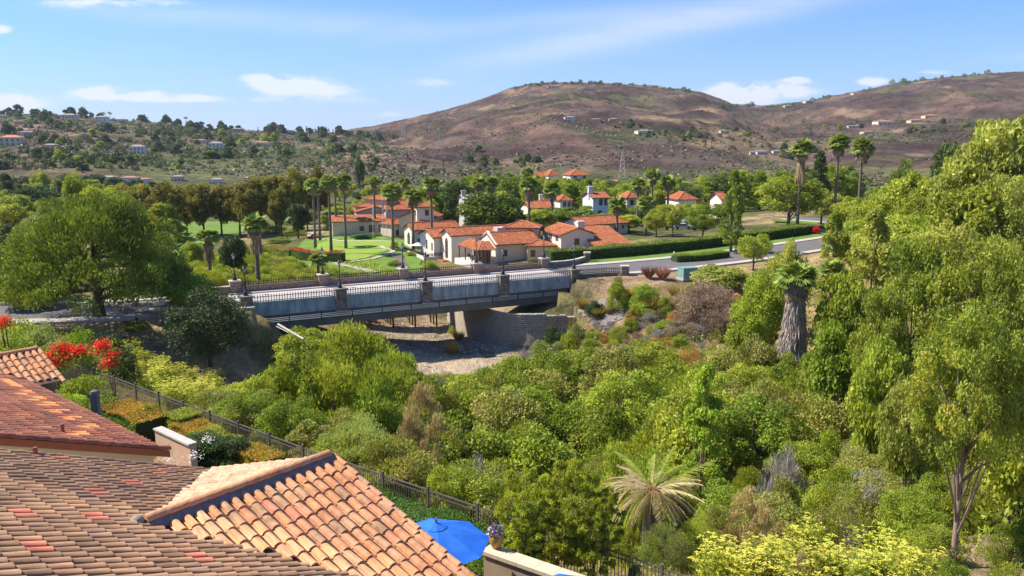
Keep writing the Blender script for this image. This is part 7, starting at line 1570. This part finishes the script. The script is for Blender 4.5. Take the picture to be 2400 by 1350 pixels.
farrow(5,1880,2400,120,5,13,'small trees among the right spur houses',51,26,(280,330))
hillside([(1900,2330,285,312,26,9,22),(1580,1790,302,330,22,9,20),(1380,1500,285,300,10,8,16),(1470,1560,308,322,12,8,16),(1750,1920,345,372,12,14,26),(1100,1260,350,395,16,14,26)],'green tree beside the houses on the hill spurs','trees on the hill spurs',46)
for i,(px,s) in enumerate(((747,22),(754,16),(765,20),(771,17),(781,16),(787,20),(793,19),(719,20),(605,14),(700,14))):
    p=hit(px,crest(px,2)+7,600,3000)
    if p: d=proj(p)[2]; h=s*d/F; plant('column',p,h*.28,h,'poplar_tree','slim dark poplar pointing above the left hill crest','tree','poplars on the left hill crest',leaf='conifer')
PM=None
for px,y,l in ((236,268,'left tiny palm on the hill skyline'),(243,267,'second tiny palm on the hill skyline'),(257,266,'right tiny palm on the hill skyline'),(435,278,'lone tiny palm on the hill crest')):
    Y=1300; q=WY(px,y,Y); palm(px,y,0,Y,11,l,None,0,nf=14,deadf=0,tr=.4)
# houses on the hills
hill_wall=[stuccow,stucco,stuccog]; gr_roof=mat('roof_grey',(.34,.31,.30),(.28,.25,.24),.4,3,.9); br_roof=mat('roof_brown',(.40,.22,.15),(.34,.18,.13),.4,3,.9); or_roof=mat('roof_orange_far',(.58,.24,.13),(.50,.2,.11),.3,3,.9)
hs=[(22,342,48,'o','long white two storey house with orange roof at the left edge',2),(112,334,42,'o','orange roofed house right of the long white one',1),(60,318,40,'b','brown roofed pale house above the long white one',1),(145,296,28,'g','grey roofed house on the upper left slope',1),(160,282,30,'g','large pale house on the crest between trees',2),(237,285,26,'g','white house under the tiny skyline palms',2),(283,285,24,'g','pale crest house right of the palms',1),(340,283,34,'g','long pale crest house with flat roof',1),
 (115,348,30,'g','low white house among trees below the orange roof',1),(320,360,34,'g','white house with dark doors on the lower slope',2),(505,350,34,'g','white two storey house on the middle slope',2),(465,335,30,'o','red roofed house above the white two storey one',1),(610,343,42,'b','broad tan house with brown roof on the sandy slope',1),(555,308,28,'g','pale house near the crest trees',1),(668,312,30,'g','pale crest house left of the poplars',1),(700,330,30,'b','brown house hidden in trees below the poplars',1),(792,325,18,'o','small red roofed house right of the poplars',1),(5,275,22,'g','pale house at the top left edge',1),(48,312,36,'g','low white house on the upper left slope',1),
 (1337,280,26,'g','white house on the hill spur',1),(1438,284,22,'g','pale house on the right end of the spur',1),(1395,285,26,'b','low house between two spur houses',1),(1300,206,34,'g','pale house on top of the big hill',1),(1450,198,20,'g','small house on the hill top',1),(1515,315,40,'g','low house with grey roof on the middle slope',1),(1790,362,30,'g','white house at the foot of the right valley',1),(1822,360,20,'g','small white house beside the valley foot one',1),(1765,363,14,'g','tiny white shed left of the valley foot house',1),
 (2005,302,34,'g','long pale house on the right spur',1),(2080,293,44,'o','long orange roofed house on the right spur',1),(2150,288,30,'o','orange roofed house further up the right spur',1),(2185,278,34,'o','orange house near the top of the right spur',1),(2040,315,30,'b','brown roofed house below the right spur',1),(1850,252,20,'g','small pale house on the right ridge',1),(1900,242,24,'g','house on the far right ridge',1),(2010,222,20,'g','flat house on the ridge top',1),(1700,312,22,'g','grey house among spur trees',1)]
hs+=[(80,435,60,'g','long grey roofed building on the left valley floor',1),(250,427,40,'g','pale low house beyond the pine top',1),(300,428,44,'b','pinkish low house behind the row trees',1),(330,432,40,'b','tan low house in the left valley',1),(415,425,30,'g','white walled house behind the olive row',1),(505,432,30,'g','white walled house seen over the row trees',1),(580,428,18,'g','small grey house over the row trees',1),(1440,436,20,'o','orange roof glimpsed on the valley floor',1)]
for (px,py,w,c,l,st_) in hs:
    p=hit(px-w/2,py,260,4000)
    if p is None: continue
    d=proj(p)[2]; Wm=w*d/F; hgt=(3.3 if st_==1 else 6.2)*min(max(Wm/15,.9),1.6)
    nw=4; wins=[('f',Wm*(i+.5)/nw,hgt*.30 if st_==1 else hgt*.58,Wm*.07,hgt*.3) for i in range(nw)]+([('f',Wm*(i+.5)/nw,hgt*.12,Wm*.07,hgt*.25) for i in range(nw)] if st_==2 else [])
    building('hill_house',l,Vector((p.x,p.y,p.z+hgt)),None,Wm*.6,p.z+hgt,hgt*.28,p.z-.5,'hip',wallm=hill_wall[len(l)%2],roofm={'o':or_roof,'g':gr_roof,'b':br_roof}[c],ov=.3,wins=wins,cat='house',yaw=rnd.uniform(-.2,.3),length=Wm)
# pylons and poles
steel=mat('galvanised',(.42,.42,.44),(.34,.34,.36),2,2,.6,metal=.3)
def pylon(px,yb,yt,label):
    p=hit(px,yb,350,3000); d=proj(p)[2]; h=(yb-yt)*d/F; t=thing('power_pylon',label,'pylon',p); r0=h*.11; r1=h*.015; w=max(.12,.35*d/F); mb=MB()
    C4=((1,1),(-1,1),(-1,-1),(1,-1))
    for a,b in C4: mb.tube([(a*r0,b*r0,0),(a*r1,b*r1,h)],w*.5,4)
    lv=[0,.2,.38,.54,.68,.8,.9]
    for z0,z1 in zip(lv[:-1],lv[1:]):
        for i in range(4):
            a=C4[i];b=C4[(i+1)%4]; ra=r0+(r1-r0)*z0; rb=r0+(r1-r0)*z1; mb.tube([(a[0]*ra,a[1]*ra,z0*h),(b[0]*rb,b[1]*rb,z1*h)],w*.35,3); mb.tube([(b[0]*ra,b[1]*ra,z0*h),(a[0]*rb,a[1]*rb,z1*h)],w*.35,3)
    mb.build('lattice_mast',steel,t)
    for z in (.72,.84,.95): m2=MB(); m2.tube([(-h*.13,0,z*h),(0,0,z*h+h*.02),(h*.13,0,z*h)],w*.45,4); m2.build('crossarm',steel,t)
pylon(1458,418,350,'lattice power pylon in front of the big brown hill'); pylon(1192,386,345,'lattice power pylon in the green draw left of the hill'); pylon(1031,352,310,'small pylon on the low hill shoulder'); pylon(945,320,282,'distant pylon on the left flank of the big hill')
for px,yb,yt,l in ((562,396,358,'brown utility pole on the sandy slope'),(286,382,345,'utility pole among the left hillside trees'),(1040,412,374,'utility pole behind the club palms'),(990,412,382,'shorter utility pole left of the other one')):
    p=hit(px,yb,260,2000); d=proj(p)[2]; h=(yb-yt)*d/F; t=thing('utility_pole',l,'utility pole',p); mb=MB(); mb.tube([(0,0,0),(0,0,h)],[.3,.2],6); mb.build('pole',wood,t); mb=MB(); mb.box(-1.3,1.3,-.08,.08,h*.93,h*.95+.1); mb.build('crossarm',wood,t)
# parked cars by the villas
def make_car(p,yaw_,label,m):
    t=thing('parked_car',label,'car',p,yaw_,'cars parked behind the clubhouse'); prof=[(-2.2,.35),(-2.25,.8),(-1.5,.95),(-.9,1.42),(.7,1.45),(1.35,.98),(2.15,.85),(2.25,.4)]
    mb=MB(); a=[(x,-.88,z) for x,z in prof]; b=[(x,.88,z) for x,z in prof]; k=len(prof); mb.add(a+b,[tuple(range(k)),tuple(range(2*k-1,k-1,-1))]+[(i,i+1,k+i+1,k+i) for i in range(k-1)]+[(k-1,0,k,2*k-1)]); mb.build('body',m,t)
    for s in (-1,1):
        mb=MB(); mb.add([(-1.3,.885*s,.98),(1.15,.885*s,1.0),(.62,.885*s,1.38),(-.85,.885*s,1.36)],[(0,1,2,3) if s<0 else (3,2,1,0)]); mb.build('side_window',win_m,t)
    mb=MB(); mb.add([(1.33,-.75,1.01),(1.33,.75,1.01),(.74,.75,1.44),(.74,-.75,1.44)],[(0,1,2,3)]); mb.build('windscreen',win_m,t)
    for x in (-1.4,1.4):
        for s in (-1,1): mb=MB(); mb.tube([(x,.72*s,.33),(x,.92*s,.33)],.33,12); mb.build('wheel',iron,t)
    return t
cm=[mat('car_silver',(.5,.52,.55),(.46,.48,.5),2,1,.3,spec=.6),mat('car_black',(.03,.03,.035),(.04,.04,.045),2,1,.25,spec=.6),mat('car_white',(.72,.72,.72),(.68,.68,.68),2,1,.3,spec=.6)]
for i,(px,py,k,l) in enumerate(((1487,520,1,'dark parked car just right of the long pale wing'),(1493,531,2,'white parked car right of the long pale wing'),(1600,537,0,'silver parked car seen under the airy trees'),(1618,524,2,'white car behind the silver one under the trees'),(1575,531,0,'silver car left under the airy trees'),(1640,540,1,'dark car at the right end of the parking'),(1245,512,1,'dark car glimpsed at the tall palm trunk'))):
    p=hit(px,py,120,400); make_car(p+Vector((0,0,.05)),rnd.uniform(-.3,.6),l,cm[k])
# chaparral dotted over the far hills
def chaparral():
    g=np.random.RandomState(77); n=30000; px=g.uniform(-250,2650,n); Y=np.exp(g.uniform(math.log(430),math.log(2650),n)); X=(px-1200)/F*Y; Z=Hfun(X,Y); wv=Hfun.which
    dn=fbm(X*.015,Y*.012,91,4); keep=(g.rand(n)<np.clip((dn-.47)*5,0.03,1)); X=X[keep];Y=Y[keep];Z=Z[keep]; n=len(X); Q=[];rv=[]
    for k in range(3):
        s=g.uniform(.7,2.0,n)*(1+Y/3000); c=np.stack([X+g.normal(size=n)*.6,Y+g.normal(size=n)*.6,Z+s*.22],-1); d=g.normal(size=(n,3))*[1,1,.3]; Q.append(cards(c,d,g.normal(size=(n,3))*.5+[0,-.6,.7],s*1.3,s)); rv.append(g.rand(n))
    o=link('chaparral',quadmesh('chaparral',np.concatenate(Q),np.concatenate(rv),leafmat('leaf_chaparral',(.07,.05,.03),(.13,.10,.06),(.13,.15,.05),.3,trans=.1,var=0))); tag(o,'low dark chaparral shrubs dotted over the brown hills','shrubs',kind='stuff')
chaparral()
print('objects',len(bpy.data.objects),'canyon',nc,nc2)

# ------------------------------------------------------------------ labels by place
bpy.context.view_layer.update()
marks={'the dry creek bed':(1040,830),'the lime green young tree':(1655,910),'the collapsed date palm':(1530,1150),'the big skirted palm trunk':(1865,770),'the grey green shrub tree':(840,1020),'the near eucalyptus trunk':(2310,1200),'the dry tan shrub':(980,930),'the flower pot':(1160,1260),'the tall willow thicket':(820,820),'the brown dry brush mound':(1660,720),'the orange topped eucalyptus':(2250,560),'the tall slim palm pair':(1995,450),
 'the stone pine':(205,600),'the short skirted palm':(487,590),'the long trunked palm':(598,580),'the flower hedge':(720,605),'the white clubhouse tower':(995,500),'the big dark round tree':(1148,500),'the two storey white villa':(1410,480),'the tall thin tree on the verge':(1722,490),'the white hill house':(505,345),'the long white house':(22,335),'the tan house on the sandy slope':(610,338),'the slim poplars on the crest':(770,300),'the tiny skyline palms':(245,272),'the white house on the hill spur':(1337,280),
 'the long orange roofed spur house':(2080,290),'the white valley foot house':(1790,360),'the pylon before the big hill':(1458,390),'the long grey valley building':(80,432),'the red bougainvillea':(160,835),'the clipped orange hedge':(312,962),'the fence bend':(715,1050),'the bottom right corner':(2350,1320),'the dark shaded tree':(480,760)}
COLN={'leaf_willow':'light green','leaf_shrub':'mid green','leaf_scrub':'olive','leaf_olive':'grey green','leaf_pine':'dark olive','leaf_dark':'dark green','leaf_euca':'yellow green','leaf_eucapale':'pale yellow green','leaf_row':'olive brown','leaf_bright':'bright green','leaf_lime':'lime green','leaf_conifer':'dark green','leaf_hill':'dull green','leaf_fennel':'yellow green','twig_grey':'bare grey'}
ORD0=['nearest','second nearest','third nearest','fourth nearest','fifth nearest','sixth nearest','seventh nearest','eighth nearest','ninth nearest','tenth nearest']
ordn=ORD0+[w+' nearest' for w in ('eleventh','twelfth','thirteenth','fourteenth','fifteenth','sixteenth','seventeenth','eighteenth','nineteenth','twentieth')]
USED=set()
def autolabel(group,noun):
    obs=[o for o in sc.objects if o.get('group')==group and o.parent is None]; B={}
    for o in obs:
        zt=0
        cr=next((c for c in o.children if c.name.startswith('crown')),o)
        if cr.type=='MESH': zt=cr.dimensions.z*.6 if cr is o else 1.5*o.scale.z*2
        p=o.location; q=proj((p.x,p.y,p.z+zt))
        if not(-20<q[0]<2420 and -20<q[1]<1380): continue
        k,(mx_,my_)=min(marks.items(),key=lambda m:(m[1][0]-q[0])**2+(m[1][1]-q[1])**2)
        dx,dy=q[0]-mx_,q[1]-my_
        if abs(dx)>2.2*abs(dy): s='right of' if dx>0 else 'left of'
        elif abs(dy)>2.2*abs(dx): s='below' if dy>0 else 'above'
        else: s=('lower ' if dy>0 else 'upper ')+('right of' if dx>0 else 'left of')
        m=cr.material_slots[0].material.name if cr.type=='MESH' and cr.material_slots else ''
        B.setdefault((COLN.get(m,''),k,s),[]).append((dx*dx+dy*dy,o))
    for (c,k,s),L in B.items():
        L.sort(key=lambda t:t[0])
        i=0
        for _,o in L:
            while i<len(ordn) and f"{c} {noun} {s} {k}, {ordn[i]}".strip() in USED: i+=1
            if i<len(ordn): l=f"{c} {noun} {s} {k}, {ordn[i]}".strip(); o['label']=l; USED.add(l); i+=1
for g_n,noun in (('bushes filling the creek canyon','canyon bush'),('small shrubs between the canyon bushes','small shrub'),('bushes behind the left bridge span','bush'),('trees on the left hillside','hillside tree'),('trees on the crest of the left hill','crest tree'),('trees on the hill spurs','spur tree'),('trees behind the villas','tree'),('trees on the left valley floor','tree'),('trees of the upper right slope','slope tree'),('trees on the flat behind the club','small tree'),
    ('row of olive brown trees beyond the fairway','row tree'),('screen of tall shrubs along the lower fence','screen shrub'),('yellow flowering fennel clumps','fennel clump'),('poplars on the left hill crest','poplar'),('shrubs on the dry bank','bank shrub'),('trees in the left valley','valley tree'),('chairs on the clubhouse terrace and porch','chair')): autolabel(g_n,noun)

# ------------------------------------------------------------------ thin haze over the whole valley
def haze():
    mb=MB(); mb.box(-9800,9800,-9800,9800,-16,330); m=bpy.data.materials.new('haze_air'); m.use_nodes=True; nt=m.node_tree; nt.nodes.clear(); out=N(nt,'ShaderNodeOutputMaterial'); v=N(nt,'ShaderNodeVolumePrincipled')
    v.inputs['Density'].default_value=.00005; v.inputs['Color'].default_value=(.80,.88,1,1); v.inputs['Anisotropy'].default_value=.2; nt.links.new(v.outputs[0],out.inputs['Volume'])
    o=mb.build('haze',m,None); tag(o,'thin blue summer haze filling the valley','haze',kind='stuff')
haze()
